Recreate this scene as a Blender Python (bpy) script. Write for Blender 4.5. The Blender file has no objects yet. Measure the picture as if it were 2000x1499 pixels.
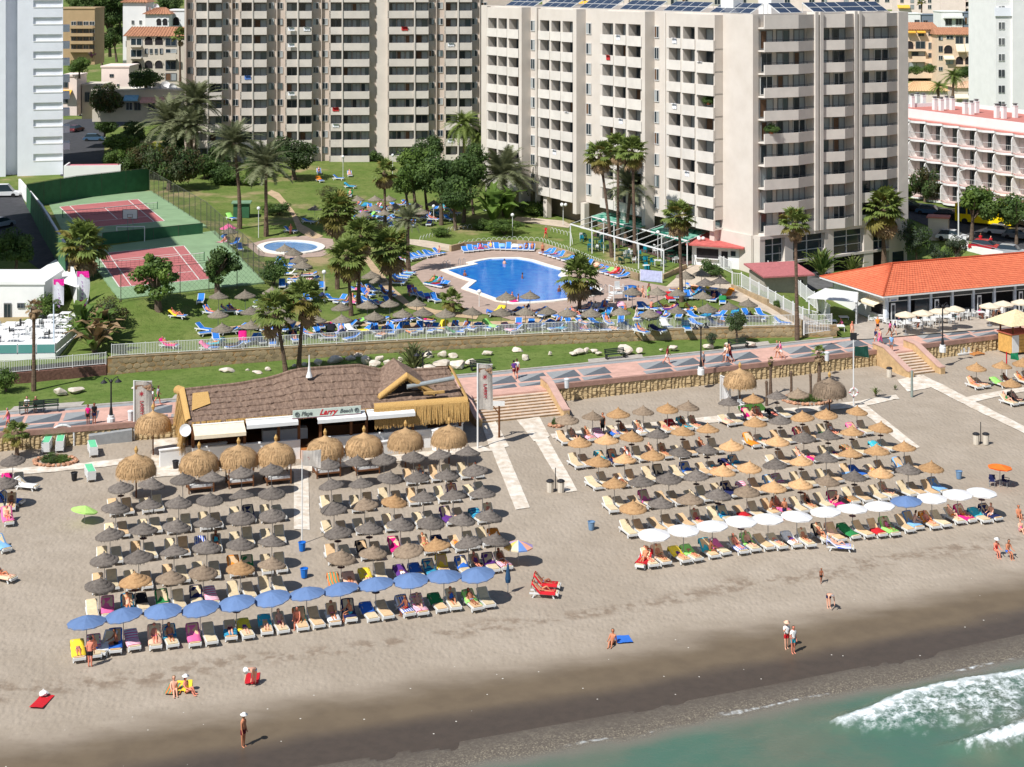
import bpy,math,random
import numpy as np
from mathutils import Vector,Matrix
random.seed(7)
C=bpy.context.scene.collection
S=bpy.context.scene
R=math.radians
# camera
H,FPX,YH=42.0,3200.0,-58.0
cam=bpy.data.objects.new('camera',bpy.data.cameras.new('camera'))
C.objects.link(cam)
cam.location=(0,0,H)
cam.rotation_euler=(R(90),0,0)
cam.data.sensor_width=36
cam.data.lens=FPX/2000*36
cam.data.shift_y=-(749.5-YH)/2000
cam.data.clip_start=1
cam.data.clip_end=6000
S.camera=cam
# sky and sun
SUN_EL,SUN_AZ=R(51),R(43)
W=bpy.data.worlds.new('World'); S.world=W; W.use_nodes=True
nt=W.node_tree; nt.nodes.clear()
sk=nt.nodes.new('ShaderNodeTexSky'); sk.sky_type='NISHITA'; sk.sun_disc=False
sk.sun_elevation=SUN_EL; sk.sun_rotation=R(180)+SUN_AZ
sk.air_density=1.0; sk.dust_density=0.6; sk.ozone_density=1.0
bg=nt.nodes.new('ShaderNodeBackground'); bg.inputs[1].default_value=0.082
ow=nt.nodes.new('ShaderNodeOutputWorld')
nt.links.new(sk.outputs[0],bg.inputs[0]); nt.links.new(bg.outputs[0],ow.inputs[0])
sl=bpy.data.lights.new('sun','SUN'); sl.energy=4.9; sl.angle=R(0.53); sl.color=(1.0,0.98,0.95)
so=bpy.data.objects.new('sun',sl); C.objects.link(so)
sd=Vector((math.sin(SUN_AZ)*math.cos(SUN_EL),math.cos(SUN_AZ)*math.cos(SUN_EL),-math.sin(SUN_EL)))
so.rotation_euler=sd.to_track_quat('-Z','Y').to_euler(); so.location=(-60,-60,140)
S.view_settings.view_transform='Standard'; S.view_settings.look='None'
S.view_settings.gamma=1; S.view_settings.use_curve_mapping=False
S.view_settings.exposure=0.19
S.render.engine='CYCLES'
S.cycles.use_denoising=True
S.cycles.max_bounces=5; S.cycles.diffuse_bounces=3; S.cycles.glossy_bounces=2; S.cycles.transmission_bounces=3
S.cycles.caustics_reflective=False; S.cycles.caustics_refractive=False
# from a photo pixel to a point of the place
def G(px,py,z):
 k=(H-z)/(py-YH)
 return Vector(((px-1000)*k,FPX*k,z))
def P(px,py,s):
 return Vector(((px-1000)/s,FPX/s,H-(py-YH)/s))
def Gf(px,py,zf):
 z=3.0
 for _ in range(25):
  p=G(px,py,z); z=0.5*z+0.5*zf(p.x,p.y)
 return Vector((p.x,p.y,zf(p.x,p.y)))
# materials
MATS={}
def lin(c):
 return tuple(((v/255)/12.92 if v/255<=.04045 else((v/255+.055)/1.055)**2.4)for v in c[:3])
def nd(t,n,**k):
 x=t.nodes.new(n)
 for a,b in k.items():setattr(x,a,b)
 return x
def mat(name,col,rough=.75,vary=.0,nscale=3.0,namt=.12,spec=.3,metal=0,bump=0,bscale=20,trans=0,coord='Object',stretch=None,obj_rand=0.0,col2=None,detail=4):
 """one material: base colour with fine noise, optional second colour, per-object variation and bump"""
 if name in MATS:return MATS[name]
 m=bpy.data.materials.new(name); m.use_nodes=True; t=m.node_tree
 b=t.nodes['Principled BSDF']; L=t.links.new
 b.inputs['Roughness'].default_value=rough; b.inputs['Specular IOR Level'].default_value=spec
 b.inputs['Metallic'].default_value=metal
 tc=nd(t,'ShaderNodeTexCoord'); src=tc.outputs[coord]
 if coord=='World':
  src=nd(t,'ShaderNodeNewGeometry').outputs['Position']
 if stretch:
  mp=nd(t,'ShaderNodeMapping'); mp.inputs['Scale'].default_value=stretch; L(src,mp.inputs[0]); src=mp.outputs[0]
 cur=None
 if namt or col2:
  nz=nd(t,'ShaderNodeTexNoise'); nz.inputs['Scale'].default_value=nscale; nz.inputs['Detail'].default_value=detail; nz.inputs['Roughness'].default_value=.6
  L(src,nz.inputs['Vector'])
  mx=nd(t,'ShaderNodeMix',data_type='RGBA')
  rp=nd(t,'ShaderNodeMapRange'); rp.inputs[1].default_value=.3; rp.inputs[2].default_value=.7
  L(nz.outputs[0],rp.inputs[0]); L(rp.outputs[0],mx.inputs[0])
  a=col; c2=col2 or tuple(max(0,v*(1-2*namt))for v in col)
  if not col2:a=tuple(min(1,v*(1+namt))for v in col)
  mx.inputs[6].default_value=(*a,1); mx.inputs[7].default_value=(*c2,1)
  cur=mx.outputs[2]
 if obj_rand:
  oi=nd(t,'ShaderNodeObjectInfo'); hs=nd(t,'ShaderNodeHueSaturation')
  mr=nd(t,'ShaderNodeMapRange'); mr.inputs[3].default_value=1-obj_rand; mr.inputs[4].default_value=1+obj_rand
  L(oi.outputs['Random'],mr.inputs[0]); L(mr.outputs[0],hs.inputs['Value'])
  if cur:L(cur,hs.inputs['Color'])
  else:hs.inputs['Color'].default_value=(*col,1)
  cur=hs.outputs[0]
 if cur:L(cur,b.inputs['Base Color'])
 else:b.inputs['Base Color'].default_value=(*col,1)
 if bump:
  n2=nd(t,'ShaderNodeTexNoise'); n2.inputs['Scale'].default_value=bscale; n2.inputs['Detail'].default_value=3
  L(src,n2.inputs['Vector'])
  bp=nd(t,'ShaderNodeBump'); bp.inputs['Strength'].default_value=min(1,bump); bp.inputs['Distance'].default_value=.05
  L(n2.outputs[0],bp.inputs['Height']); L(bp.outputs[0],b.inputs['Normal'])
 if trans:
  tr=nd(t,'ShaderNodeBsdfTranslucent'); ms=nd(t,'ShaderNodeMixShader'); ms.inputs[0].default_value=trans
  if cur:L(cur,tr.inputs[0])
  else:tr.inputs[0].default_value=(*col,1)
  L(b.outputs[0],ms.inputs[1]); L(tr.outputs[0],ms.inputs[2]); L(ms.outputs[0],t.nodes['Material Output'].inputs[0])
 MATS[name]=m
 return m
# mesh building
class MB:
 def __init__(s):s.v=[]; s.f=[]; s.m=[]
 def add(s,vs,fs,mi=0):
  o=len(s.v); s.v+=[tuple(v)for v in vs]; s.f+=[tuple(i+o for i in f)for f in fs]; s.m+=[mi]*len(fs); return s
 def box(s,c,d,rz=0,mi=0,M=None):
  x,y,z=d[0]/2,d[1]/2,d[2]/2
  vs=[Vector((a*x,b*y,e*z))for e in(-1,1)for a,b in((-1,-1),(1,-1),(1,1),(-1,1))]
  if M is not None:vs=[M@v for v in vs]
  elif rz:
   cz,sz=math.cos(rz),math.sin(rz); vs=[Vector((v.x*cz-v.y*sz,v.x*sz+v.y*cz,v.z))for v in vs]
  c=Vector(c)
  return s.add([v+c for v in vs],[(3,2,1,0),(4,5,6,7),(0,1,5,4),(1,2,6,5),(2,3,7,6),(3,0,4,7)],mi)
 def bx(s,x0,x1,y0,y1,z0,z1,mi=0):
  return s.box(((x0+x1)/2,(y0+y1)/2,(z0+z1)/2),(abs(x1-x0),abs(y1-y0),abs(z1-z0)),0,mi)
 def cyl(s,p0,p1,r0,r1=None,n=8,mi=0,caps=True):
  r1=r0 if r1 is None else r1; p0=Vector(p0); p1=Vector(p1); d=(p1-p0)
  if d.length<1e-6:return s
  d.normalize(); a=d.orthogonal().normalized(); b=d.cross(a)
  vs=[p+(a*math.cos(2*math.pi*i/n)+b*math.sin(2*math.pi*i/n))*r for p,r in((p0,r0),(p1,r1))for i in range(n)]
  fs=[(i,(i+1)%n,n+(i+1)%n,n+i)for i in range(n)]
  if caps:fs+=[tuple(range(n-1,-1,-1)),tuple(range(n,2*n))]
  return s.add(vs,fs,mi)
 def tube(s,pts,rs,n=6,mi=0):
  for i in range(len(pts)-1):s.cyl(pts[i],pts[i+1],rs[i],rs[i+1],n,mi,i in(0,len(pts)-2))
  return s
 def lathe(s,prof,n=16,c=(0,0,0),mi=0,jit=0,cap=True):
  vs=[]; c=Vector(c)
  for k,(r,z)in enumerate(prof):
   for i in range(n):
    a=2*math.pi*i/n; j=1+(random.uniform(-jit,jit)if jit else 0)
    vs.append(c+Vector((r*j*math.cos(a),r*j*math.sin(a),z)))
  fs=[(k*n+i,k*n+(i+1)%n,(k+1)*n+(i+1)%n,(k+1)*n+i)for k in range(len(prof)-1)for i in range(n)]
  if cap:fs+=[tuple(range((len(prof)-1)*n,len(prof)*n))]
  return s.add(vs,fs,mi)
 def prism(s,poly,z0,z1,mi=0,mside=None):
  n=len(poly)
  vs=[(p[0],p[1],z0)for p in poly]+[(p[0],p[1],z1)for p in poly]
  ar=sum(poly[i][0]*poly[(i+1)%n][1]-poly[(i+1)%n][0]*poly[i][1]for i in range(n))
  top=tuple(range(n,2*n)); bot=tuple(range(n-1,-1,-1)); sides=[(i,(i+1)%n,n+(i+1)%n,n+i)for i in range(n)]
  if ar<0:top=top[::-1]; bot=bot[::-1]; sides=[f[::-1]for f in sides]
  s.add(vs,[top,bot],mi); o=len(s.v)-2*n
  s.f+=[tuple(i+o for i in f)for f in sides]; s.m+=[mi if mside is None else mside]*n
  return s
 def quad(s,a,b,c,d,mi=0):return s.add([a,b,c,d],[(0,1,2,3)],mi)
 def sphere(s,c,r,n=8,k=5,mi=0,sz=1,jit=0):
  c=Vector(c); vs=[c+Vector((0,0,-r*sz))]
  for j in range(1,k):
   t=-math.pi/2+math.pi*j/k
   for i in range(n):
    a=2*math.pi*i/n; q=r*(1+random.uniform(-jit,jit))
    vs.append(c+Vector((q*math.cos(t)*math.cos(a),q*math.cos(t)*math.sin(a),q*sz*math.sin(t))))
  vs.append(c+Vector((0,0,r*sz))); e=len(vs)-1
  fs=[(0,1+(i+1)%n,1+i)for i in range(n)]
  for j in range(k-2):
   fs+=[(1+j*n+i,1+j*n+(i+1)%n,1+(j+1)*n+(i+1)%n,1+(j+1)*n+i)for i in range(n)]
  fs+=[(1+(k-2)*n+i,1+(k-2)*n+(i+1)%n,e)for i in range(n)]
  return s.add(vs,fs,mi)
 def mesh(s,name,mats,smooth=False):
  me=bpy.data.meshes.new(name); me.from_pydata(s.v,[],s.f); me.update()
  mats=mats if isinstance(mats,(list,tuple))else[mats]
  for m in mats:me.materials.append(m)
  if len(mats)>1:me.polygons.foreach_set('material_index',s.m)
  if smooth:me.polygons.foreach_set('use_smooth',[True]*len(me.polygons))
  return me
 def ob(s,name,mats,parent=None,loc=(0,0,0),rz=0,smooth=False):
  return put(name,s.mesh(name,mats,smooth),parent,loc,rz)
def put(name,me,parent=None,loc=(0,0,0),rz=0,sc=None):
 o=bpy.data.objects.new(name,me); C.objects.link(o)
 o.location=loc
 if rz:o.rotation_euler=(0,0,rz)
 if sc is not None:o.scale=(sc,)*3 if isinstance(sc,(int,float))else sc
 if parent is not None:o.parent=parent
 return o
LABELS={}
def tag(o,label,cat,group=None):
 n=len(label.split())
 if label in LABELS:print('DUPLICATE LABEL',label)
 if n>16 or n<4:print('LABEL LENGTH',n,label)
 LABELS[label]=1
 o['label']=label; o['category']=cat
 if group:o['group']=group
 return o
def thing(name,label,cat,loc=(0,0,0),rz=0,group=None):
 o=bpy.data.objects.new(name,None); C.objects.link(o); o.empty_display_size=.2
 o.location=loc; o.rotation_euler=(0,0,rz)
 return tag(o,label,cat,group)
def kind(o,k):o['kind']=k; return o
KIDS={}
def kids(o):
 if o.name not in KIDS:KIDS[o.name]=[c for c in C.objects if c.parent==o]
 return KIDS[o.name]
def dup(src,loc,rz,label,group=None,sc=None,over=None):
 """copy of a thing with its parts and sub-parts; over = {part name: material} sets a material on the copied part"""
 n=src.copy(); C.objects.link(n); n.location=loc; n.rotation_euler=(0,0,rz)
 if sc is not None:n.scale=(sc,)*3 if isinstance(sc,(int,float))else sc
 for c in kids(src):
  d=c.copy(); C.objects.link(d); d.parent=n
  st=c.name.split('.')[0]
  if over and st in over:set_mat(d,over[st])
  for e in kids(c):
   g=e.copy(); C.objects.link(g); g.parent=d
   st=e.name.split('.')[0]
   if over and st in over:set_mat(g,over[st])
 return tag(n,label,src['category'],group or src.get('group'))
def set_mat(o,m,i=0):
 o.material_slots[i].link='OBJECT'; o.material_slots[i].material=m
ORD='first second third fourth fifth sixth seventh eighth ninth tenth eleventh twelfth thirteenth fourteenth fifteenth sixteenth seventeenth eighteenth nineteenth twentieth'.split()
ORD+=['twenty-'+o for o in ORD[:9]]+['thirtieth']+['thirty-'+o for o in ORD[:9]]+['fortieth']+['forty-'+o for o in ORD[:9]]
# PEOPLE: one continuous skinned body per pose, clothes cut from it
def _d(a,x=0.0):a=R(a); return Vector((x,-math.sin(a),math.cos(a)))
POSES={'stand':(2,180,178,180,184,(172,168),(186,160),.93,0,4),'walk':(6,158,200,172,222,(205,180),(160,138),.92,0,6),'phone':(2,176,184,178,186,(150,40),(182,166),.93,0,12),'recline':(-50,93,88,96,94,(128,96),(136,80),.47,.22,-30),'knee':(-48,92,58,95,138,(140,100),(170,60),.47,.22,-24),'flat':(-86,92,90,93,95,(110,95),(100,85),.43,.12,-84),'prone':(-88,93,91,94,96,(-70,-110),(-75,-110),.45,.12,-80),'edge':(10,92,98,176,170,(150,110),(160,105),.5,0,14),'floor':(-14,58,48,142,150,(140,96),(196,186),.13,0,2),'bend':(72,184,178,172,178,(168,160),(176,168),.88,.1,80),}
def _skeleton(p):
 to,thL,thR,shL,shR,aL,aR,pz,py,hd=p
 J=[]; Eg=[]; Bn=[]
 def j(pos,r,par=None,bone=None):
  J.append((pos.copy(),r)); i=len(J)-1
  if par is not None:Eg.append((par,i)); Bn.append((bone,par,i))
  return i
 t=_d(to); pel=Vector((0,py,pz)); P0=j(pel,.13)
 w=j(pel+t*.16,.115,P0,'belly'); c=j(pel+t*.36,.135,w,'chest'); nb=j(pel+t*.5,.075,c,'chest')
 h=_d(hd); n0=pel+t*.5
 n1=j(n0+(t+h).normalized()*.08,.052,nb,'neck'); hb=j(n0+h*.17+_d(hd+90)*.015,.082,n1,'head'); hm=j(n0+h*.245+_d(hd+90)*.012,.1,hb,'head'); j(n0+h*.315,.07,hm,'head')
 for s,th,sh,(ua,fa)in((-1,thL,shL,aL),(1,thR,shR,aR)):
  sh_=j(pel+t*.45+Vector((s*.165,0,0)),.062,c,'shoulder'); e=pel+t*.45+Vector((s*.2,0,0))+_d(ua)*.28; wr=e+_d(fa)*.24; ha=wr+_d(fa)*.1
  a=j(e,.043,sh_,'upper_arm'); b=j(wr,.032,a,'forearm'); m=j(ha,.036,b,'hand'); j(ha+_d(fa-12)*.08,.018,m,'hand')
  hp=pel+Vector((s*.085,0,0))-t*.05; hi=j(hp,.102,P0,'hip'); k=hp+_d(th)*.43; an=k+_d(sh)*.41
  mid=j(hp+_d(th)*.2,.088,hi,'thigh'); kn=j(k,.06,mid,'thigh'); cf=j(k+_d(sh)*.15,.057,kn,'shin'); ak=j(an,.038,cf,'shin'); hl=an+_d(sh)*.04
  j(hl+_d(sh-84)*.19+Vector((s*.02,0,0)),.03,ak,'foot')
 return J,Eg,Bn,t,h,hd
def _bodies():
 tmp={}
 for nm,p in POSES.items():
  J,Eg,Bn,t,h,hd=_skeleton(p)
  me=bpy.data.meshes.new('tmp'); me.from_pydata([q for q,r in J],Eg,[]); o=bpy.data.objects.new('tmp',me); C.objects.link(o)
  m=o.modifiers.new('s','SKIN'); m.use_smooth_shade=True
  if not me.skin_vertices:me.skin_vertices.new()if hasattr(me.skin_vertices,'new')else None
  for i,(q,r)in enumerate(J):
   sv=me.skin_vertices[0].data[i]; sv.radius=(r,r); sv.use_root=i==0
  u=o.modifiers.new('u','SUBSURF'); u.levels=1; u.render_levels=1
  tmp[nm]=(o,J,Bn,t,h,hd)
 bpy.context.view_layer.update(); dg=bpy.context.evaluated_depsgraph_get(); out={}
 for nm,(o,J,Bn,t,h,hd)in tmp.items():
  me=bpy.data.meshes.new_from_object(o.evaluated_get(dg)); me.name='body_'+nm
  vs=np.array([v.co[:]for v in me.vertices]); nr=np.array([v.normal[:]for v in me.vertices])
  best=np.full(len(vs),9.0); idx=np.zeros(len(vs),int); tt=np.zeros(len(vs))
  for bi,(bn,a,b)in enumerate(Bn):
   A=np.array(J[a][0]); Bv=np.array(J[b][0]); d=Bv-A; L2=d@d+1e-9
   u=np.clip(((vs-A)@d)/L2,0,1); ds=np.linalg.norm(vs-A-u[:,None]*d,axis=1)/((J[a][1]+J[b][1])/2)
   k=ds<best; best[k]=ds[k]; idx[k]=bi; tt[k]=u[k]
  names=np.array([b[0]for b in Bn])[idx]
  pel=np.array(J[0][0]); along=(vs-pel)@np.array(t)
  hc=np.array(J[6][0]); face=np.array(_d(hd+90)); hx=np.array(h); fr=(vs-hc)@face; up=(vs-hc)@hx
  thigh_u=np.array([{'thigh':1}.get(n,0)for n in names])
  isT=np.isin(names,['belly','chest','hip','shoulder'])
  firstthigh=np.array([Bn[i][0]=='thigh' and Bn[Bn.index(Bn[i])-1][0]=='hip' for i in range(len(Bn))])[idx]
  upperarm=names=='upper_arm'
  sel={'trunks':((names=='hip')|firstthigh|((names=='belly')&(along<.07)))&(along<.1),'briefs':((names=='hip')&(along<.09))|((names=='belly')&(along<.06))|(firstthigh&(tt<.15)),'bikini_top':isT&(along>.27)&(along<.38)&(names!='shoulder'),'swimsuit':(isT&(along<.4)&(names!='shoulder'))|(firstthigh&(tt<.12)),'shirt':(isT&(along>.03))|(upperarm&(tt<.55)),'dress':isT&(along<.45)|(names=='thigh'),'hair':(names=='head')&((fr<.015)|(up>.055))}
  cl={}
  for g,mask in sel.items():
   fs=[tuple(p.vertices)for p in me.polygons if all(mask[i]for i in p.vertices)]
   if not fs:continue
   used=sorted({i for f in fs for i in f}); mp={i:k for k,i in enumerate(used)}; off={'hair':.022,'dress':.03,'shirt':.02}.get(g,.013)
   m2=bpy.data.meshes.new(g+'_'+nm); m2.from_pydata([tuple(vs[i]+nr[i]*off)for i in used],[],[tuple(mp[i]for i in f)for f in fs]); m2.update()
   m2.polygons.foreach_set('use_smooth',[True]*len(m2.polygons)); m2.materials.append(None); cl[g]=m2
  me.materials.clear(); me.materials.append(None)
  me.polygons.foreach_set('use_smooth',[True]*len(me.polygons))
  out[nm]=(me,cl,Vector(hc),Vector(hx)); bpy.data.objects.remove(o)
 return out
BODY=_bodies()
SKIN=[mat('skin_'+n,lin(c),.55,namt=.04,nscale=6)for n,c in(('fair',(226,170,142)),('tanned',(196,128,94)),('sunburnt',(222,138,112)),('brown',(150,92,66)))]
HAIR=[mat('hair_'+n,c,.6,namt=.1,nscale=20)for n,c in(('dark',(.02,.014,.01)),('brown',(.07,.04,.02)),('blond',(.36,.24,.1)),('grey',(.3,.29,.28)))]
CLOTHC={'red':(196,30,40),'white':(236,234,230),'black':(26,26,30),'navy':(30,38,84),'blue':(50,110,200),'turquoise':(60,180,196),'pink':(236,110,160),'magenta':(214,30,120),'green':(40,130,70),'lime':(150,220,110),'orange':(240,140,40),'yellow':(246,214,60),'purple':(96,50,130),'grey':(150,150,156),'sky blue':(130,180,226),'peach':(240,190,160),'maroon':(110,26,40)}
CLO={n:mat('cloth_'+n.replace(' ','_'),lin(c),.85,namt=.06,nscale=8)for n,c in CLOTHC.items()}
rp_=random.Random(99)
HATM=None
def person(pose,loc,rz,where,outfit=None,col=None,skin=None,hair=None,hat=None,sc=None,verb=None,group=None,shirt=None):
 """outfit: trunks, bikini, swimsuit, shirt and trunks, dress"""
 global HATM
 me,cl,hc,hx=BODY[pose]
 outfit=outfit or rp_.choice(('trunks','bikini','swimsuit','bikini','trunks'))
 col=col or rp_.choice(list(CLOTHC)); verb=verb or{'stand':'standing','walk':'walking','phone':'standing hand raised','recline':'reclining','knee':'lying knee up','flat':'lying flat','prone':'lying face down','edge':'sitting','floor':'sitting','bend':'bending over'}[pose]
 t=put('person',me,None,loc,rz,sc or rp_.uniform(.95,1.04))
 set_mat(t,skin if skin is not None else rp_.choice(SKIN))
 def wear(k,m,n=None):
  if k in cl:set_mat(put(n or k,cl[k],t),m)
 if outfit=='trunks':wear('trunks',CLO[col])
 elif outfit=='bikini':wear('briefs',CLO[col]); wear('bikini_top',CLO[col])
 elif outfit=='swimsuit':wear('swimsuit',CLO[col])
 elif outfit=='shirt':wear('shirt',CLO[shirt or col]); wear('trunks',CLO[col],'shorts')
 elif outfit=='dress':wear('dress',CLO[col])
 wear('hair',hair or rp_.choice(HAIR))
 if hat:
  if HATM is None:
   HATM=MB().lathe([(.2,0),(.21,.015),(.115,.03),(.11,.09),(.06,.125)],12).mesh('hat',CLO['white'],True);
  o=put('hat',HATM,t,hc+hx*.04); o.rotation_euler=hx.to_track_quat('Z','Y').to_euler(); set_mat(o,CLO[hat])
 og={'trunks':'trunks','bikini':'bikini','swimsuit':'swimsuit','shirt':'shorts','dress':'dress'}[outfit]
 lab='person in %s%s %s %s'%((shirt+' shirt and ')if outfit=='shirt' and shirt else '',col+' '+og+(' and %s hat'%hat if hat else ''),verb,where)
 return tag(t,lab,'person',group)
# THE SETTING: sea, beach, promenade, lawns
def curve(pts,deg=2):
 p=np.array(pts); c=np.polyfit(p[:,0],p[:,1],deg)
 return lambda x:float(np.polyval(c,max(-75,min(85,x))))+(0 if-75<=x<=85 else .4*(x-max(-75,min(85,x))))
_fr=[G(px,py,3.0)for px,py in((0,848),(180,835),(1132,750),(1500,710),(1700,687),(1775,679),(1967,655))]
Yp=curve([(p.x,p.y)for p in _fr])
_wl=[G(px,py,3.2)for px,py in((212,736),(500,711),(1000,676),(1230,671),(1375,662),(1620,655))]
Yw=curve([(p.x,p.y)for p in _wl])
PW=7.3
def zwall(x):return float(np.interp(x,[-38,-25,0,34],[4.95,4.6,4.3,4.25]))
def ang(x):return math.atan((Yp(x+.5)-Yp(x-.5)))
def zbeach(x,y):
 o=Yp(x)-y
 return 1.62*(1-o/65)if o<65 else-.05*(o-65)
def B(px,py):return Gf(px,py,zbeach)
ctl=[]
for px,py,z in((215,698,4.9),(500,685,4.5),(800,668,4.35),(1100,652,4.25),(1400,643,4.2),(1610,634,4.2),(870,535,5.3),(1000,500,5.35),(1150,590,5.2),(1200,555,5.2),(1000,612,5.1),(1250,540,5.2),(800,560,5.4),(570,485,6.0),(640,520,5.8),(150,430,7.6),(330,400,7.6),(400,560,7.2),(240,590,7.2),(190,470,7.5),(470,600,6.0),(300,640,5.5),(480,560,6.6),(500,330,8.6),(700,312,8.7),(900,310,8.6),(1010,405,6.8),(1200,462,5.8),(1320,500,5.4),(1470,518,5.2),(650,400,7.2),(760,420,6.8),(1350,560,5.2),(1470,600,4.7),(1560,580,4.2),(1700,528,3.7),(1640,560,3.8),(1757,525,3.8),(1690,620,3.1),(2000,590,3.1),(1850,500,4.2),(2000,500,4.5),(1790,430,6.3),(1900,470,5.9),(2000,485,5.6),(1780,395,7.2),(2000,395,6.8),(60,420,8.0),(20,380,8.2),(100,360,8.3),(30,640,5.0),(130,630,5.0),(60,560,5.7),(190,230,9),(150,330,8.6),(280,250,8.8),(250,215,9.2)):
 p=G(px,py,z); ctl.append((p.x,p.y,z))
for x,y,z in((-150,150,4),(150,170,3),(-150,300,9),(0,330,9),(60,300,8.5),(150,300,8),(-120,420,12),(0,420,12),(120,420,13.5),(-200,600,22),(0,600,22),(200,600,24),(0,900,38),(400,900,40),(-400,900,40)):
 ctl.append((x,y,z))
ctl=np.array(ctl)
_A=np.sqrt(((ctl[:,None,:2]-ctl[None,:,:2])**2).sum(-1)); _n=len(ctl)
_K=np.zeros((_n+1,_n+1)); _K[:_n,:_n]=_A+np.eye(_n)*-.8; _K[_n,:_n]=1; _K[:_n,_n]=1
_w=np.linalg.solve(_K,np.append(ctl[:,2],0))
def zarr(x,y):
 x=np.asarray(x,float); y=np.asarray(y,float)
 d=np.sqrt((x[...,None]-ctl[:,0])**2+(y[...,None]-ctl[:,1])**2)
 return d@_w[:_n]+_w[_n]
DECK=[G(px,py,5.2)for px,py in((800,523),(850,497),(900,487),(1000,484),(1060,488),(1120,508),(1190,534),(1255,552),(1300,560),(1345,560),(1300,582),(1270,596),(1200,606),(1120,612),(1000,622),(930,612),(880,592),(830,560))]
def inpoly(x,y,poly):
 c=False; n=len(poly)
 for i in range(n):
  a,b=poly[i],poly[i-1]
  if(a[1]>y)!=(b[1]>y)and x<(b[0]-a[0])*(y-a[1])/(b[1]-a[1])+a[0]:c=not c
 return c
def sdist(x,y,poly):
 """signed distance (negative inside) of arrays x, y to a polygon"""
 x=np.asarray(x,float); y=np.asarray(y,float); d=np.full(x.shape,1e9); ins=np.zeros(x.shape,bool); n=len(poly)
 for i in range(n):
  ax,ay=poly[i-1][0],poly[i-1][1]; bx,by=poly[i][0],poly[i][1]
  t=np.clip(((x-ax)*(bx-ax)+(y-ay)*(by-ay))/((bx-ax)**2+(by-ay)**2+1e-9),0,1)
  d=np.minimum(d,np.hypot(x-ax-t*(bx-ax),y-ay-t*(by-ay)))
  cr=(ay>y)!=(by>y)
  with np.errstate(all='ignore'):ins^=cr&(x<(bx-ax)*(y-ay)/(by-ay+1e-12)+ax)
 return np.where(ins,-d,d)
COURTC=[G(px,py,7.5)for px,py in((88,395),(285,372),(515,552),(235,590))]
KDECK=[G(px,py,6.0)for px,py in((500,478),(540,468),(600,465),(640,472),(640,488),(600,500),(540,502))]
def zgarr(x,y):
 z=zarr(x,y)
 k=np.clip(1-sdist(x,y,DECK)/5,0,1); z=z*(1-k)+5.2*k
 k=np.clip(1-sdist(x,y,COURTC)/4,0,1); z=z*(1-k)+7.5*k
 k=np.clip(1-sdist(x,y,KDECK)/5,0,1); z=z*(1-k)+6.0*k
 return z
def zg(x,y):return float(zgarr(np.array([x]),np.array([y]))[0])
def D(px,py):return Gf(px,py,zg)
def grid_mesh(name,xs,vs,fx,fz,mats,smooth=True,attr=None):
 """sheared grid: y = fx(x) + v; fz gives heights for arrays"""
 nx,nv=len(xs),len(vs)
 X=np.repeat(np.array(xs)[None,:],nv,0); Y=np.array([fx(x)for x in xs])[None,:]+np.array(vs)[:,None]
 Z=fz(X,Y)
 co=np.stack([X,Y,Z],-1).reshape(-1,3)
 idx=np.arange(nx*nv).reshape(nv,nx)
 f=np.stack([idx[:-1,:-1],idx[:-1,1:],idx[1:,1:],idx[1:,:-1]],-1).reshape(-1,4)
 me=bpy.data.meshes.new(name); me.from_pydata(co.tolist(),[],f.tolist()); me.update()
 for m in(mats if isinstance(mats,list)else[mats]):me.materials.append(m)
 if smooth:me.polygons.foreach_set('use_smooth',[True]*len(me.polygons))
 if attr:
  for an,fn in attr.items():
   a=me.attributes.new(an,'FLOAT','POINT'); a.data.foreach_set('value',fn(X,Y).reshape(-1).astype(np.float32))
 o=bpy.data.objects.new(name,me); C.objects.link(o)
 return kind(o,'structure')
def noise2(X,Y,sc,seed=0):
 """cheap smooth noise from a few sine products"""
 r=np.random.RandomState(seed); z=0*X
 for _ in range(7):
  a=r.uniform(0,6.28); k=r.uniform(.6,1.5)/sc*6.28; ph=r.uniform(0,6.28)
  z=z+np.sin((X*np.cos(a)+Y*np.sin(a))*k+ph)
 return z/4
def axis(a,b,lo,hi,fine,coarse_pts):
 return sorted(set([p for p in coarse_pts if p<lo or p>hi]+list(np.arange(lo,hi+fine,fine))))
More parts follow.
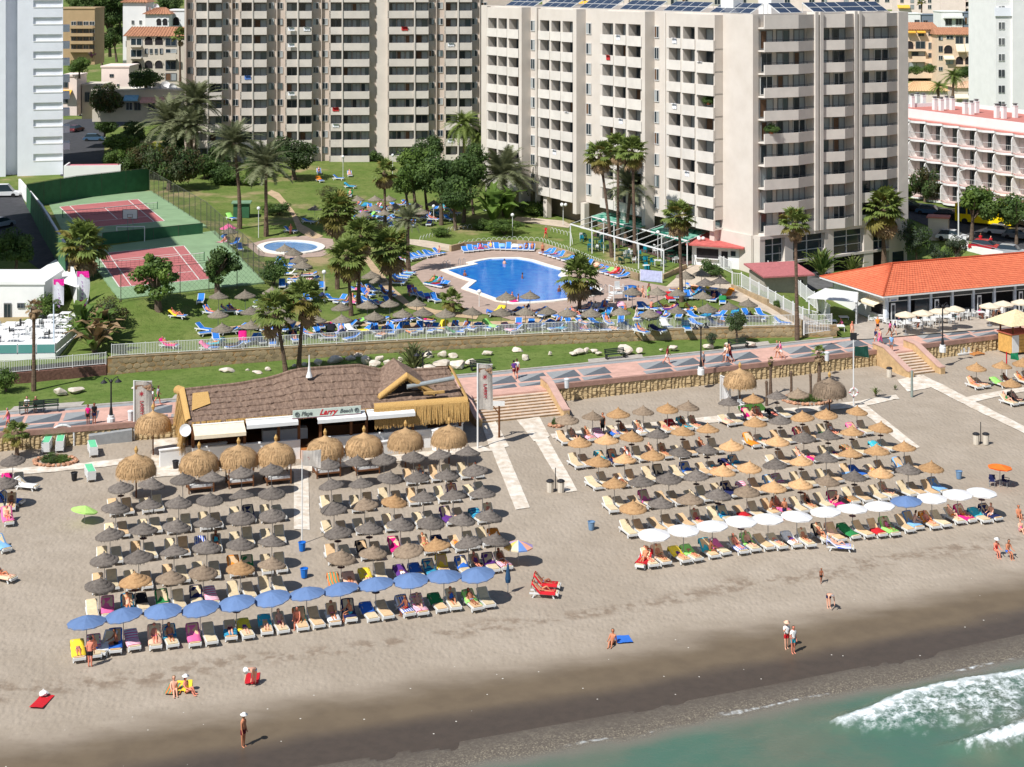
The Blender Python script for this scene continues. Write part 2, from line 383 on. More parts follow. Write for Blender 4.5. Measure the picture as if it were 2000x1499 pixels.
# beach
YpA=np.vectorize(Yp)
def shore(X,Y):
 o=YpA(X)-Y
 return o
def zb_arr(X,Y):
 o=YpA(X)-Y
 z=np.where(o<65,1.62*(1-o/65),-.05*(o-65))
 amp=np.clip((54-o)/6,0.1,1)
 return z+(.025*noise2(X,Y,1.3,1)+.03*noise2(X,Y,4,2))*amp+.05*noise2(X,Y,14,3)*amp-.03
def sand_mat():
 m=bpy.data.materials.new('sand'); m.use_nodes=True; t=m.node_tree; L=t.links.new; b=t.nodes['Principled BSDF']
 at=nd(t,'ShaderNodeAttribute',attribute_name='shore'); geo=nd(t,'ShaderNodeNewGeometry')
 def noise(sc,det=4,src=None,rough=.6):
  n=nd(t,'ShaderNodeTexNoise'); n.inputs['Scale'].default_value=sc; n.inputs['Detail'].default_value=det; n.inputs['Roughness'].default_value=rough
  L(src or geo.outputs['Position'],n.inputs['Vector']); return n.outputs[0]
 def mth(op,a,b_=None,c=None):
  n=nd(t,'ShaderNodeMath',operation=op)
  for i,v in enumerate((a,b_,c)):
   if v is None:continue
   if isinstance(v,(int,float)):n.inputs[i].default_value=v
   else:L(v,n.inputs[i])
  return n.outputs[0]
 def rng(v,a,c,d=0,e=1):
  n=nd(t,'ShaderNodeMapRange',interpolation_type='SMOOTHSTEP'); L(v,n.inputs[0])
  for i,q in enumerate((a,c,d,e)):n.inputs[i+1].default_value=q
  return n.outputs[0]
 def mix(f,a,c):
  n=nd(t,'ShaderNodeMix',data_type='RGBA')
  if isinstance(f,float):n.inputs[0].default_value=f
  else:L(f,n.inputs[0])
  for i,q in((6,a),(7,c)):
   if isinstance(q,tuple):n.inputs[i].default_value=(*q,1)
   else:L(q,n.inputs[i])
  return n.outputs[2]
 mp=nd(t,'ShaderNodeMapping'); mp.inputs['Scale'].default_value=(.5,1.2,1); mp.inputs['Rotation'].default_value=(0,0,R(-20)); L(geo.outputs['Position'],mp.inputs[0])
 sh=mth('ADD',at.outputs['Fac'],mth('MULTIPLY',mth('SUBTRACT',noise(.22,5,mp.outputs[0]),.5),5.0))
 sh2=mth('ADD',at.outputs['Fac'],mth('MULTIPLY',mth('SUBTRACT',noise(.09,3,mp.outputs[0]),.5),4.0))
 dry=mix(rng(noise(.35,6),.35,.65),(.385,.322,.252),(.345,.286,.22))
 dry=mix(mth('MULTIPLY',rng(noise(2.4,5),.5,.75),.35),dry,(.26,.21,.16))
 dry=mix(mth('MULTIPLY',rng(noise(.07,4),.45,.65),.4),dry,(.30,.245,.185))
 strand=mth('MULTIPLY',rng(mth('ABSOLUTE',mth('SUBTRACT',sh,47.6)),1.7,.2),rng(noise(1.1,6),.42,.62))
 dry=mix(mth('MULTIPLY',strand,.75),dry,(.20,.145,.10))
 wet=mix(rng(noise(.6,5),.35,.7),(.15,.112,.072),(.128,.095,.062))
 col=mix(rng(sh,51.6,56.6),dry,wet)
 dark=mix(rng(noise(1.5,5),.35,.7),(.08,.06,.045),(.068,.052,.039))
 col=mix(rng(sh2,57.9,60.0),col,dark)
 vo=nd(t,'ShaderNodeTexVoronoi',feature='F1'); vo.inputs['Scale'].default_value=.9; L(geo.outputs['Position'],vo.inputs['Vector'])
 shell=mth('MULTIPLY',mth('LESS_THAN',vo.outputs['Distance'],.045),rng(sh,50,55))
 col=mix(shell,col,(.62,.58,.5))
 L(col,b.inputs['Base Color'])
 L(rng(sh2,57.8,59,.9,.42),b.inputs['Roughness']); b.inputs['Specular IOR Level'].default_value=.25
 mp2=nd(t,'ShaderNodeMapping'); mp2.inputs['Scale'].default_value=(3.0,1.5,2); mp2.inputs['Rotation'].default_value=(0,0,R(28)); L(geo.outputs['Position'],mp2.inputs[0])
 fp=nd(t,'ShaderNodeTexVoronoi',feature='SMOOTH_F1'); fp.inputs['Scale'].default_value=1.0; fp.inputs['Smoothness'].default_value=.5; L(mp2.outputs[0],fp.inputs['Vector'])
 hgt=mth('ADD',mth('MULTIPLY',rng(fp.outputs['Distance'],.1,.6),.5),mth('MULTIPLY',noise(3.2,4),.9))
 hgt=mth('MULTIPLY',hgt,rng(sh,54.5,51,.06,1))
 bp=nd(t,'ShaderNodeBump'); bp.inputs['Strength'].default_value=.5; bp.inputs['Distance'].default_value=.1
 L(hgt,bp.inputs['Height']); L(bp.outputs[0],b.inputs['Normal'])
 return m
SAND=sand_mat()
bx_=axis(0,0,-52,66,.5,list(np.arange(-150,-52,7))+list(np.arange(73,180,7)))
bv_=[-v for v in axis(0,0,-.2,76,.5,[85,100,130,200])][::-1]
grid_mesh('beach',bx_,bv_,Yp,zb_arr,SAND,True,{'shore':shore})
# sea
FOAM1=[G(px,py,.2)for px,py in((1632,1409),(1662,1396),(1700,1384),(1735,1366),(1770,1351),(1830,1337),(1900,1325),(1975,1312),(2070,1300),(2120,1330),(2070,1370),(2004,1352),(1985,1382),(2000,1398),(1985,1412),(1950,1398),(1915,1414),(1890,1396),(1860,1408),(1835,1398),(1800,1414),(1762,1409),(1730,1417),(1690,1413),(1660,1417))]
FOAM2=[G(px,py,.3)for px,py in((1880,1455),(1905,1448),(1945,1434),(2000,1420),(2080,1404),(2110,1430),(2040,1446),(1990,1453),(1950,1463),(1915,1460))]
def lead(X,Y,pts):
 return np.min([np.abs(seg(X,Y,a,b))for a,b in zip(pts[:-1],pts[1:])],0)
def seg(X,Y,a,b):
 t=np.clip(((X-a[0])*(b[0]-a[0])+(Y-a[1])*(b[1]-a[1]))/((b[0]-a[0])**2+(b[1]-a[1])**2+1e-9),0,1)
 return np.hypot(X-a[0]-t*(b[0]-a[0]),Y-a[1]-t*(b[1]-a[1]))
def foam_arr(X,Y):
 l1=lead(X,Y,FOAM1[:10]); k=np.clip(l1/2.2,.1,1)
 d1=sdist(X,Y,FOAM1)+k*(.6*noise2(X,Y,1.1,5)+.45*noise2(X,Y,.45,6))
 d2=sdist(X,Y,FOAM2)+.25*noise2(X,Y,.8,8)
 f1=np.clip(.5-d1/(.25+k),0,1); f2=np.clip(.6-d2/.6,0,1)
 return np.maximum(f1,f2)
def dense_arr(X,Y):
 d=np.exp(-(lead(X,Y,FOAM1[:10])/.8)**2)*.75
 return np.maximum(d,np.clip(-sdist(X,Y,FOAM2)*1.6,0,.8))
def water_z(X,Y):
 o=YpA(X)-Y
 z=.03*noise2(X,Y,2.2,11)+.05*noise2(X,Y,6,12)
 d1=sdist(X,Y,FOAM1); d2=sdist(X,Y,FOAM2)
 z=z+.38*np.exp(-np.clip(d1+.4,0,9)**2/.9)*(1+.25*noise2(X,Y,.6,13))+.7*np.exp(-np.clip(d2+.3,0,9)**2/.8)*(1+.2*noise2(X,Y,.7,14))
 k=np.clip((o-64.2)/3,0,1)
 return z*k+.02
def water_mat():
 m=bpy.data.materials.new('sea_water'); m.use_nodes=True; t=m.node_tree; L=t.links.new; b=t.nodes['Principled BSDF']
 at=nd(t,'ShaderNodeAttribute',attribute_name='shore'); fo=nd(t,'ShaderNodeAttribute',attribute_name='foam'); geo=nd(t,'ShaderNodeNewGeometry')
 def noise(sc,det=4,rough=.6,src=None):
  n=nd(t,'ShaderNodeTexNoise'); n.inputs['Scale'].default_value=sc; n.inputs['Detail'].default_value=det; n.inputs['Roughness'].default_value=rough
  L(src or geo.outputs['Position'],n.inputs['Vector']); return n.outputs[0]
 def rng(v,a,c,d=0,e=1):
  n=nd(t,'ShaderNodeMapRange',interpolation_type='SMOOTHSTEP'); L(v,n.inputs[0])
  for i,q in enumerate((a,c,d,e)):n.inputs[i+1].default_value=q
  return n.outputs[0]
 def mth(op,a,b_=None):
  n=nd(t,'ShaderNodeMath',operation=op)
  for i,v in enumerate((a,b_)):
   if v is None:continue
   if isinstance(v,(int,float)):n.inputs[i].default_value=v
   else:L(v,n.inputs[i])
  return n.outputs[0]
 def mix(f,a,c):
  n=nd(t,'ShaderNodeMix',data_type='RGBA'); L(f,n.inputs[0])
  for i,q in((6,a),(7,c)):
   if isinstance(q,tuple):n.inputs[i].default_value=(*q,1)
   else:L(q,n.inputs[i])
  return n.outputs[2]
 sh=mth('ADD',at.outputs['Fac'],mth('MULTIPLY',mth('SUBTRACT',noise(.12,4),.5),3.2))
 c=mix(rng(noise(.16,5),.35,.68),(.068,.142,.098),(.115,.142,.098))
 c=mix(rng(sh,66.5,64.8),c,(.17,.155,.12))
 sw=rng(sh,65.3,64.3)
 swash0=mix(rng(noise(4.0,7,.75),.42,.75),(.105,.086,.068),(.165,.142,.108))
 grain=mth('MULTIPLY',rng(noise(9,3,.8),.5,.66),rng(sh,62.0,65.0))
 swash=mix(grain,swash0,(.36,.31,.22))
 swash=mix(rng(sh,63.0,60.8),swash,(.078,.06,.046))
 c=mix(sw,c,swash)
 lace=rng(noise(1.5,8,.78),.42,.64)
 de=nd(t,'ShaderNodeAttribute',attribute_name='dense')
 f=mth('MULTIPLY',fo.outputs['Fac'],mth('ADD',lace,de.outputs['Fac']))
 edge=mth('MULTIPLY',rng(mth('ABSOLUTE',mth('SUBTRACT',sh,64.55)),.2,.03),mth('MULTIPLY',rng(noise(.22,3),.48,.62),rng(noise(2.5,5),.35,.8)))
 nm=nd(t,'ShaderNodeMath',operation='MAXIMUM'); L(f,nm.inputs[0]); L(edge,nm.inputs[1])
 cl=nd(t,'ShaderNodeClamp'); L(nm.outputs[0],cl.inputs[0])
 c=mix(cl.outputs[0],c,(.78,.82,.82))
 L(c,b.inputs['Base Color']); L(mth('MAXIMUM',rng(cl.outputs[0],.0,.6,.16,.8),mth('MULTIPLY',sw,.6)),b.inputs['Roughness'])
 b.inputs['Specular IOR Level'].default_value=.28
 bp=nd(t,'ShaderNodeBump'); bp.inputs['Strength'].default_value=.35; bp.inputs['Distance'].default_value=.12
 mp=nd(t,'ShaderNodeMapping'); mp.inputs['Scale'].default_value=(1,2.2,1); mp.inputs['Rotation'].default_value=(0,0,R(-18)); L(geo.outputs['Position'],mp.inputs[0])
 L(mth('ADD',noise(1.3,6,.65,mp.outputs[0]),mth('MULTIPLY',mth('MULTIPLY',noise(5,4),cl.outputs[0]),2.5)),bp.inputs['Height']); L(bp.outputs[0],b.inputs['Normal'])
 return m
wx_=axis(0,0,-22,46,.3,list(np.arange(-190,-22,8))+list(np.arange(52,200,8)))
wv_=[-v for v in(list(np.arange(62.0,84,.3))+list(np.arange(84,260,8)))][::-1]
def sea_z(X,Y):
 o=YpA(X)-Y
 edge=61.6+.9*noise2(X,Y,11,31)+.3*noise2(X,Y,2.5,32)
 return 1.62*np.clip(1-o/65,0,1)+.008+water_z(X,Y)-.02-np.clip((edge-o)*1.5,0,.4)
grid_mesh('sea',wx_,wv_,Yp,sea_z,water_mat(),True,{'shore':shore,'foam':foam_arr,'dense':dense_arr})
# lawn strip between promenade and garden wall, and the garden ground behind it
def grass_mat(name,g1,g2,dryc,dryamt):
 m=bpy.data.materials.new(name); m.use_nodes=True; t=m.node_tree; L=t.links.new; b=t.nodes['Principled BSDF']
 geo=nd(t,'ShaderNodeNewGeometry')
 def noise(sc,det=5):
  n=nd(t,'ShaderNodeTexNoise'); n.inputs['Scale'].default_value=sc; n.inputs['Detail'].default_value=det; n.inputs['Roughness'].default_value=.65
  L(geo.outputs['Position'],n.inputs['Vector']); return n.outputs[0]
 def rng(v,a,c):
  n=nd(t,'ShaderNodeMapRange',interpolation_type='SMOOTHSTEP'); L(v,n.inputs[0]); n.inputs[1].default_value=a; n.inputs[2].default_value=c; return n.outputs[0]
 def mix(f,a,c):
  n=nd(t,'ShaderNodeMix',data_type='RGBA'); L(f,n.inputs[0])
  for i,q in((6,a),(7,c)):
   if isinstance(q,tuple):n.inputs[i].default_value=(*q,1)
   else:L(q,n.inputs[i])
  return n.outputs[2]
 c=mix(rng(noise(.25),.35,.65),g1,g2)
 c=mix(rng(noise(1.6,6),.45,.75),c,tuple(v*.72 for v in g1))
 c=mix(rng(noise(.09,6),.62-dryamt,.78-dryamt),c,dryc)
 L(c,b.inputs['Base Color']); b.inputs['Roughness'].default_value=.9; b.inputs['Specular IOR Level'].default_value=.1
 bp=nd(t,'ShaderNodeBump'); bp.inputs['Strength'].default_value=.8; bp.inputs['Distance'].default_value=.12
 L(noise(5,4),bp.inputs['Height']); L(bp.outputs[0],b.inputs['Normal'])
 return m
LAWN=grass_mat('lawn_grass',(.105,.165,.034),(.15,.2,.052),(.30,.25,.12),.05)
GARD=grass_mat('garden_grass',(.11,.165,.034),(.165,.2,.055),(.34,.26,.14),.095)
lawnx=list(np.arange(-80,37,1.0))
def lawn_z(X,Y):
 v=Y-YpA(X)-PW
 return 3.03+np.clip(v,0,12)*.03+.03*noise2(X,Y,3,21)
grid_mesh('lawn',lawnx,list(np.arange(0,13.5,.75)),lambda x:Yp(x)+PW,lambda X,Y:lawn_z(X,np.minimum(Y,np.vectorize(Yw)(X)+.3)),LAWN)
gx_=axis(0,0,-85,90,1.25,list(np.arange(-900,-85,30))+list(np.arange(100,900,30)))
gv_=axis(0,0,0,150,1.25,[160,175,190,210,230,260,300,350,420,520,700,1000,1500,2200])
zg_base=zgarr
def zgarr(x,y):
 x=np.asarray(x,float); y=np.asarray(y,float)
 z=zg_base(x,y); v=y-np.vectorize(Yw)(x); k=np.clip(1-v/6,0,1)
 zt=np.where(x<34.5,np.interp(x,[-38,-25,0,34],[4.95,4.6,4.3,4.25])-.12,3.06)
 return z*(1-k)+zt*k
def zf2(X,Y):
 return zgarr(X,Y)
grid_mesh('ground',gx_,gv_,lambda x:Yw(x)+(.25 if x<34.5 else Yp(x)+PW-Yw(x)-.3),zf2,GARD)
def drape(name,poly_px,m,dz=.06,step=1.2,proj=None,zf=None,parent=None,kindn='structure',world=None):
 """a thin sheet laid over the ground inside a polygon"""
 proj=proj or D; zf=zf or zg
 poly=world or[proj(*p)for p in poly_px]
 import bmesh
 bm=bmesh.new(); vs=[bm.verts.new((p[0],p[1],0))for p in poly]; bm.faces.new(vs)
 x0=min(p[0]for p in poly); x1=max(p[0]for p in poly); y0=min(p[1]for p in poly); y1=max(p[1]for p in poly)
 for a,lo,hi in(((1,0,0),x0,x1),((0,1,0),y0,y1)):
  k=int((hi-lo)/step)
  for i in range(1,k+1):
   q=lo+(hi-lo)*i/(k+1)
   bmesh.ops.bisect_plane(bm,geom=bm.verts[:]+bm.edges[:]+bm.faces[:],plane_co=(q*a[0],q*a[1],0),plane_no=a)
 for v in bm.verts:v.co.z=zf(v.co.x,v.co.y)+dz
 bmesh.ops.recalc_face_normals(bm,faces=bm.faces[:])
 if bm.faces and sum(f.normal.z for f in bm.faces)<0:
  bmesh.ops.reverse_faces(bm,faces=bm.faces[:])
 me=bpy.data.meshes.new(name); bm.to_mesh(me); bm.free(); me.materials.append(m)
 o=put(name,me,parent)
 return kind(o,kindn)if parent is None else o
# promenade: slab, coping, stairs, inlaid paving panels
M_TERRA=mat('terracotta_paving',lin((206,164,148)),.8,namt=.1,nscale=1.2,bump=.2,bscale=8)
M_GREYP=mat('light_grey_paving',lin((150,152,152)),.75,namt=.07,nscale=2)
M_DARKP=mat('dark_grey_paving',lin((96,101,106)),.75,namt=.08,nscale=2)
M_KERB=mat('grey_kerb',lin((176,168,158)),.8,namt=.1,nscale=2)
M_COPE=mat('brown_coping',lin((164,128,114)),.8,namt=.12,nscale=1.5)
M_COPEP=mat('pink_coping',lin((196,160,146)),.8,namt=.08,nscale=1.5)
M_RUBBLE=mat('ochre_rubble_stone',lin((208,184,140)),.9,namt=.2,nscale=2.2,col2=lin((160,138,104)),bump=.6,bscale=9)
M_STONE=mat('wall_stone',lin((178,156,122)),.9,namt=.2,nscale=1.2,col2=lin((140,122,98)),obj_rand=.22,bump=.4,bscale=6)
M_MORTAR=mat('wall_mortar',lin((166,146,112)),.95,namt=.15,nscale=1.0,col2=lin((166,124,78)))
def strip(name,xa,xb,oa,ob,z0,z1,m,parent=None,step=2.0,base=Yp,knd='structure'):
 """solid strip following a curve: oa..ob are offsets in y from base(x)"""
 n=max(1,int(abs(xb-xa)/step)); b=MB()
 xs=[xa+(xb-xa)*i/n for i in range(n+1)]
 za=z0 if callable(z0)else(lambda x:z0); zb=z1 if callable(z1)else(lambda x:z1)
 vs=[]
 for x in xs:
  y=base(x); vs+=[(x,y+oa,za(x)),(x,y+ob,za(x)),(x,y+ob,zb(x)),(x,y+oa,zb(x))]
 fs=[]
 for i in range(n):
  p=4*i; q=p+4
  fs+=[(p,q,q+3,p+3),(p+3,q+3,q+2,p+2),(p+2,q+2,q+1,p+1)]
 fs+=[(0,3,2,1),(4*n,4*n+1,4*n+2,4*n+3)]
 b.add(vs,fs)
 o=b.ob(name,m,parent)
 if knd and parent is None:kind(o,knd)
 return o
ST1=(G(905,770,3).x,G(1060,756,3).x); ST2=(G(1722,690,3).x,G(1772,682,3).x)
prom=strip('promenade',-85,90,0,PW,1.0,3.0,M_TERRA,step=1.5)
for xa,xb in((-85,ST1[0]-.3),(ST1[1]+.3,ST2[0]-.3),(ST2[1]+.3,90)):
 strip('coping',xa,xb,-.35,.15,2.78,3.22,M_COPE,prom)
strip('kerb',-85,34,PW-.1,PW+.25,2.9,3.1,M_KERB,prom)
strip('paving_band',-85,90,PW-.9,PW-.1,3.0,3.008,M_GREYP,prom)
def rect(x,xw,oa,ob,tri,m,nm):
 """a paving rectangle split along its diagonal: tri 0 = upper-left triangle, 1 = lower-right triangle"""
 a,b_=x,x+xw
 sx=-(ob-oa)*math.sin(ang(x))*.55
 p00=(a,Yp(a)+oa); p10=(b_,Yp(b_)+oa); p11=(b_+sx,Yp(b_+sx)+ob); p01=(a+sx,Yp(a+sx)+ob)
 poly=[p00,p11,p01]if tri==0 else[p00,p10,p11]
 MB().prism(poly,3.0,3.008 if tri==0 else 3.009).ob(nm,m,prom)
x=-48.0; k=0
while x<62:
 if not(k%5==4):
  for oa,ob in((2.75,5.5),(.95,2.25)):
   rect(x,2.75,oa,ob,0,M_GREYP,'light_paving_panel'); rect(x,2.75,oa,ob,1,M_DARKP,'dark_paving_panel')
 x+=3.05; k+=1
def rubble(name,xa,xb,base,off,z0f,z1f,m,parent,cols,facing=-1,seed=3):
 """the uneven stone face of a retaining wall, one joined sheet of rough blocks"""
 rr=random.Random(seed); b=MB(); x=xa
 while x<xb:
  w=rr.uniform(.28,.6); z=z0f(x)
  while z<z1f(x)-.05:
   h=rr.uniform(.2,.42); h=min(h,z1f(x)-z); d=rr.uniform(.03,.13)
   xc=x+w/2+rr.uniform(-.05,.05); y=base(xc)+off
   j=lambda:rr.uniform(-.04,.04)
   vs=[(xc-w/2+j(),y,z+j()),(xc+w/2+j(),y,z+j()),(xc+w/2+j(),y,z+h+j()),(xc-w/2+j(),y,z+h+j())]
   vs+=[(xc+(v[0]-xc)*.7,y-d,z+h/2+(v[2]-z-h/2)*.7)for v in vs]
   b.add(vs,[(4,5,6,7),(0,1,5,4),(1,2,6,5),(2,3,7,6),(3,0,4,7)])
   z+=h
  x+=w
 return kind(b.ob(name,m,parent),'stuff')
sea_wall=strip('retaining_wall',-85,90,-.18,.4,.8,2.78,M_RUBBLE)
for i,(xa,xb)in enumerate(((-50,ST1[0]),(ST1[1],ST2[0]),(ST2[1],64))):
 rubble('rubble_stone',xa,xb,Yp,-.18,lambda x:1.45,lambda x:2.78,M_RUBBLE,sea_wall,None,seed=5+i)
M_STEP=mat('pale_stair_tread',lin((205,185,165)),.8,namt=.1,nscale=2)
M_RISER=mat('ochre_stair_wall',lin((200,168,124)),.9,namt=.15,nscale=2)
def stairs(xa,xb,oa,ob,n,label):
 xm=(xa+xb)/2; a=ang(xm)
 t=thing('beach_stairs',label,'stairs',(xm,Yp(xm),0),a,'stairs from the promenade to the sand')
 w=(xb-xa)/math.cos(a)/2
 for i in range(n):
  z=3.0-(3.0-1.5)*(i+1)/(n+1); y0=-oa-(ob-oa)*i/n; y1=-oa-(ob-oa)*(i+1)/n
  MB().bx(-w,w,y1,y0,.8,z-.05).bx(-w,w,y1-.04,y0,z-.05,z,1).ob('step',[M_RISER,M_STEP],t)
 MB().bx(-w,w,-oa,1.0,.8,2.995).ob('landing',M_TERRA,t)
 for s in(-1,1):
  pr=[(-oa+1.6,3.75),(-oa-.2,3.65),(-ob-.4,2.15),(-ob-.9,2.1),(-ob-.9,.8),(-oa+1.6,.8)]
  b=MB(); x0,x1=s*w,s*(w+.55)
  vs=[(x0,y,z)for y,z in pr]+[(x1,y,z)for y,z in pr]; n_=len(pr)
  fs=[tuple(range(n_)),tuple(range(2*n_-1,n_-1,-1))]+[(i,(i+1)%n_,n_+(i+1)%n_,n_+i)for i in range(n_)]
  bal=b.add(vs,fs).ob('balustrade',M_RISER,t)
  c=MB(); x0,x1=s*w-.06*s,s*(w+.62)
  tp=[(y,z+.002)for y,z in pr[:4]]
  for i in range(3):
   (ya,za),(yb,zb)=tp[i],tp[i+1]
   c.add([(x0,ya,za),(x1,ya,za),(x1,yb,zb),(x0,yb,zb),(x0,ya,za+.12),(x1,ya,za+.12),(x1,yb,zb+.12),(x0,yb,zb+.12)],[(4,5,6,7),(0,4,7,3),(1,2,6,5),(0,1,5,4),(3,7,6,2)])
  c.ob('coping',M_COPEP,bal)
stairs(ST1[0],ST1[1],1.0,4.3,8,'wide stair with pink balustrades beside the thatched beach bar')
stairs(ST2[0],ST2[1],1.2,4.6,8,'narrower stair with curved pink balustrades below the orange roofed restaurant')
for px0,px1,py in((10,140,812),(330,385,788),(1150,1260,712),(1425,1510,683)):
 a=G(px0,py,3); b_=G(px1,py,3)
 strip('paving_bay',a.x,b_.x,PW+.25,PW+1.5,2.9,3.1,M_KERB,prom)
# garden wall of stones
gwall=strip('garden_wall',-38.6,34.5,-.05,.45,2.4,lambda x:zwall(x)-.03,M_MORTAR,base=Yw)
stones=[]
rr=random.Random(11)
for i in range(12):
 n=rr.choice((5,6,6,7)); w=rr.uniform(.33,.48); h=rr.uniform(.22,.32); d=rr.uniform(.01,.04)
 an=sorted((k+rr.uniform(-.25,.25))/n*6.283 for k in range(n))
 vs=[(w*math.cos(a),.03,h*math.sin(a))for a in an]+[(w*.92*math.cos(a),-d,h*.92*math.sin(a))for a in an]
 b=MB(); b.add(vs,[tuple(range(n,2*n))]+[(k,(k+1)%n,n+(k+1)%n,n+k)for k in range(n)])
 stones.append(b.mesh('stone',M_STONE))
cells=[]
x=-38.3
while x<34.2:
 zt=zwall(x); zb=3.25; rows=max(2,int((zt-zb)/.42));
 for r_ in range(rows):
  cells.append((x+rr.uniform(-.1,.1)+(.3 if r_%2 else 0),zb+(zt-zb-.12)*(r_+.5)/rows+rr.uniform(-.04,.04)))
 x+=rr.uniform(.58,.72)
cells.sort(key=lambda c:Yw(c[0]))
far_b=MB()
for i,(x,z)in enumerate(cells):
 me=rr.choice(stones)
 if i<298:
  o=put('stone',me,gwall,(x,Yw(x)-.05,z)); o.rotation_euler=(0,rr.uniform(-.2,.2),math.atan(Yw(x+.5)-Yw(x-.5)))
 else:
  far_b.add([(v.co.x+x,v.co.y+Yw(x)-.05,v.co.z+z)for v in me.vertices],[tuple(p.vertices)for p in me.polygons])
kind(far_b.ob('stone',M_STONE,gwall),'stuff')
strip('coping',-38.6,34.5,-.08,.5,lambda x:zwall(x)-.029,lambda x:zwall(x)+.06,M_STONE,gwall,base=Yw)
strip('low_brick_wall',-62,-38.7,-.1,.4,2.5,4.3,mat('dark_brick',lin((120,86,74)),.9,namt=.2,nscale=4,bump=.5,bscale=8),base=Yw)
# boardwalk strips on the sand
M_BOARD=mat('white_concrete_walkway',lin((226,220,208)),.8,namt=.08,nscale=1.5,col2=lin((190,172,150)),bump=.2,bscale=3)
zbs=lambda x,y:float(zb_arr(np.array([x]),np.array([y]))[0])
for poly in([(938,822),(966,819),(994,872),(958,880)],[(958,874),(983,868),(1035,992),(1007,996)],[(1009,821),(1054,815),(1074,853),(1043,862)],[(1043,857),(1068,852),(1128,960),(1105,964)],[(1075,848),(1385,814),(1500,802),(1665,785),(1672,796),(1500,813),(1392,826),(1080,857)],[(1672,797),(1690,790),(1797,875),(1778,880)],[(1752,743),(1796,733),(1840,754),(1772,766)],[(1803,734),(2030,848),(2030,862),(1786,742)],[(1885,777),(2010,755),(2010,764),(1897,787)],[(1665,785),(1750,771),(1757,779),(1672,796)],[(574,920),(602,912),(605,1036),(574,1036)],[(0,917),(150,906),(250,896),(250,908),(150,917),(0,929)],[(560,912),(940,871),(968,881),(575,923)],[(300,860),(470,845),(480,915),(290,935)]):
 drape('walkway',poly,M_BOARD,.05,1.0,B,zbs)
# garden surfaces
M_DECK=mat('pool_deck_paving',lin((172,150,136)),.8,namt=.08,nscale=1.0,bump=.15,bscale=6)
M_PATH=mat('dirt_path',lin((186,160,128)),.9,namt=.12,nscale=1.2)
M_PATH2=mat('pale_paved_path',lin((196,180,160)),.85,namt=.1,nscale=1.0)
M_COPING=mat('white_pool_coping',lin((232,226,214)),.7,namt=.05,nscale=2)
drape('pool_deck',None,M_DECK,.04,world=DECK)
drape('kids_pool_deck',[(478,478),(530,466),(600,461),(650,468),(655,490),(628,502),(560,506),(505,500)],M_DECK,.04)
drape('path',[(530,372),(545,378),(572,410),(590,440),(632,462),(615,468),(580,450),(568,418),(540,390),(520,378)],M_PATH,.05)
drape('path',[(708,502),(718,500),(755,545),(770,565),(800,592),(850,606),(905,612),(935,618),(930,625),(860,618),(800,604),(764,578),(745,560),(735,545)],M_PATH,.05)
drape('path',[(800,468),(900,482),(905,488),(880,492),(800,478)],M_PATH2,.05)
drape('path',[(1010,424),(1100,432),(1116,440),(1110,446),(1000,432)],M_PATH2,.05)
drape('path',[(1345,520),(1385,515),(1425,555),(1470,575),(1500,592),(1560,612),(1620,640),(1560,640),(1500,612),(1440,590),(1400,576),(1345,560),(1300,562)],M_PATH2,.05)
drape('path',[(440,640),(520,632),(620,628),(800,632),(1000,628),(1200,612),(1202,618),(1000,635),(800,640),(620,636),(440,648)],M_PATH,.05)
M_ASPH=mat('asphalt',(.055,.055,.06),.9,namt=.15,nscale=1.0)
M_ASPH2=mat('pale_asphalt',(.13,.128,.125),.9,namt=.15,nscale=1.0)
drape('street',[(118,246),(152,232),(215,228),(380,222),(380,240),(250,240),(205,262),(203,300),(222,345),(150,345),(118,345)],M_ASPH,.06,3)
drape('street',[(-20,372),(38,372),(60,420),(150,540),(100,545),(-20,460)],M_ASPH,.06,2)
drape('street',[(1757,395),(1800,398),(1900,418),(2020,440),(2020,512),(1930,492),(1845,455),(1757,420)],M_ASPH,.06,2)
drape('forecourt',[(1470,525),(1500,515),(1600,528),(1680,545),(1640,560),(1600,566),(1540,572)],M_ASPH2,.05,2)
drape('restaurant_terrace',None,mat('terrace_paving',lin((176,164,150)),.85,namt=.1,nscale=1),.05,2,world=[G(px,py,3.1)for px,py in((1660,664),(1668,640),(1675,615),(1700,628),(1780,625),(2080,590),(2080,625),(1960,640),(1700,662))])
drape('town_paving',[(119,150),(238,140),(365,150),(365,222),(215,226),(119,244)],M_ASPH2,.05,4)
# BUILDINGS
M_CREAM=mat('cream_render',lin((214,205,194)),.85,namt=.06,nscale=.35,col2=lin((202,192,180)))
M_CREAM2=mat('cream_parapet_render',lin((217,210,200)),.85,namt=.05,nscale=.6,obj_rand=.045)
M_BEIGE=mat('beige_render',lin((203,190,178)),.85,namt=.07,nscale=.3,col2=lin((193,177,162)))
M_BEIGE2=mat('beige_parapet_render',lin((211,202,191)),.85,namt=.05,nscale=.6,obj_rand=.05)
M_WHITE=mat('white_render',lin((232,231,228)),.8,namt=.03,nscale=.5)
M_COOLW=mat('cool_white_render',lin((238,240,246)),.8,namt=.03,nscale=.4)
M_ROOFG=mat('flat_roof_grey',lin((170,160,150)),.9,namt=.12,nscale=.6)
M_GLASS=mat('window_glass',(.022,.035,.045),.08,namt=0,spec=.6)
M_GLASS2=mat('greenish_window_glass',(.085,.12,.125),.12,namt=0,spec=.6)
M_CURT=mat('pale_curtain_behind_glass',(.36,.39,.39),.35,namt=.1,nscale=6,spec=.5,stretch=(8,1,1))
M_WOOD=mat('brown_shutter',(.16,.085,.045),.5,namt=.2,nscale=9)
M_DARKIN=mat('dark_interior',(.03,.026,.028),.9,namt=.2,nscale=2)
M_ALU=mat('white_window_frame',(.6,.6,.58),.5,namt=0)
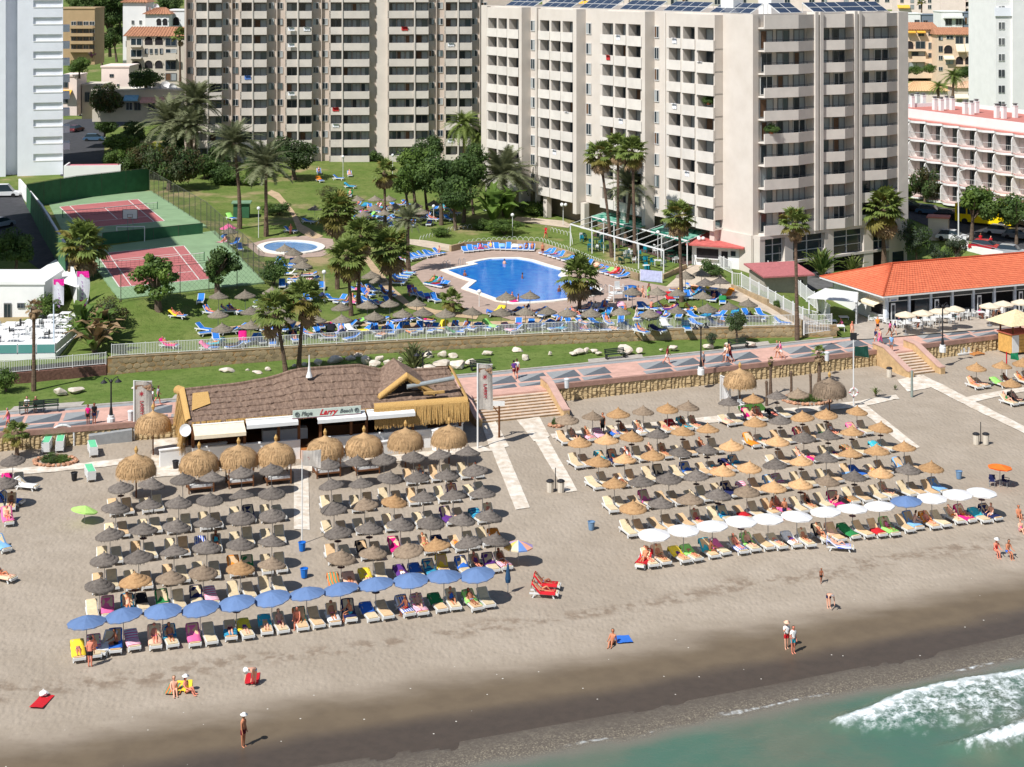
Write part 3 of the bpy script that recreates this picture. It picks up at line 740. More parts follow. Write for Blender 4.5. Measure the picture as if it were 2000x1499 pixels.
M_GREYF=mat('grey_window_frame',(.2,.2,.2),.5,namt=0)
M_RAILD=mat('dark_railing',(.03,.03,.035),.5,namt=0)
M_PINKW=mat('pinkish_wall',lin((232,222,218)),.85,namt=.06,nscale=.6)
M_REDROOF=mat('red_felt_roof',lin((196,124,112)),.85,namt=.1,nscale=1.2)
M_TILE=mat('weathered_roof_tile',lin((190,138,104)),.85,namt=.25,nscale=2.2,col2=lin((150,104,82)),bump=.5,bscale=10)
def win_mesh(kind_):
 """unit window: 1 wide, 1 high, centred on x, standing on z = 0, facing -y"""
 b=MB(); fr=M_ALU if kind_ in 'abef' else M_GREYF
 for x0,x1,z0,z1 in((-.5,.5,0,.06),(-.5,.5,.94,1),(-.5,-.45,.06,.94),(.45,.5,.06,.94),(-.025,.025,.06,.94)):b.bx(x0,x1,-.06,.04,z0,z1,0)
 l,r={'a':(1,2),'b':(1,1),'c':(2,2),'d':(1,2),'e':(3,1),'f':(2,1),'g':(1,1),'h':(3,2),'i':(2,4)}[kind_]
 b.bx(-.45,-.025,-.01,.03,.06,.94,l); b.bx(.025,.45,-.01,.03,.06,.94,r)
 return b.mesh('window_'+kind_,[fr,M_GLASS,M_CURT,M_WOOD,M_GLASS2])
WIN={k:win_mesh(k)for k in 'abcdefghi'}
rw=random.Random(5)
def window(parent,x,y,z,w,h,rz=0,kinds='abcdefghi',name='window'):
 me=WIN[rw.choice(kinds)]
 return put(name,me,parent,(x,y,z),rz,(w,1,h))
# the big cream block
C0=P(1470,0,16.0); RZ0=math.radians(33.37); c0,s0=math.cos(RZ0),math.sin(RZ0)
fb=thing('apartment_block','huge cream apartment block with rounded end balconies and solar panels on its roof','apartment block',(C0.x,C0.y,3.0),RZ0)
def tl(px):return((px-1000)*C0.y-FPX*C0.x)/(-FPX*s0-(px-1000)*c0)
def te(px):return((px-1000)*C0.y-FPX*C0.x)/(FPX*c0-(px-1000)*s0)
TOP=33.5; LEN=62.0; WID=te(1757)
MB().bx(.0,WID,0,LEN,6.6,TOP-.25).ob('wall',M_CREAM,fb)
MB().bx(1.6,WID-.3,1.2,LEN,-1,6.6).ob('ground_floor',mat('shaded_ground_floor_render',lin((140,126,110)),.85,namt=.08,nscale=.5),fb)  # wall colour darkened to paint in the shade of the recessed ground floor
MB().bx(.3,WID-.3,.3,LEN-.3,TOP-.25,TOP-.2).ob('roof',M_ROOFG,fb)
rp=MB()
for x0,x1,y0,y1 in((0,.25,0,LEN),(WID-.25,WID,0,LEN),(.25,WID-.25,0,.25),(.25,WID-.25,LEN-.25,LEN)):rp.bx(x0,x1,y0,y1,TOP-.25,TOP+.12)
rp.ob('roof_parapet',M_CREAM,fb)
OT=lambda k:TOP-1.7-2.8*k
NR=9
bays=[((1318,1412),((1379,1410),(1350,1373),(1322,1345))),((1188,1271),((1243,1267),(1217,1238),(1192,1213))),((1066.5,1136),((1114,1135),(1092,1110),(1070,1088))),((966,1029.5),((1009,1028),(988,1005),(968,985)))]
PR=1.35
for(bx0,bx1),ops in bays:
 ya,yb=tl(bx1),tl(bx0); b=MB()
 edges=sorted([(tl(p1),tl(p0))for p0,p1 in ops])
 solid=[]; cur=ya
 for e0,e1 in edges:solid.append((cur,e0)); cur=e1
 solid.append((cur,yb))
 for q0,q1 in solid:
  if q1-q0>.05:b.bx(-PR,-.02,q0,q1,OT(NR-1)-1.55,OT(0))
 b.bx(-PR,-.02,ya,yb,OT(0),TOP-.1); b.ob('bay_wall',M_CREAM,fb)
 for k in range(NR):
  zt=OT(k); zb=zt-1.55; c=MB()
  for i,(e0,e1)in enumerate(edges):
   f=e1-e0; q0=e0-.14 if i else ya; q1=e1+.14 if i<2 else yb
   d=.16 if i==0 else(.06 if i==1 else 0)
   c.bx(-PR-.08-d,-PR+.1,q0+.004*i,q1,zb-1.25-d*.6,zb)
  c.bx(-PR+.1,-.02,ya,yb,zb-1.25,zb-1.05,0)
  c.ob('balcony',M_CREAM2,fb)
  for e0,e1 in edges:
   window(fb,-.08,(e0+e1)/2,zb-1.0,e1-e0-.25,2.45,-math.pi/2,'cdghicc')
for p0,p1 in((1272,1278.5),(1137,1144),(1031,1036.5),(1053,1056),(956,958.5)):
 MB().bx(-PR-.25 if p1-p0>5 else-.7,-.02,tl(p1),tl(p0),5.0,TOP+.05).ob('pilaster',M_CREAM,fb)
for p in(1300,1175):MB().bx(-.12,-.02,tl(p+.8),tl(p-.8),6.6,TOP-.1).ob('drain_pipe',M_CREAM2,fb)
for p0,p1 in((1278.5,1288.5),(1145,1156),(1057,1066),(1037,1046),(958.5,966)):
 for k in range(NR):
  y0,y1=tl(p1),tl(p0)
  window(fb,-.05,(y0+y1)/2,OT(k)-1.75,y1-y0-.15,1.6,-math.pi/2,'aabefi')
for k in range(6):MB().bx(-1.0,-.2,6+k*9.2,6.9+k*9.2,0,6.6).ob('column',M_CREAM,fb)
ebays=((1480,1575.5),(1591.5,1652.5),(1666.5,1738))
for(p0,p1)in ebays:
 x0,x1=te(p0),te(p1); xm=x0+(x1-x0)*.6; w=x1-x0
 def band(b,z0,z1,mi=0,th=.16,off=0):
  pts=[(x0,-1.25-off),(xm,-2.0-off),(x1,-1.35-off)]
  pin=[(x0,-1.25+th),(xm,-2.0+th),(x1,-1.35+th)]
  b.prism(pts+pin[::-1],z0,z1,mi)
 for k in range(NR+1):
  zb=OT(k)-1.55 if k<NR else 0
  b=MB()
  if k==0:
   t=MB(); band(t,OT(0),TOP); t.prism([(x0,0),(x0,-1.2),(xm,-1.95),(x1,-1.3),(x1,0)],OT(0),OT(0)+.2); t.ob('roof_parapet',M_CREAM2,fb)
  if k<NR:
   band(b,zb-1.25,zb-.02); b.prism([(x0,-.02),(x0,-1.1),(xm,-1.84),(x1,-1.2),(x1,-.02)],zb-1.245,zb-1.05)
   bo=b.ob('balcony',M_CREAM2,fb)
   r=MB(); r.cyl((x0,-1.2,zb+.22),(xm,-1.95,zb+.22),.03,n=5); r.cyl((xm,-1.95,zb+.22),(x1,-1.3,zb+.22),.03,n=5)
   for i in range(7):
    u=i/6; px_,py_=(x0+(xm-x0)*u/.6,-1.2-.75*u/.6)if u<.6 else(xm+(x1-xm)*(u-.6)/.4,-1.95+.65*(u-.6)/.4)
    r.cyl((px_,py_,zb-.05),(px_,py_,zb+.22),.02,n=4,caps=False)
   r.ob('railing',M_RAILD,bo)
   n=3 if w>8 else 2
   for i in range(n):
    window(fb,x0+w*(i+.5)/n,-.05,zb-1.0,w/n*(.62+.25*rw.random()),2.4,0,'cdcighb')
for p0,p1 in((1575.5,1591.5),(1652.5,1666.5)):
 x0,x1=te(p0),te(p1); m_=(x0+x1)/2
 MB().bx(x0,m_-.15,-1.55,-.02,6.6,TOP+.3).bx(m_-.15,m_+.15,-1.1,-.02,6.6,TOP+.28).bx(m_+.15,x1,-1.55,-.02,6.6,TOP+.3).ob('pylon',M_CREAM2,fb)
MB().bx(te(1738),WID,-1.5,-.02,6.6,TOP+.1).ob('pylon',M_CREAM2,fb)
MB().bx(-.06,te(1480),-.12,-.02,0,TOP-.02).ob('end_wall',M_CREAM,fb)
MB().bx(-.2,1.6,0,te(1480)+6,-1,6.6).ob('corner_pier',M_CREAM,fb)
MB().bx(0,WID,-1.35,1.2,6.2,6.62).bx(0,WID,-1.35,1.2,2.9,3.2).ob('floor_slab',M_CREAM,fb)
for p0,p1 in((1470,1480),(1519,1535),(1597,1614),(1673,1691),(1722,1757)):
 MB().bx(te(p0),te(p1),-1.3,-.2,-1,6.2).ob('column',M_CREAM,fb)
for p0,p1 in((1481,1518),(1536,1596),(1615,1672),(1692,1721)):
 x0,x1=te(p0),te(p1); b=MB(); b.bx(x0,x1,-.75,-.7,3.3,6.15,1)
 n=max(2,int((x1-x0)/2.2))
 for i in range(n+1):b.bx(x0+(x1-x0)*i/n-.06,x0+(x1-x0)*i/n+.06,-.85,-.76,3.2,6.2)
 for z in(4.2,5.3):b.bx(x0,x1,-.84,-.77,z,z+.08)
 b.ob('glazed_front',[M_ALU,M_GLASS],fb)
 MB().bx(x0,x1,-.3,-.2,-1,2.9).ob('garage_door',M_DARKIN,fb)  # flat near-black panel paints the shade inside the lower openings
MB().bx(te(1722)+.6,te(1722)+2.6,-1.36,-1.31,.4,2.6).ob('door',M_GLASS,fb)
M_SOLAR=mat('blue_black_solar_glass',(.035,.05,.085),.18,namt=.1,nscale=1.5,spec=.6)
pan=MB(); pan.bx(-.93,.93,-.62,.62,0,.04,0).bx(-.88,.88,-.57,.57,.04,.05,1)
PANEL=pan.mesh('panel',[M_ALU,M_SOLAR])
def solar(cx,cy,cols,rz,label):
 a=thing('solar_array',label,'solar array',(C0.x+cx*c0-cy*s0,C0.y+cx*s0+cy*c0,3+TOP-.2),RZ0+rz,'solar arrays on the roof of the cream block')
 b=MB()
 for x in(-cols*.95,0,cols*.95):
  b.cyl((x,1.05,0),(x,1.05,1.5),.05,n=5).cyl((x,-1.1,0),(x,-1.1,.35),.05,n=5).cyl((x,-1.1,.32),(x,1.1,1.48),.05,n=5)
 b.ob('frame',M_ALU,a)
 for r_ in range(2):
  for c in range(cols):
   o=put('panel',PANEL,a,(-cols*.95+(c+.5)*1.9,-.58+r_*1.16,.62+r_*.62)); o.rotation_euler=(R(28),0,0)
k=0
for y in(4,13.5,23,32.5,42,51.5):
 solar(2.2,y+1.5,4,-math.pi/2,'tilted solar panels on the cream block roof, %s array back from the seaward corner'%ORD[k]); k+=1
for i,x in enumerate((7.5,15.3,21.8)):
 solar(x,2.4,(2,4,3)[i],0,'tilted solar panels above the rounded balconies, '+('nearest the corner','in the middle','at the far end')[i])
for px,w_,h_ in((1583,2.2,2.2),(1505,1.6,1.8)):
 b=MB().bx(te(px)-w_/2,te(px)+w_/2,6,8.4,TOP-.2,TOP+h_).ob('stair_housing',M_WHITE,fb)
# the wide beige block behind
bb0=P(590,0,11.2); dxy=Vector((1,.08)).normalized(); RZ1=math.atan2(dxy.y,dxy.x)
bb=thing('apartment_block','wide beige apartment block with rows of small balconies across the back of the garden','apartment block',(bb0.x,bb0.y,7.5),RZ1)
def tb(px):return((px-1000)*bb0.y-FPX*bb0.x)/(FPX*dxy.x-(px-1000)*dxy.y)
ZT=lambda k:36.4-2.8*k-7.5
x0,x1=tb(361),tb(1000)
MB().bx(x0,x1,0,16,-1,ZT(-3)+1).ob('wall',M_BEIGE,bb)
MB().bx(x0-.3,x1+.3,-.3,16.3,ZT(-3)+1,ZT(-3)+1.5).ob('roof',M_ROOFG,bb)
MB().bx(tb(735),tb(757),-.35,-.01,0,ZT(-3)+.9).ob('stair_wall',mat('pale_beige_render',lin((216,206,194)),.85,namt=.04,nscale=.4),bb)
pairs=((383,406,408.5,434.5),(471,493.5,496,522),(559,581,584,609.5),(644.5,667.5,670.5,721.5),(758,808,811,836.5),(868.5,892.5,895.5,921))
MB().bx(tb(361.5),tb(365),-1.0,-.01,-1,ZT(-3)+.9).ob('pilaster',M_BEIGE,bb)
for a0,a1,b0_,b1_ in pairs:
 for p in((a1+b0_)/2,):MB().bx(tb(p-1.3),tb(p+1.3),-1.75,-.01,0,ZT(-3)+.9).ob('pilaster',M_BEIGE2,bb)
 wb=MB().bx(tb(a0-1),tb(a0)+.15,-1.3,-.01,0,ZT(-3)+.9).ob('side_wall',M_BEIGE,bb)
 for k in range(-2,10):
  zt=ZT(k); zb=zt-1.5
  for j,(q0,q1)in enumerate(((a0,a1),(b0_,b1_))):
   xa,xb=tb(q0),tb(q1); pr=1.3 if j==0 else 1.6
   MB().bx(xa-.1 if j==0 else xa,xb,-pr,-pr+.15,zb-(1.3 if k<9 else 1.9),zb).bx(xa,xb,-pr+.15,-.01,zb-1.3,zb-1.1).bx(xb-.15,xb,-pr+.15,-.01,zb-1.1,zb).ob('balcony',M_BEIGE2,bb)
   n=3 if q1-q0>40 else 1
   for i in range(n):
    w=(xb-xa)/n
    window(bb,xa+w*(i+.5),-.06,zb-1.05,w*.9,2.4,0,'ccddcghii')
for p in(372,441,460,530,547,617,635,843,860,927,945):
 for k in range(-2,10):
  window(bb,tb(p),-.06,ZT(k)-1.2,.95,1.15,0,'aabbefdi')
for p in(453,541,628,852,937):
 MB().bx(tb(p-.8),tb(p+.8),-.5,-.01,0,ZT(-3)+.9).ob('pilaster',M_BEIGE,bb)
M_LAUN=[mat('laundry_'+n,lin(c),.9,namt=.05)for n,c in(('white',(236,236,240)),('magenta',(226,40,140)),('blue',(90,130,200)),('red',(190,50,50)))]
def laundry(root,loc,rz,w,ci,where):
 M_=Matrix.Translation(root.location)@Matrix.Rotation(root.rotation_euler.z,4,'Z'); q=M_@Vector(loc); b=MB(); n=5
 vs=[((u/n-.5)*w,-.03-.03*(u%2)-(.0 if v else .25),-.65*max(0,v-1)/2+(.02 if v<2 else 0)-(.03*(u%3)))for v in range(4)for u in range(n+1)]
 b.add(vs,[(v*(n+1)+u,(v+1)*(n+1)+u,(v+1)*(n+1)+u+1,v*(n+1)+u+1)for v in range(3)for u in range(n)])
 tag(b.ob('hanging_towel',M_LAUN[ci],None,q,root.rotation_euler.z+rz),'%s towel on a balcony %s'%(('white','magenta','blue','red')[ci],where),'towel','towels drying on the balconies')
for px,k,ci in((394,5,0),(570,1,0),(570,2,0),(570,5,0),(656,7,0),(600,1,0),(880,2,0),(908,3,0),(908,5,0),(823,6,0),(656,6,3),(790,1,3),(880,8,0),(485,4,2)):
 laundry(bb,(tb(px),-1.34 if px%3 else-1.64,ZT(k)-1.46),0,1.1,ci,'of the beige block, %s floor up, %s part'%(ORD[9-k],'left' if px<500 else 'inner left' if px<640 else 'middle' if px<700 else 'inner right' if px<850 else 'right')+(' stairside' if px in(600,790)else ''))
for px,k,ci in((976,7,1),(1225,0,0),(1386,1,0),(1335,3,0),(1205,1,3),(1125,4,0),(1230,4,0),(1360,6,0),(1100,6,0),(1335,0,0)):
 laundry(fb,(-PR-.12,tl(px),OT(k)-1.52),-math.pi/2,.9,ci,'of the cream block, %s floor down, %s bay%s'%(ORD[k],'far' if px<1030 else 'second' if px<1140 else 'third' if px<1270 else 'near',' middle' if px in(1225,1360)else ''))
for i,(px,k,l)in enumerate(((1493,4,'leafy balcony plant on the corner of the rounded end balconies'),(1395,3,'dark climbing plant filling one balcony of the cream block'))):
 q=Matrix.Translation(fb.location)@Matrix.Rotation(RZ0,4,'Z')@(Vector((te(px),-1.2,OT(k)-1.2))if i==0 else Vector((-.9,tl(px),OT(k)-.9)))
 BALC_PLANTS=globals().setdefault('BALC_PLANTS',[]); BALC_PLANTS.append((q,l))
# white tower on the left edge
T0=P(34,0,12.0)
lt=thing('tower_block','pale grey white tower block with stacked recessed panels beside the tennis courts','tower block',(T0.x,T0.y,7.5),R(15.6))
k12=1/12.0
MB().bx(0,86*k12,.25,18,0,46).ob('wall',M_COOLW,lt)
MB().bx(-22*k12,0,2.2,18,0,46).ob('recess_wall',M_COOLW,lt)
MB().bx(-120*k12,-22*k12,.1,18,0,46).ob('wing_wall',M_COOLW,lt)
zz=lambda y:42-(y+58)/12.0-7.5
fl=MB().bx(0,29.8*k12,0,.25,0,46).bx(84.8*k12,86*k12,.002,.25,0,46)
fl.ob('wall_band',M_COOLW,lt)
zlow=0
bot=[zz(316-33.45*i)for i in range(14)]
for i,z in enumerate(bot):
 MB().bx(29.8*k12,84.8*k12,0,.25,zlow,z).ob('wall_band',M_COOLW,lt)
 MB().bx(29.8*k12,84.8*k12,-.05,.2,z-.09,z+.06).ob('panel_ledge',M_WHITE,lt)
 zlow=z+1.15
MB().bx(29.8*k12,84.8*k12,0,.25,zlow,46).ob('wall_band',M_COOLW,lt)
for i in range(8):
 z=zz(65+33.45*i)
 MB().bx(86*k12,99*k12,3,7,z,z+1.1).ob('side_balcony',M_COOLW,lt)
for i,y in enumerate((300,318)):MB().bx(-95*k12,-28*k12-1.0,.02,.1,zz(345),zz(325)).ob('door',M_DARKIN,lt)if i==0 else None
st=thing('tower_block','pale tower block whose shadow falls across the tennis courts','tower block',(-64,181,4),R(19.5))
MB().bx(-16,0,0,32,0,44).ob('wall',M_COOLW,st)
for i in range(14):MB().bx(-8,2.4,30,33.5,2+i*2.95,3.2+i*2.95).ob('balcony',M_COOLW,st)
# pink terraced hotel on the right
h0=P(1757,0,12.5); hd=Vector((.40,-.916)).normalized(); RZ2=math.atan2(hd.y,hd.x)
ph=thing('hotel','white hotel with zigzag terracotta edged balconies and a flat red roof','hotel',(h0.x,h0.y,0),RZ2)
HL=43.0
MB().bx(-6,HL,.0,15,5,19.2).ob('wall',M_PINKW,ph)
MB().bx(-5.7,HL-.3,.3,14.7,19.2,19.9).ob('roof',M_REDROOF,ph)
b=MB()
for a in((-6,HL,-.02,.3),(-6,HL,14.7,15),(-6,-5.7,.3,14.7),(HL-.3,HL,.3,14.7)):b.bx(*a,19.2,20.5)
b.ob('roof_parapet',M_WHITE,ph)
def zig(n0,n1,off=0,P_=3.9):
 pts=[]
 for i in range(n0,n1):pts+=[(i*P_,-1.15-off),(i*P_+1.5,-2.0-off),(i*P_+2.5,-2.0-off)]
 return pts+[(n1*P_,-1.15-off)]
zp=zig(-1,11)
for z,nm in((18.7,'eaves'),(15.9,'balcony_slab'),(13.0,'balcony_slab'),(10.1,'balcony_slab'),(7.2,'balcony_slab')):
 poly=zp+[(zp[-1][0],-.02),(zp[0][0],-.02)]
 e=MB().prism(poly,z,z+.36).ob(nm,M_WHITE,ph)
 pi=[(x,y+.12)for x,y in zp]+[(zp[-1][0],-.03),(zp[0][0],-.03)]
 MB().prism(pi,z+.361,z+.40).ob('floor_tiles',mat('dusty_pink_tiles',lin((220,196,188)),.85,namt=.08)if z<18 else M_REDROOF,e)
 MB().tube([(x,y+.03,z+.37)for x,y in zp],[.045]*len(zp),4).ob('red_edge',M_REDROOF,e)
dv=MB(); pr=[(0,0),(-1.35,0),(-1.35,1.7),(-1.2,2.15),(-.8,2.4),(0,2.45)]
vs=[(-.07,y,z)for y,z in pr]+[(.07,y,z)for y,z in pr]
dv.add(vs,[tuple(range(6)),tuple(range(11,5,-1))]+[(i,(i+1)%6,6+(i+1)%6,6+i)for i in range(6)])
DIV=dv.mesh('divider',M_WHITE)
rl=MB()
pts=[(.1,-1.2),(1.5,-1.92),(2.5,-1.92),(3.8,-1.2)]
for i in range(3):
 rl.cyl((*pts[i],1.0),(*pts[i+1],1.0),.035,n=5)
 for j in range(5):
  u=j/5; rl.cyl((pts[i][0]+(pts[i+1][0]-pts[i][0])*u,pts[i][1]+(pts[i+1][1]-pts[i][1])*u,.05),(pts[i][0]+(pts[i+1][0]-pts[i][0])*u,pts[i][1]+(pts[i+1][1]-pts[i][1])*u,1.0),.015,n=4,caps=False)
RAIL=rl.mesh('railing',M_ALU)
for z in(16.3,13.4,10.5,7.6):
 for i in range(-1,11):
  x=i*3.9
  put('divider',DIV,ph,(x,-.02,z)); put('railing',RAIL,ph,(x,0,z))
  window(ph,x+2.2,-.06,z+.02,1.9,2.2,0,'bgdg')
cm=MB().box((0,0,.85),(.62,.62,1.7)).box((0,0,1.76),(.7,.7,.12)).box((0,0,1.95),(.4,.4,.28),0,1).box((0,0,2.12),(.6,.6,.08),0,1)
CHIM=cm.mesh('chimney',[M_WHITE,M_GREYF])
for cx,cy in((235,210),(320,230),(395,205),(485,215),(660,270),(755,280),(835,260),(920,270),(1115,330),(1210,340),(1285,315),(1590,390),(1695,400),(1865,385)):
 p=G(1740+cx/7.69,180+cy/7.69,19.9); q=p-h0; q.z=0
 put('chimney',CHIM,ph,(q.x*hd.x+q.y*hd.y,-q.x*hd.y+q.y*hd.x,19.9))
# white tower on the right edge
rt0=P(1945,0,10.7)
rt=thing('tower_block','bright white tower block with paired narrow windows at the right edge','tower block',(rt0.x,rt0.y,8),R(8))
MB().bx(0,3.0,0,12,0,44).ob('wall',M_WHITE,rt)
MB().bx(3.0,12,-.5,12,0,44).ob('wing_wall',M_WHITE,rt)
b=MB().bx(-.2,3.0,-.3,0,0,.01)
MB().bx(-.25,3.0,-.25,-.01,25.6,27.2).ob('cornice',M_COOLW,rt)
for i in range(9):
 z=42-(27+31*i+58)/10.7-8
 window(rt,.75,-.05,z,.5,1.35,0,'bg'); window(rt,1.4,-.05,z,.5,1.35,0,'bg')
# low houses of the town
M_PEACH=mat('peach_render',lin((226,200,174)),.85,namt=.05,nscale=.4)
M_OCHRE=mat('ochre_render',lin((178,152,116)),.85,namt=.06,nscale=.5)
M_PALEP=mat('pale_pink_render',lin((236,218,208)),.85,namt=.04,nscale=.5)
M_STONEW=mat('grey_cream_render',lin((206,196,180)),.85,namt=.05,nscale=.5)
M_YEL=mat('yellow_awning_cloth',lin((238,178,70)),.8,namt=.06)
M_AWN=mat('cream_awning_cloth',lin((236,220,190)),.8,namt=.05)
M_SLATE=mat('slate_blue_render',lin((120,130,142)),.85,namt=.06)
def house(px0,px1,pyt,pyb,s,label,wall=M_WHITE,roof='flat',wins=(),depth=9,rh=1.6,cat='house',arches=(),awn=(),balc=(),rz=0,extra_roof=M_TILE):
 """a building drawn at its scale s: front face between two columns and two rows of the photo"""
 o=P(px0,pyb,s); w=(px1-px0)/s; h=(pyb-pyt)/s
 t=thing('building',label,cat,(o.x,o.y,o.z),rz)
 MB().bx(0,w,0,depth,-2,h).ob('wall',wall,t)
 if roof=='flat':
  MB().bx(-.15,w+.15,-.15,depth+.15,h,h+.3).ob('roof',wall,t)
 else:
  ov=.5; b=MB(); n=max(4,int(w/.55)); e=min(w*.3,depth*.45)if roof=='hip' else 0
  f=[]
  rz_=h+rh; a=[(-ov,-ov,h),(w+ov,-ov,h),(w+ov,depth+ov,h),(-ov,depth+ov,h),(e,depth/2,rz_),(w-e,depth/2,rz_)]
  b.add(a,[(0,1,5,4),(1,2,5),(2,3,4,5),(3,0,4),(3,2,1,0)])
  r_=b.ob('roof',extra_roof,t); c=MB()
  for i in range(n+1):
   u=i/n; xb_=-ov+(w+2*ov)*u; xt=e+(w-2*e)*u
   c.cyl((xb_,-ov,h+.03),(xt,depth/2,rz_+.03),.09,n=5,caps=False)
  kind(c.ob('roof_tile',extra_roof,r_),'stuff')
 for r_ in wins:
  x0,y0,x1,y1=r_[:4]; ks=r_[4]if len(r_)>4 else 'bdgc'
  window(t,(x0+x1)/2/s-px0/s,-.06,(pyb-y1)/s,(x1-x0)/s,(y1-y0)/s,0,ks)
 for x0,y0,x1,y1 in arches:
  b=MB(); r_=(x1-x0)/2/s; cx=(x0+x1)/2/s-px0/s; zb=(pyb-y1)/s; zh=max((y1-y0)/s-r_,.1)
  pts=[(cx-r_,zb),(cx+r_,zb)]+[(cx+r_*math.cos(a),zb+zh+r_*math.sin(a))for a in[math.pi*i/8 for i in range(9)]]
  b.add([(x,-.04,z)for x,z in pts],[tuple(range(len(pts)))]); b.ob('arched_window',M_DARKIN,t)
  pts2=[(cx+(r_+.12)*math.cos(math.pi*i/8),zb+zh+(r_+.12)*math.sin(math.pi*i/8))for i in range(9)]
  c=MB().tube([(x,-.08,z)for x,z in pts2],[.09]*9,5); c.ob('arch_trim',wall,t)
 for x0,y0,x1,y1,m in awn:
  xa,xb=(x0-px0)/s,(x1-px0)/s; za,zb=(pyb-y0)/s,(pyb-y1)/s
  MB().add([(xa,-.05,za),(xb,-.05,za),(xb,-1.3,zb+.15),(xa,-1.3,zb+.15),(xa,-1.3,zb-.1),(xb,-1.3,zb-.1)],[(3,2,1,0),(4,5,2,3)]).ob('awning',m,t)
 for x0,y0,x1,y1 in balc:
  MB().bx((x0-px0)/s,(x1-px0)/s,-1.2,-1.05,(pyb-y1)/s,(pyb-y0)/s).bx((x0-px0)/s,(x1-px0)/s,-1.05,-.02,(pyb-y1)/s,(pyb-y1)/s+.2).ob('balcony',wall,t)
 return t
W4=lambda xs,y0,y1,w=8,k='bdgc':[(x,y0,x+w,y1,k)for x in xs]
house(1757,1830,58,138,7.6,'peach flats with tiled roof and yellow awnings behind the cream block',M_PEACH,'gable',W4((1760,1813),63,70,7)+W4((1793,),63,71,12)+W4((1760,1813),83,97,7)+W4((1788,),81,96,19)+W4((1760,1813),104,113,7)+W4((1780,),101,110,27)+W4((1760,1813),124,134,7)+W4((1774,),122,136,32),10,1.7,'apartment block',((1769,81,1784,96),),((1768,60,1787,64,M_YEL),(1789,60,1806,64,M_YEL)),((1768,96,1807,100),(1780,110,1806,121)))
house(1830,1947,68,150,7.7,'peach flats with arches and cream awnings beside the bright white tower',M_PEACH,'gable',W4((1833,),71,79,8)+W4((1848,),70,77,14)+W4((1866,1885),71,86,15,'bg')+W4((1833,),90,102,8)+W4((1833,),109,118,8)+W4((1847,),117,126,15)+W4((1906,),115,129,18,'bg')+W4((1833,),131,139,8)+W4((1915,),92,99,16)+W4((1936,),102,109,10)+W4((1936,),126,136,10)+W4((1905,),136,144,28,'bg'),10,1.7,'apartment block',((1844,89,1860,105),(1867,111,1881,127),(1885,111,1899,127)),((1866,86,1883,101,M_AWN),(1884,86,1901,101,M_AWN),(1936,80,1947,95,M_YEL),(1842,109,1862,116,M_AWN)),((1866,126,1902,130),(1905,98,1932,105)))
house(1757,1800,28,46,6.4,'white flat roofed house with slate blue side behind the peach flats',M_WHITE,'flat',W4((1762,),38,45,8,'bg')+W4((1786,),39,46,10,'bg'),8)
house(1798,1832,30,50,6.4,'slate blue flat roofed house between white houses above the peach flats',M_SLATE,'flat',W4((1803,),40,46,9,'bg'),8)
house(1838,1882,24,54,6.6,'white modern villa with dark porch below the hillside flats',M_WHITE,'flat',W4((1846,1866),36,50,13,'bg'),9,balc=((1842,32,1880,36),))
house(1880,1908,26,52,6.6,'grey villa wing with dark blinds beside the white modern villa',M_SLATE,'flat',W4((1884,1896),34,48,9,'eh'),8)
house(1752,1836,-6,22,5.2,'peach terrace houses with orange awning on the hillside',M_PALEP,'gable',W4((1758,1778,1794,1812),-2,6,7)+W4((1758,1778,1794,1812),10,18,7),8,1.5,awn=((1752,10,1776,16,M_YEL),))
house(1838,1890,-20,20,5.0,'blank pinkish end wall of a hillside apartment block',M_PALEP,'flat',(),8,cat='apartment block')
house(1886,1948,-14,18,5.0,'hillside apartment block with red tiled balcony edges',M_PALEP,'flat',W4((1890,1905,1920,1935),5,13,9)+W4((1890,1905,1920,1935),-8,0,9),8,cat='apartment block',balc=((1886,0,1945,4),(1886,13,1945,17)))
house(1640,1752,-18,14,4.9,'hillside terrace with red tiled roof above the solar panels',M_PALEP,'gable',W4((1648,1668,1688,1708,1728),-5,5,9),8,1.6)
house(1480,1640,-14,16,5.0,'long low terracotta and white building beyond the solar panels',M_PALEP,'gable',W4((1488,1510,1532,1580,1604),-3,7,11),8,1.6)
house(1230,1480,-16,16,5.1,'long pale apartment building seen above the cream block roof',M_STONEW,'flat',W4((1240,1262,1310,1332,1395,1420,1446),-6,10,12,'ebdh'),8,cat='apartment block')
house(1060,1228,-16,14,5.1,'cream house with orange blinds above the cream block roof',M_PALEP,'flat',W4((1110,1134,1170,1198),-6,8,11,'ebf'),8,awn=((1128,2,1148,8,M_YEL),(1160,2,1188,8,M_YEL)))
house(1770,1850,178,194,8.8,'low pavilion with sand coloured hip roof behind the white hotel',M_PALEP,'hip',(),9,1.8,extra_roof=mat('sand_roof',lin((214,176,132)),.9,namt=.08))
house(1870,1950,172,196,8.8,'low restaurant with pale awnings behind the white hotel',M_STONEW,'hip',W4((1890,1910,1928),182,192,14,'bg'),8,1.2,extra_roof=mat('sand_roof2',lin((220,184,150)),.9,namt=.08),awn=((1862,184,1890,192,M_AWN),))
oh=house(119,185,18,108,9.4,'ochre hotel with stacked loggias behind the left tower',M_OCHRE,'flat',W4((139,151,163,175),42,50,10,'bg')+W4((139,151,163,175),57,65,10,'bg')+W4((139,151,163,175),72,80,10,'bg')+W4((139,151,163,175),88,96,10,'bg'),8,cat='hotel',balc=((137,50,184,56),(137,65,184,71),(137,80,184,86),(137,96,184,102)))
house(240,285,5,130,9.0,'tall white house with terracotta cap roof behind the arcaded house',M_WHITE,'hip',W4((257,272),40,48,5,'bg')+W4((246,),80,92,5,'bg'),8,1.3)
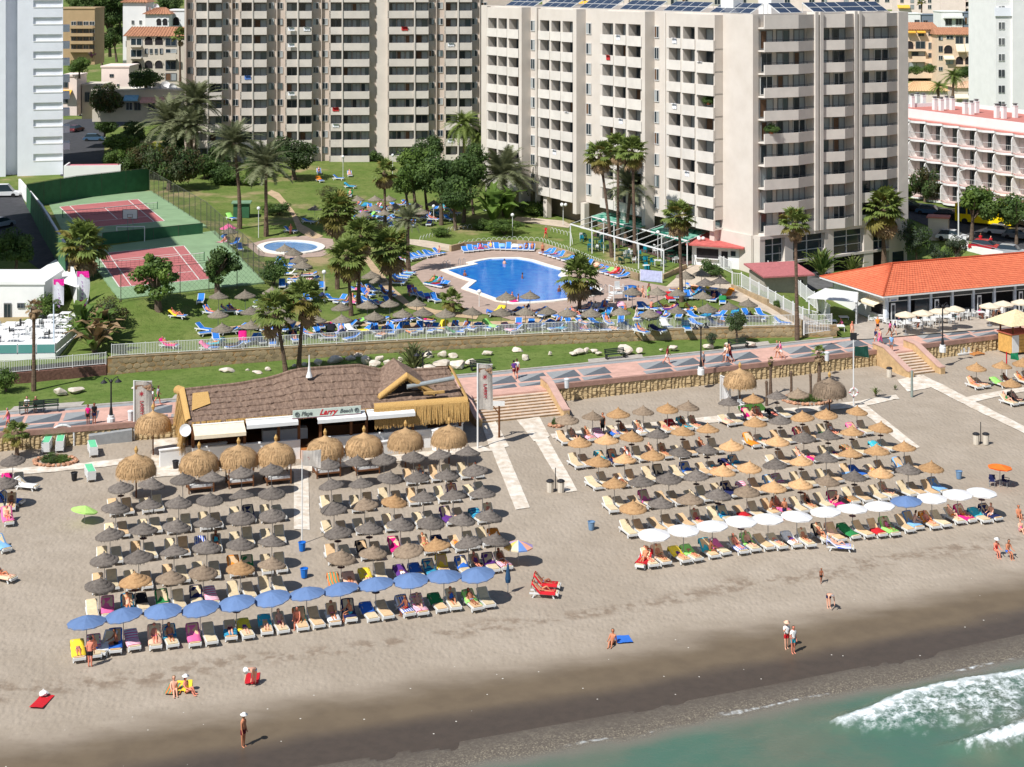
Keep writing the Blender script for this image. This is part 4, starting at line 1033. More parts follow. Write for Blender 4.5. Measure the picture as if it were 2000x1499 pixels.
house(284,330,28,130,9.1,'white house with small arched window and terracotta roof',M_WHITE,'hip',W4((290,310),60,70,6),8,1.3,arches=((306,37,315,50),(338-20,37,327,50)))
house(326,366,22,130,9.0,'white stepped house next to the beige block',M_WHITE,'flat',W4((345,),55,64,7),8,arches=((338,34,350,50),))
house(247,362,71,168,9.8,'cream arcaded house with arched balconies and terracotta roof',M_STONEW,'gable',W4((255,),75,92,23,'bg')+W4((323,),75,90,22,'bg')+W4((255,),97,115,23,'bg')+W4((283,292,302,312),95,106,6)+W4((323,),96,104,22,'aab')+W4((323,),119,137,21,'bg')+W4((323,),143,158,22,'eh'),10,1.7,arches=((283,72,298,88),(303,72,318,88),(255,120,277,137),(283,119,298,134),(303,119,318,134)),balc=((255,88,278,92),(255,111,278,115),(323,104,346,117)))
house(198,252,132,172,10.2,'small pale pink house with stepped terrace at the street corner',M_PALEP,'flat',W4((214,),145,151,8,'bg')+W4((228,),164,172,5,'bg'),8)
sh=house(180,362,178,217,10.6,'low shop row with blue and red awnings along the back street',M_STONEW,'flat',W4((186,204),198,214,14,'gb')+W4((246,262,290,308),200,216,13,'bg'),7,cat='shop',awn=((244,186,272,196,mat('blue_awning',lin((126,178,214)),.8)),(276,190,326,200,mat('dusty_pink_awning',lin((202,160,158)),.8)),(328,188,350,194,M_AWN)))
house(119,150,150,205,10.6,'shaded shop front with yellow awning beside the left tower',M_PALEP,'flat',W4((121,),160,172,12,'bg')+W4((121,),186,202,12,'bg'),7,cat='shop',awn=((119,176,141,184,M_YEL),))
house(160,200,168,212,10.5,'narrow pale house between the shop front and the shop row',M_STONEW,'flat',W4((166,180),180,200,9,'gb'),7)
M_DISH=mat('white_dish',(.75,.75,.74),.5,namt=0)
for i,(px,py,r)in enumerate(((267,172,1.0),(290,170,.7),(307,172,.9),(323,169,.95),(337,172,.8),(304,14,.7),(292,20,.6))):
 p=P(px,py,10.5 if i<5 else 9);
 t=thing('satellite_dish','white satellite dish %s'%(('leftmost on the shop row roof','second on the shop row roof','middle one on the shop row roof','fourth along the shop row roof','last along the shop row roof','high on the white house roof','lower on the white house roof')[i]),'satellite dish',p-Vector((0,0,1)),0,'satellite dishes on the town roofs')
 o=MB().lathe([(.02,0),(r*.5,.06),(r,.3),(r*.98,.33),(r*.5,.1),(.02,.04)],14).ob('dish',M_DISH,t,(0,0,1)); o.rotation_euler=(R(62),0,R(-15+12*i))
 MB().cyl((0,.15,0),(0,.12,1),.05,n=6).ob('mast',M_GREYF,t)
# TREES, PALMS, SHRUBS
rv=random.Random(21)
def leafmat(name,a,b,tr=.33):return mat(name,a,.6,namt=.1,nscale=.9,col2=b,trans=tr,spec=.25,obj_rand=.12)
L_DARK=leafmat('dark_green_leaves',(.038,.075,.022),(.095,.15,.04))
L_MID=leafmat('mid_green_leaves',(.06,.115,.028),(.135,.205,.05))
L_LIGHT=leafmat('bright_green_leaves',(.09,.16,.028),(.18,.26,.05))
L_OLIVE=leafmat('olive_green_leaves',(.055,.08,.034),(.11,.135,.062))
L_GREY=leafmat('grey_green_leaves',(.05,.075,.045),(.10,.13,.08))
L_YELL=leafmat('yellow_green_leaves',(.22,.24,.02),(.34,.34,.04))
L_BROWN=leafmat('bronze_leaves',(.06,.05,.02),(.12,.10,.035))
L_PURP=leafmat('purple_flowers',(.18,.02,.12),(.30,.04,.2))
L_PALM=leafmat('palm_green',(.13,.185,.04),(.26,.31,.085))
L_PALMG=leafmat('date_palm_grey_green',(.15,.17,.08),(.27,.28,.165))
L_PALMY=leafmat('yellowing_palm',(.18,.16,.035),(.26,.22,.06))
L_DEAD=leafmat('dead_palm_leaf',(.26,.17,.09),(.38,.27,.15),.1)
M_BARK=mat('grey_brown_bark',lin((110,94,80)),.9,namt=.25,nscale=3,bump=.6,bscale=12)
M_PTRUNK=mat('palm_trunk',lin((112,92,76)),.9,namt=.3,nscale=2.5,bump=.8,bscale=6,stretch=(1,1,5))
def crown(name,n,leaf,mats,seed,clumps=26,rz=.8,cr=.42,hollow=.35,open_=0.0):
 """leaf-sized faces gathered in clumps through a unit crown volume"""
 g=np.random.RandomState(seed); vs=[]; fs=[]; mi=[]
 cc=[]
 while len(cc)<clumps:
  p=g.uniform(-1,1,3)
  d=np.linalg.norm(p)
  if hollow<d<1:cc.append(p*np.array([1,1,rz])*.82)
 for c in cc:
  r=cr*g.uniform(.6,1.15); k=int(n/clumps*g.uniform(.7,1.3)); m_=g.randint(len(mats))
  for _ in range(k):
   d=g.normal(size=3); d/=np.linalg.norm(d); q=c+d*r*g.uniform(.55,1.0)**.6*np.array([1,1,.8])
   nrm=d+g.normal(size=3)*.55; nrm[2]+=.35; nrm/=np.linalg.norm(nrm)
   a=np.cross(nrm,g.normal(size=3)); a/=np.linalg.norm(a)+1e-9; b=np.cross(nrm,a)
   s=leaf*g.uniform(.6,1.3); o=len(vs)
   vs+=[tuple(q-a*s),tuple(q-b*s*.5),tuple(q+a*s),tuple(q+b*s*.5)]
   fs.append((o,o+1,o+2,o+3)); mi.append(m_ if g.uniform()<.75 else g.randint(len(mats)))
 me=bpy.data.meshes.new(name); me.from_pydata(vs,[],fs); me.update()
 for m in mats:me.materials.append(m)
 me.polygons.foreach_set('material_index',mi)
 return me
CR={'broad':[crown('crown',5200,.075,[L_MID,L_DARK],s,34)for s in(1,2,3)],'dark':[crown('crown',5200,.07,[L_DARK,L_DARK,L_MID],s,30,.75)for s in(4,5)],'light':[crown('crown',5000,.075,[L_MID,L_LIGHT],s,32)for s in(6,7)],'olive':[crown('crown',6000,.055,[L_OLIVE,L_DARK],8,30,.85),crown('crown',5000,.06,[L_GREY,L_OLIVE],9,26,.9)],'grey':[crown('crown',4500,.065,[L_GREY,L_MID],10,26,1.05),crown('crown',4500,.065,[L_GREY,L_OLIVE],11,24,1.0)],'yellow':[crown('crown',2500,.09,[L_YELL,L_LIGHT],12,18,.8)],'flat':[crown('crown',5200,.055,[L_OLIVE,L_DARK,L_BROWN],13,34,.42,.34)],'open':[crown('crown',3000,.085,[L_MID,L_DARK],14,30,.95,.3,.3),crown('crown',3000,.085,[L_MID,L_LIGHT],15,28,.95,.3,.3)],'bush':[crown('foliage',3200,.075,[L_MID,L_DARK],16,22,.8,.5,.1),crown('foliage',3200,.075,[L_MID,L_LIGHT],17,22,.75,.5,.1)],'bronze':[crown('foliage',3000,.06,[L_BROWN,L_OLIVE],18,22,.7,.5,.1)],'purple':[crown('foliage',1500,.08,[L_PURP,L_MID],19,14,.6,.5,.1)]}
def tree(bx,by,cx,cy,wpx,label,style='broad',hz=1.0,proj=None,s=None,name='tree',trunk=True,group=None,trunkw=.05):
 """base pixel, crown centre pixel and crown width in photo pixels"""
 p=(proj or D)(bx,by)if s is None else P(bx,by,s)
 sc=FPX/p.y; r=wpx/sc/2; h=(by-cy)/sc; dx=(cx-bx)/sc
 t=thing(name,label,'tree' if name.endswith('tree')else 'bush',p,0,group)
 me=rv.choice(CR[style]); cn='crown' if name.endswith('tree')else 'foliage'
 rz=h*0+r*hz
 put(cn,me,t,(dx,0,max(h,r*.5)),rv.uniform(0,6.28),(r,r,rz))
 b=MB()
 if trunk:
  top=Vector((dx,0,h)); tr=max(.12,r*trunkw*1.6)
  mid=Vector((dx*.35+rv.uniform(-.1,.1)*h,0,h*.55))
  b.tube([(0,0,-.2),mid*.5+Vector((0,0,0)),mid],[tr*1.35,tr,tr*.8],7)
  for i in range(6):
   a=i*1.05+rv.uniform(-.3,.3); e=top+Vector((math.cos(a)*r*.6,math.sin(a)*r*.6,rv.uniform(-.1,.45)*r*hz))
   q=(mid+e)/2+Vector((0,0,.12*r)); b.tube([mid,q,e],[tr*.6,tr*.4,tr*.12],5)
  b.ob('trunk',M_BARK,t)
 else:
  for i in range(5):
   a=i*1.26; b.cyl((0,0,-.1),(math.cos(a)*r*.4,math.sin(a)*r*.4,max(h,r*.5)),.05,.02,5)
  b.ob('stem',M_BARK,t)
 return t
# palms: every leaf an object of its own, meshes shared
def fan_leaf(mats,seed):
 g=random.Random(seed); b=MB()
 b.add([(-.025,0,0),(.025,0,0),(.02,-1.0,.12),(-.02,-1.0,.12)],[(0,1,2,3)],0)
 n=15
 for i in range(n):
  a=R(-115+230*i/(n-1)); L=.85*(1-.25*abs(i-7)/7)*g.uniform(.85,1.1); w=.105
  d=Vector((math.sin(a),-math.cos(a),0)); pr=Vector((d.y,-d.x,0)); o=Vector((0,-1.0,.12))
  m1=o+d*L*.6+Vector((0,0,-.02)); e=o+d*L+Vector((0,0,-.1-.22*g.random()))
  b.add([o,m1-pr*w,e,m1+pr*w+Vector((0,0,.04))],[(0,1,2,3)],0)
 return b.mesh('fan_leaf',mats)
def date_frond(mats,seed,L=3.0,droop=1.0):
 g=random.Random(seed); b=MB(); pts=[]
 n=9
 for i in range(n):
  u=i/(n-1); pts.append(Vector((0,-L*u*(1-.12*u*droop),L*(.30*u-.55*droop*u*u))))
 for i in range(n-1):
  a,c=pts[i],pts[i+1]; w=.035*(1-i/n)
  b.add([a+Vector((-w,0,0)),a+Vector((w,0,0)),c+Vector((w*.8,0,0)),c+Vector((-w*.8,0,0))],[(0,1,2,3)])
 for i in range(22):
  u=.12+.88*i/22; k=min(int(u*(n-1)),n-2); f=u*(n-1)-k; p=pts[k].lerp(pts[k+1],f); d=(pts[k+1]-pts[k]).normalized()
  l=.62*math.sin(math.pi*min(1,.25+u*.75))*g.uniform(.8,1.15)+.08
  for s in(-1,1):
   e=p+Vector((s*l*.8,0,0))+d*l*.55+Vector((0,0,-.16*l+g.uniform(-.05,.1)))
   b.add([p-d*.03,p+d*.1,e],[(0,1,2)])
 return b.mesh('frond',mats)
FAN=[fan_leaf([L_PALM],s)for s in(1,2,3)]; FANY=[fan_leaf([L_PALMY],4)]; FAND=[fan_leaf([L_DEAD],s)for s in(5,6)]
DATE=[date_frond([L_PALMG],s,3.0,.8+.25*s)for s in(0,1,2)]; DATEG=[date_frond([L_PALM],s,3.0,.8+.25*s)for s in(3,4)]
def palm(bx,by,cx,cy,wpx,label,kind_='fan',skirt=10,lean=0,proj=None,s=None,n=None,tr=None,group=None,dead=False,green=False):
 p=(proj or D)(bx,by)if s is None else P(bx,by,s)
 sc=FPX/p.y; h=(by-cy)/sc; dx=(cx-bx)/sc; r=wpx/sc/2
 t=thing('date_palm' if kind_=='date' else 'fan_palm',label,'palm tree',p,0,group)
 tr=tr or(.2 if kind_=='fan' else .26)
 b=MB(); pts=[]; rs=[]
 for i in range(9):
  u=i/8; pts.append(Vector((dx*(u**1.3)+lean*math.sin(u*math.pi)*.3,0,-.2+(h+.2)*u))); rs.append(tr*(1.35-.55*min(1,u*2.2))*(1+(.12 if i%2 else 0)))
 b.tube(pts,rs,8); b.ob('trunk',M_PTRUNK,t)
 top=Vector((dx,0,h))
 if kind_=='fan':
  k=r/1.38; n=n or 44
  b=MB().lathe([(tr*1.0,-1.3*k),(tr*1.7,-.6*k),(tr*1.6,0),(.05,.3*k)],8,top); b.ob('leaf_bases',M_PTRUNK,t)
  for i in range(n):
   a=i*2.39996+rv.uniform(-.2,.2); el=80-125*(i/n)+rv.uniform(-12,12)
   me=rv.choice(FAN)if el>-22 and rv.random()<.9 else rv.choice(FANY)
   if dead:me=rv.choice(FAND)
   o=put('fan_leaf',me,t,top,0,k*rv.uniform(.85,1.12)); o.rotation_euler=(R(-el),rv.uniform(-.3,.3),a)
  for i in range(skirt):
   a=i*2.39996; o=put('dead_leaf',rv.choice(FAND),t,top-Vector((0,0,.25*k)),0,k*rv.uniform(.8,1.05)); o.rotation_euler=(R(58+rv.uniform(0,26)),rv.uniform(-.4,.4),a)
 else:
  k=r/2.25; n=n or 56
  MB().lathe([(tr*.9,-1.2),(tr*1.5,-.4),(tr*1.2,.1),(.05,.3)],8,top).ob('leaf_bases',M_PTRUNK,t)
  for i in range(n):
   a=i*2.39996+rv.uniform(-.15,.15); el=78-100*(i/n)+rv.uniform(-8,8)
   o=put('frond',rv.choice(DATEG if green else DATE),t,top,0,k*rv.uniform(.85,1.1)); o.rotation_euler=(R(-el),rv.uniform(-.25,.25),a)
 return t
palm(163,552,161,482,84,'stout fan palm with yellowing fronds between the white wall and the tennis court',skirt=16)
palm(559,735,538,612,74,'leaning fan palm behind the thatched roof, first of the close pair',skirt=3,proj=lambda a,b:G(a,b,3.3),n=34)
palm(583,728,594,588,76,'straight fan palm behind the thatched roof, second of the close pair',skirt=3,proj=lambda a,b:G(a,b,3.3),n=34)
palm(659,565,657,416,72,'tall fan palm between the kids pool and the garden path',skirt=14)
palm(686,617,678,505,70,'fan palm in the middle of the close palm group on the lawn',skirt=10)
palm(700,602,704,462,62,'fan palm rising behind the middle of the palm group on the lawn',skirt=10)
palm(762,592,763,488,72,'fan palm with full skirt beside the curving garden path',skirt=14)
palm(797,532,796,432,66,'grey green palm with tattered crown at the pool terrace steps','date',n=40)
palm(752,442,751,338,46,'tall thin palm with brown skirt in front of the dark trees',skirt=26,n=24)
palm(1132,610,1131,542,72,'short bushy fan palm standing at the front of the big pool',skirt=6,n=44)
palm(1331,590,1326,425,56,'tall fan palm with brown skirt in front of the white pergola',skirt=20)
palm(1195,503,1172,305,52,'leaning tall palm of the trio in the pergola garden',skirt=22)
palm(1207,485,1207,290,50,'middle tall palm of the trio in the pergola garden',skirt=24)
palm(1240,512,1235,298,54,'straight tall palm of the trio, closest to the red roofed kiosk',skirt=26)
palm(1222,478,1232,368,92,'low date palm under the three tall palms by the pergola','date')
palm(1557,660,1553,438,56,'tall lone palm at the end of the garden wall by the restaurant',skirt=5,n=34,proj=lambda a,b:G(a,b,3.3))
palm(1727,527,1724,412,78,'thick palm with huge brown skirt in front of the cream block',skirt=44,tr=.3)
palm(883,613,883,590,44,'small young fan palm beside the pool corner',skirt=0,n=22,tr=.16)
palm(384,330,384,205,104,'tallest date palm of the cluster in front of the beige block','date')
palm(332,330,334,244,112,'date palm of the cluster nearest the left tower','date')
palm(376,335,372,250,84,'lower date palm in the middle of the cluster by the beige block','date')
palm(468,447,457,283,98,'date palm with a curved trunk on the lawn above the tennis courts','date',lean=.6)
palm(520,462,519,328,108,'date palm with wide drooping crown beside the green shed lawn','date')
palm(906,330,906,247,74,'dark date palm at the corner where the two big blocks meet','date',green=True)
palm(938,330,938,270,60,'smaller date palm next to the cream block corner','date',green=True)
palm(985,422,981,345,118,'large date palm with silvery crown in front of the cream block','date')
palm(352,166,351,72,30,'distant slim palm in front of the arcaded house',s=10.0,skirt=3,n=24)
palm(1913,142,1911,82,32,'distant palm in front of the peach flats',s=8.0,skirt=0,n=24)
palm(1861,190,1862,152,46,'dark distant palm behind the white hotel roof','date',s=9.6,green=True,n=36)
palm(1833,190,1832,172,36,'bright small palm behind the chimneys of the white hotel','date',s=9.8,green=True,n=26)
palm(1934,198,1933,174,34,'bright small palm beside the bright white tower','date',s=9.8,green=True,n=26)
palm(1800,-2+26,1800,4,18,'far palm between hillside houses',s=6.0,skirt=0,n=16)
palm(33,893,33,848,44,'young fan palm growing on the sand at the beach edge',skirt=2,n=22,proj=B,tr=.17)
palm(1600,748,1600,690,28,'small thin palm with sparse crown on the sand by the parasols',skirt=6,n=12,proj=B,tr=.16)
palm(1505,772,1505,706,16,'nearly bare palm trunk with a few green tips on the sand',skirt=4,n=6,proj=B,tr=.15)
palm(66,762,66,602,32,'dead palm with bleached hanging crown in front of the white terrace',skirt=26,n=12,dead=True,proj=lambda a,b:G(a,b,3.3),tr=.18)
for i,(px,py0,py1)in enumerate(((1545,772,728),(1583,780,733),(1497,792,748))):
 p=B(px,py0); t=thing('palm_stump',('bare palm stump amid the flower bed','bare palm stump at the end of the flower bed','thin pole stump beside the grass mat')[i]+' on the sand','palm stump',p)
 MB().tube([(0,0,-.1),(.03,0,1),(0,0,(py0-py1)/21)],[.15,.12,.13],7).ob('trunk',M_PTRUNK,t)
 MB().lathe([(.13,0),(.17,.12),(.08,.3)],7).ob('stub',M_PTRUNK,t,(0,0,(py0-py1)/21-.1))
tree(310,606,304,540,102,'leafy tree with a stout trunk in front of the near tennis court','open',1.0,trunkw=.08)
tree(426,576,431,518,86,'second leafy tree on the lawn beside the near tennis court','open',1.0,trunkw=.08)
for a in(((862,440,858,340,92,'tall dark tree at the heart of the grove by the beige block','broad',1.15)),((815,430,812,318,82,'bright crowned tree on the near side of the grove','light',1.1)),((905,435,908,335,84,'dark tree of the grove next to the big date palm','broad',1.15)),((800,425,795,350,70,'low spreading tree at the front of the grove','light',1)),((890,450,893,378,76,'very dark tree in front of the grove above the sunbathers','dark',1.1)),((925,420,930,305,60,'tree of the grove touching the cream block','dark',1.0)),((835,420,838,290,62,'tree top peeping over the middle of the grove','dark',1.0)),((575,352,569,303,100,'round dark olive tree in front of the beige block','olive',.85)),((330,372,338,320,112,'flat topped dark pine above the green tennis fence','flat',1.3)),((285,350,282,303,64,'bronze tinted tree beside the flat topped pine','flat',1.4)),((240,318,238,284,78,'bright green tree by the side street','light',.9)),((302,325,303,294,44,'yellow leaved small tree beside the street','yellow',.9)),((203,272,204,243,52,'dark round tree at the street corner','dark',.95)),((214,218,213,192,74,'dark umbrella shaped tree in front of the shops','flat',1.5)),((155,152,156,126,46,'round green tree between the ochre hotel and the street','light',.9)),((285,170,283,152,70,'green tree in front of the arcaded house','broad',.7)),((260,305,262,262,60,'dark tree between the street and the date palms','dark',1)),((30,545,28,480,84,'big green tree beside the parking bay on the left edge','broad',1.0)),((408,348,425,330,60,'bushy tree under the date palms in front of the beige block','broad',.8)),((470,360,440,345,70,'low green tree beside the lawn under the date palms','broad',.7)),((1790,522,1787,464,56,'grey green tree beside the orange roof','grey',1.25)),((1836,522,1835,498,44,'low grey green tree behind the orange roof','grey',1.0)),((1868,520,1868,484,44,'feathery grey tree at the car park wall','grey',1.1)),((1897,470,1912,396,92,'large bright street tree beside the yellow bus','light',.95)),((1985,478,1985,412,76,'dark street tree at the right edge beside parked cars','dark',1.0)),((1806,395,1806,357,62,'bronze dark tree in front of the white hotel','flat',1.9)),((1962,395,1950,372,66,'green tree in front of the white hotel','broad',.8)),((1768,392,1768,372,40,'green tree between the cream block and white hotel','light',.9)),((1440,668,1440,630,46,'small dense tree in front of the white railing','olive',1.15)),((1392,678,1390,660,24,'small shrub like tree on the lawn by the railing','olive',1.0))):
 kw={}
 if a[1]>640:kw['proj']=lambda x,y:G(x,y,3.3)
 if a[1]<220 and a[0]<330:kw['s']=10.6
 tree(*a,**kw)
for a in(((265,345,262,318,60,'dark tree above the green windscreen by the garage','broad',.9)),((310,350,312,335,70,'low bushy tree under the flat topped pine','olive',.7)),((400,350,398,322,56,'green tree among the trunks of the date palms','broad',1)),((222,330,222,306,46,'light tree at the bend of the side street','light',.9)),((345,300,345,275,50,'dark tree between the date palm trunks','dark',1)),((435,335,433,300,56,'olive green tree before the left end of the beige block','olive',1)),((505,345,505,322,60,'leafy tree left of the round olive tree','broad',.9))):tree(*a)
for i,(bx,by,cx,cy,w)in enumerate(((175,105,178,20,60),(215,110,215,30,66),(150,15,150,2,46),(235,60,225,5,56),(200,130,196,85,50),(330,20,330,8,50),(190,60,180,50,46),(228,120,226,70,50),(205,20,205,-8,80))):
 tree(bx,by,cx,cy,w,'dark distant tree behind the ochre hotel, %s in the belt of trees'%ORD[i],'dark',1.0,s=8.6,group='belt of trees behind the left houses')
for i,(bx,by,w)in enumerate(((1765,148,26),(1790,146,30),(1815,143,30),(1885,152,50),(1925,150,34),(1943,52,24),(1945,190,30))):
 tree(bx,by,bx,by-9,w,('dark hedge bush at the corner of the peach flats','clipped bush below the first peach balcony','flat clipped hedge before the peach flats','green hedge below the peach arches','hedge under the lowest peach balcony','dark conifer beside the grey villa','bushes at the foot of the bright tower')[i],'bush',.7,s=8.2 if by>100 else 6.6,name='bush',trunk=False)
for a in((535,556,535,524,62,'round dark bush between tennis court and thatched parasols','bush',.95),(645,398,645,377,46,'bronze round bush on the upper lawn','bronze',.75),(545,420,545,409,58,'low clipped hedge beside the garden path','bush',.45),(523,416,523,405,36,'small clipped hedge in front of the drooping date palm','bush',.5),(728,445,728,433,34,'dark clipped bush among the sunbathers','bush',.6),(735,316,735,305,34,'round bush at the foot of the beige block','bush',.8),(862,462,862,456,40,'low round bush on the strip of grass by the path','bush',.5),(1045,420,1045,406,56,'rounded hedge in front of the cream block','bush',.6),(1020,414,1022,402,30,'small round bush beside the hedge at the cream block','bush',.8),(985,458,985,450,76,'long low hedge above the pool wall','bush',.35),(945,450,945,438,44,'bushes at the foot of the banana plants','bush',.7),(1388,540,1386,523,48,'rounded bright bush beside the white gate','bush',.85),(1520,605,1520,594,20,'small clipped ball bush by the white fence','bush',.95),(215,640,215,606,74,'dark round bush beside the lawn at the white terrace','bronze',.9),(96,620,90,596,66,'bush in front of the white pavilion','bush',.8),(12,765,10,738,50,'green bush on the lawn at the left edge','bush',1.0),(172,715,172,705,44,'low bush at the dark brick wall','bush',.5),(480,362,486,350,40,'green bush below the curved date palm','bush',.8),(180,113,180,106,16,'purple bougainvillea beside the ochre hotel','purple',.9),(110,590,112,565,40,'tangle of shrubs by the pink banners','bush',.8),(740,455,740,449,50,'low flower bed with yellow leaves among sunbathers','bronze',.4),(62,905,62,880,18,'tuft beside the young palm','bush',.8)):
 kw={}
 if a[1]>690:kw['proj']=lambda x,y:G(x,y,3.3)if y<800 else B(x,y)
 if a[5].startswith('purple'):kw['s']=9.6
 if a[5].startswith('tuft'):continue
 tree(*a,name='bush',trunk=False,**kw)
sp=MB()
pts=[Vector((0,-.08,0)),Vector((0,-.35,.6)),Vector((0,-.7,1.05)),Vector((0,-1.0,1.15))]; ws=[.07,.1,.07,.004]
for i in range(3):sp.add([pts[i]+Vector((-ws[i],0,0)),pts[i]+Vector((0,0,-.05)),pts[i]+Vector((ws[i],0,0)),pts[i+1]+Vector((ws[i+1],0,0)),pts[i+1]+Vector((0,0,-.04)),pts[i+1]+Vector((-ws[i+1],0,0))],[(0,1,4,5),(1,2,3,4)])
M_AGAVE=leafmat('striped_agave',(.10,.13,.05),(.30,.29,.13)); SPIKE=[sp.mesh('spiky_leaf',m)for m in(M_AGAVE,L_PALM,L_MID)]
bn=MB()
pts=[Vector((0,0,0)),Vector((0,-.1,.9)),Vector((0,-.55,1.6)),Vector((0,-1.2,1.7))]; ws=[.04,.22,.27,.03]
for i in range(3):bn.add([pts[i]+Vector((-ws[i],0,.05)),pts[i],pts[i]+Vector((ws[i],0,.05)),pts[i+1]+Vector((ws[i+1],0,.05)),pts[i+1],pts[i+1]+Vector((-ws[i+1],0,.05))],[(0,1,4,5),(1,2,3,4)])
BAN=bn.mesh('broad_leaf',L_LIGHT); BAND=bn.mesh('broad_leaf',L_DEAD)
def spiky(px,py,wpx,label,me,n,proj=None,name='agave_plant',up=0,cat='plant'):
 p=(proj or D)(px,py); sc=FPX/p.y; k=wpx/sc/2.0
 t=thing(name,label,cat,p)
 MB().lathe([(.16*k,-.1),(.2*k,.1+up*.6),(.1*k,.25+up)],8).ob('stem',M_BARK,t)
 for i in range(n):
  o=put('leaf',rv.choice(me),t,(0,0,up*(.4+.6*rv.random())),0,k*rv.uniform(.8,1.15)); o.rotation_euler=(R(30-62*(i/n)),0,i*2.4)
G33=lambda a,b:G(a,b,3.3)
spiky(808,718,62,'large striped agave on the lawn among white boulders',[SPIKE[0]],46,G33)
spiky(1605,545,62,'big dark yucca in front of the cream block',[SPIKE[2],SPIKE[1]],70,None,'yucca_plant',1.0)
spiky(1665,533,48,'pale agave clump beside the thick palm',[SPIKE[0],SPIKE[1]],40)
spiky(62,695,40,'small palm like plant in front of the white terrace',[SPIKE[1]],24,G33)
spiky(962,442,70,'banana plant with broad bright leaves above the pool',[BAN],26,None,'banana_plant',.4)
spiky(990,436,60,'second banana plant nearer the cream block',[BAN],22,None,'banana_plant',.5)
spiky(185,690,62,'ragged banana clump with dry leaves beside the white terrace',[BAN,BAND,SPIKE[0]],46,None,'banana_plant',.3)
spiky(160,660,70,'green strelitzia clump above the ragged banana leaves',[BAN,SPIKE[2]],26,None,'banana_plant',.5)
spiky(200,668,60,'dry leaved clump next to the dark round bush',[BAND,BAND,BAN],24,None,'banana_plant',.2)
spiky(1710,774,18,'small potted palm ringed by stones on the sand',[SPIKE[1]],22,B,'potted_palm',.25)
spiky(1748,762,12,'little cactus ringed by stones below the stair',[SPIKE[2]],12,B,'cactus_plant',.1)
# white boulders on the lawn
M_ROCK=mat('white_limestone',lin((222,212,198)),.9,namt=.14,nscale=1.5,col2=lin((186,170,150)),bump=.6,bscale=3)
def boulder(px,py,wpx,hpx,label,proj=G33,m=M_ROCK,group='white boulders on the lawn'):
 p=proj(px,py); sc=FPX/p.y; import bmesh
 bm=bmesh.new(); bmesh.ops.create_icosphere(bm,subdivisions=2,radius=1)
 g=np.random.RandomState(int(px*7+py)); pl=[(g.normal(size=3),g.uniform(.5,.82))for _ in range(14)]
 for v in bm.verts:
  for n,d in pl:
   n=n/np.linalg.norm(n); q=v.co.x*n[0]+v.co.y*n[1]+v.co.z*n[2]
   if q>d:v.co-=Vector(n)*(q-d)
 me=bpy.data.meshes.new('boulder'); bm.to_mesh(me); bm.free(); me.materials.append(m)
 o=put('boulder',me,None,(p.x,p.y,p.z+hpx/sc*.25),g.uniform(0,6),(wpx/sc/1.55,wpx/sc/1.9,max(hpx,5)/sc/1.5))
 o.rotation_euler=(0,0,g.uniform(-.3,.3))
 return tag(o,label,'boulder',group)
BL=[(118,770,26,16,'left of the pair by the black lamp'),(148,765,32,13,'right of the pair by the black lamp'),(275,758,40,10,'behind the tall banner'),(444,726,30,9,'long low one behind the bar roof'),(484,724,9,5,'small one behind the bar roof'),(503,728,20,4,'thin slab behind the bar roof'),(522,724,12,8,'behind the leaning palm'),(575,716,9,7,'at the foot of the straight palm'),(594,714,10,7,'just past the straight palm'),(622,712,18,13,'leftmost of the big heap behind the bar'),(655,708,30,18,'wedge shaped in the big heap'),(645,722,18,11,'dark shaded one in the big heap'),(670,720,16,7,'low one at the front of the heap'),(685,703,18,12,'shaded one at the top of the heap'),(700,696,20,10,'highest of the heap under the wall'),(714,710,20,18,'tall one in the middle of the heap'),(731,715,22,13,'bright one beside the tall one'),(742,706,16,16,'upright one behind the bright pair'),(758,712,22,13,'rounded one at the end of the heap'),(765,720,20,10,'front one at the roof edge'),(782,706,12,11,'small one just before the agave'),(836,697,20,16,'just behind the lamp by the agave'),(864,697,18,15,'upright one past the agave'),(884,697,20,11,'flat one past the upright boulder'),(862,716,38,18,'largest flat topped one past the agave'),(895,716,32,19,'peaked one beside the largest'),(921,713,22,15,'near the white banner top'),(840,723,30,12,'by the roof ridge below the lamp'),(815,724,16,9,'small one at the roof ridge'),(951,692,24,9,'flat one under the garden wall'),(1012,686,22,10,'above the strolling couple'),(1025,701,15,12,'cube shaped one above the couple'),(1074,693,8,8,'tiny one on the open lawn'),(1118,692,16,7,'leftmost of the middle row'),(1130,690,20,12,'tilted one of the middle row'),(1144,688,13,12,'end one of the middle row'),(1160,687,17,8,'dark topped one before the bench'),(1170,691,13,6,'low one before the bench'),(1219,688,33,17,'big smooth one behind the green bench'),(1248,688,16,11,'round one past the green bench'),(1292,684,8,4,'tiny one behind the walker'),(1316,682,20,9,'flat one behind the walker'),(1384,678,20,9,'beneath the small shrub'),(1421,676,14,8,'beneath the small dense tree'),(1466,673,26,8,'between the tree and the last bench'),(318,668,16,10,'inside the railing at its left end')]
for i,(px,py,w,h,l)in enumerate(BL):boulder(px,py,w,h,'white boulder, '+l,(lambda a,b:D(a,b))if py==668 else G33)
for q,l in BALC_PLANTS:
 t=thing('potted_plant',l,'plant',q); put('foliage',CR['bush'][0],t,(0,0,.3),0,(1.0,.8,.75)); MB().lathe([(.25,-.4),(.32,0)],8).ob('pot',mat('clay_pot',lin((160,90,60)),.8),t)
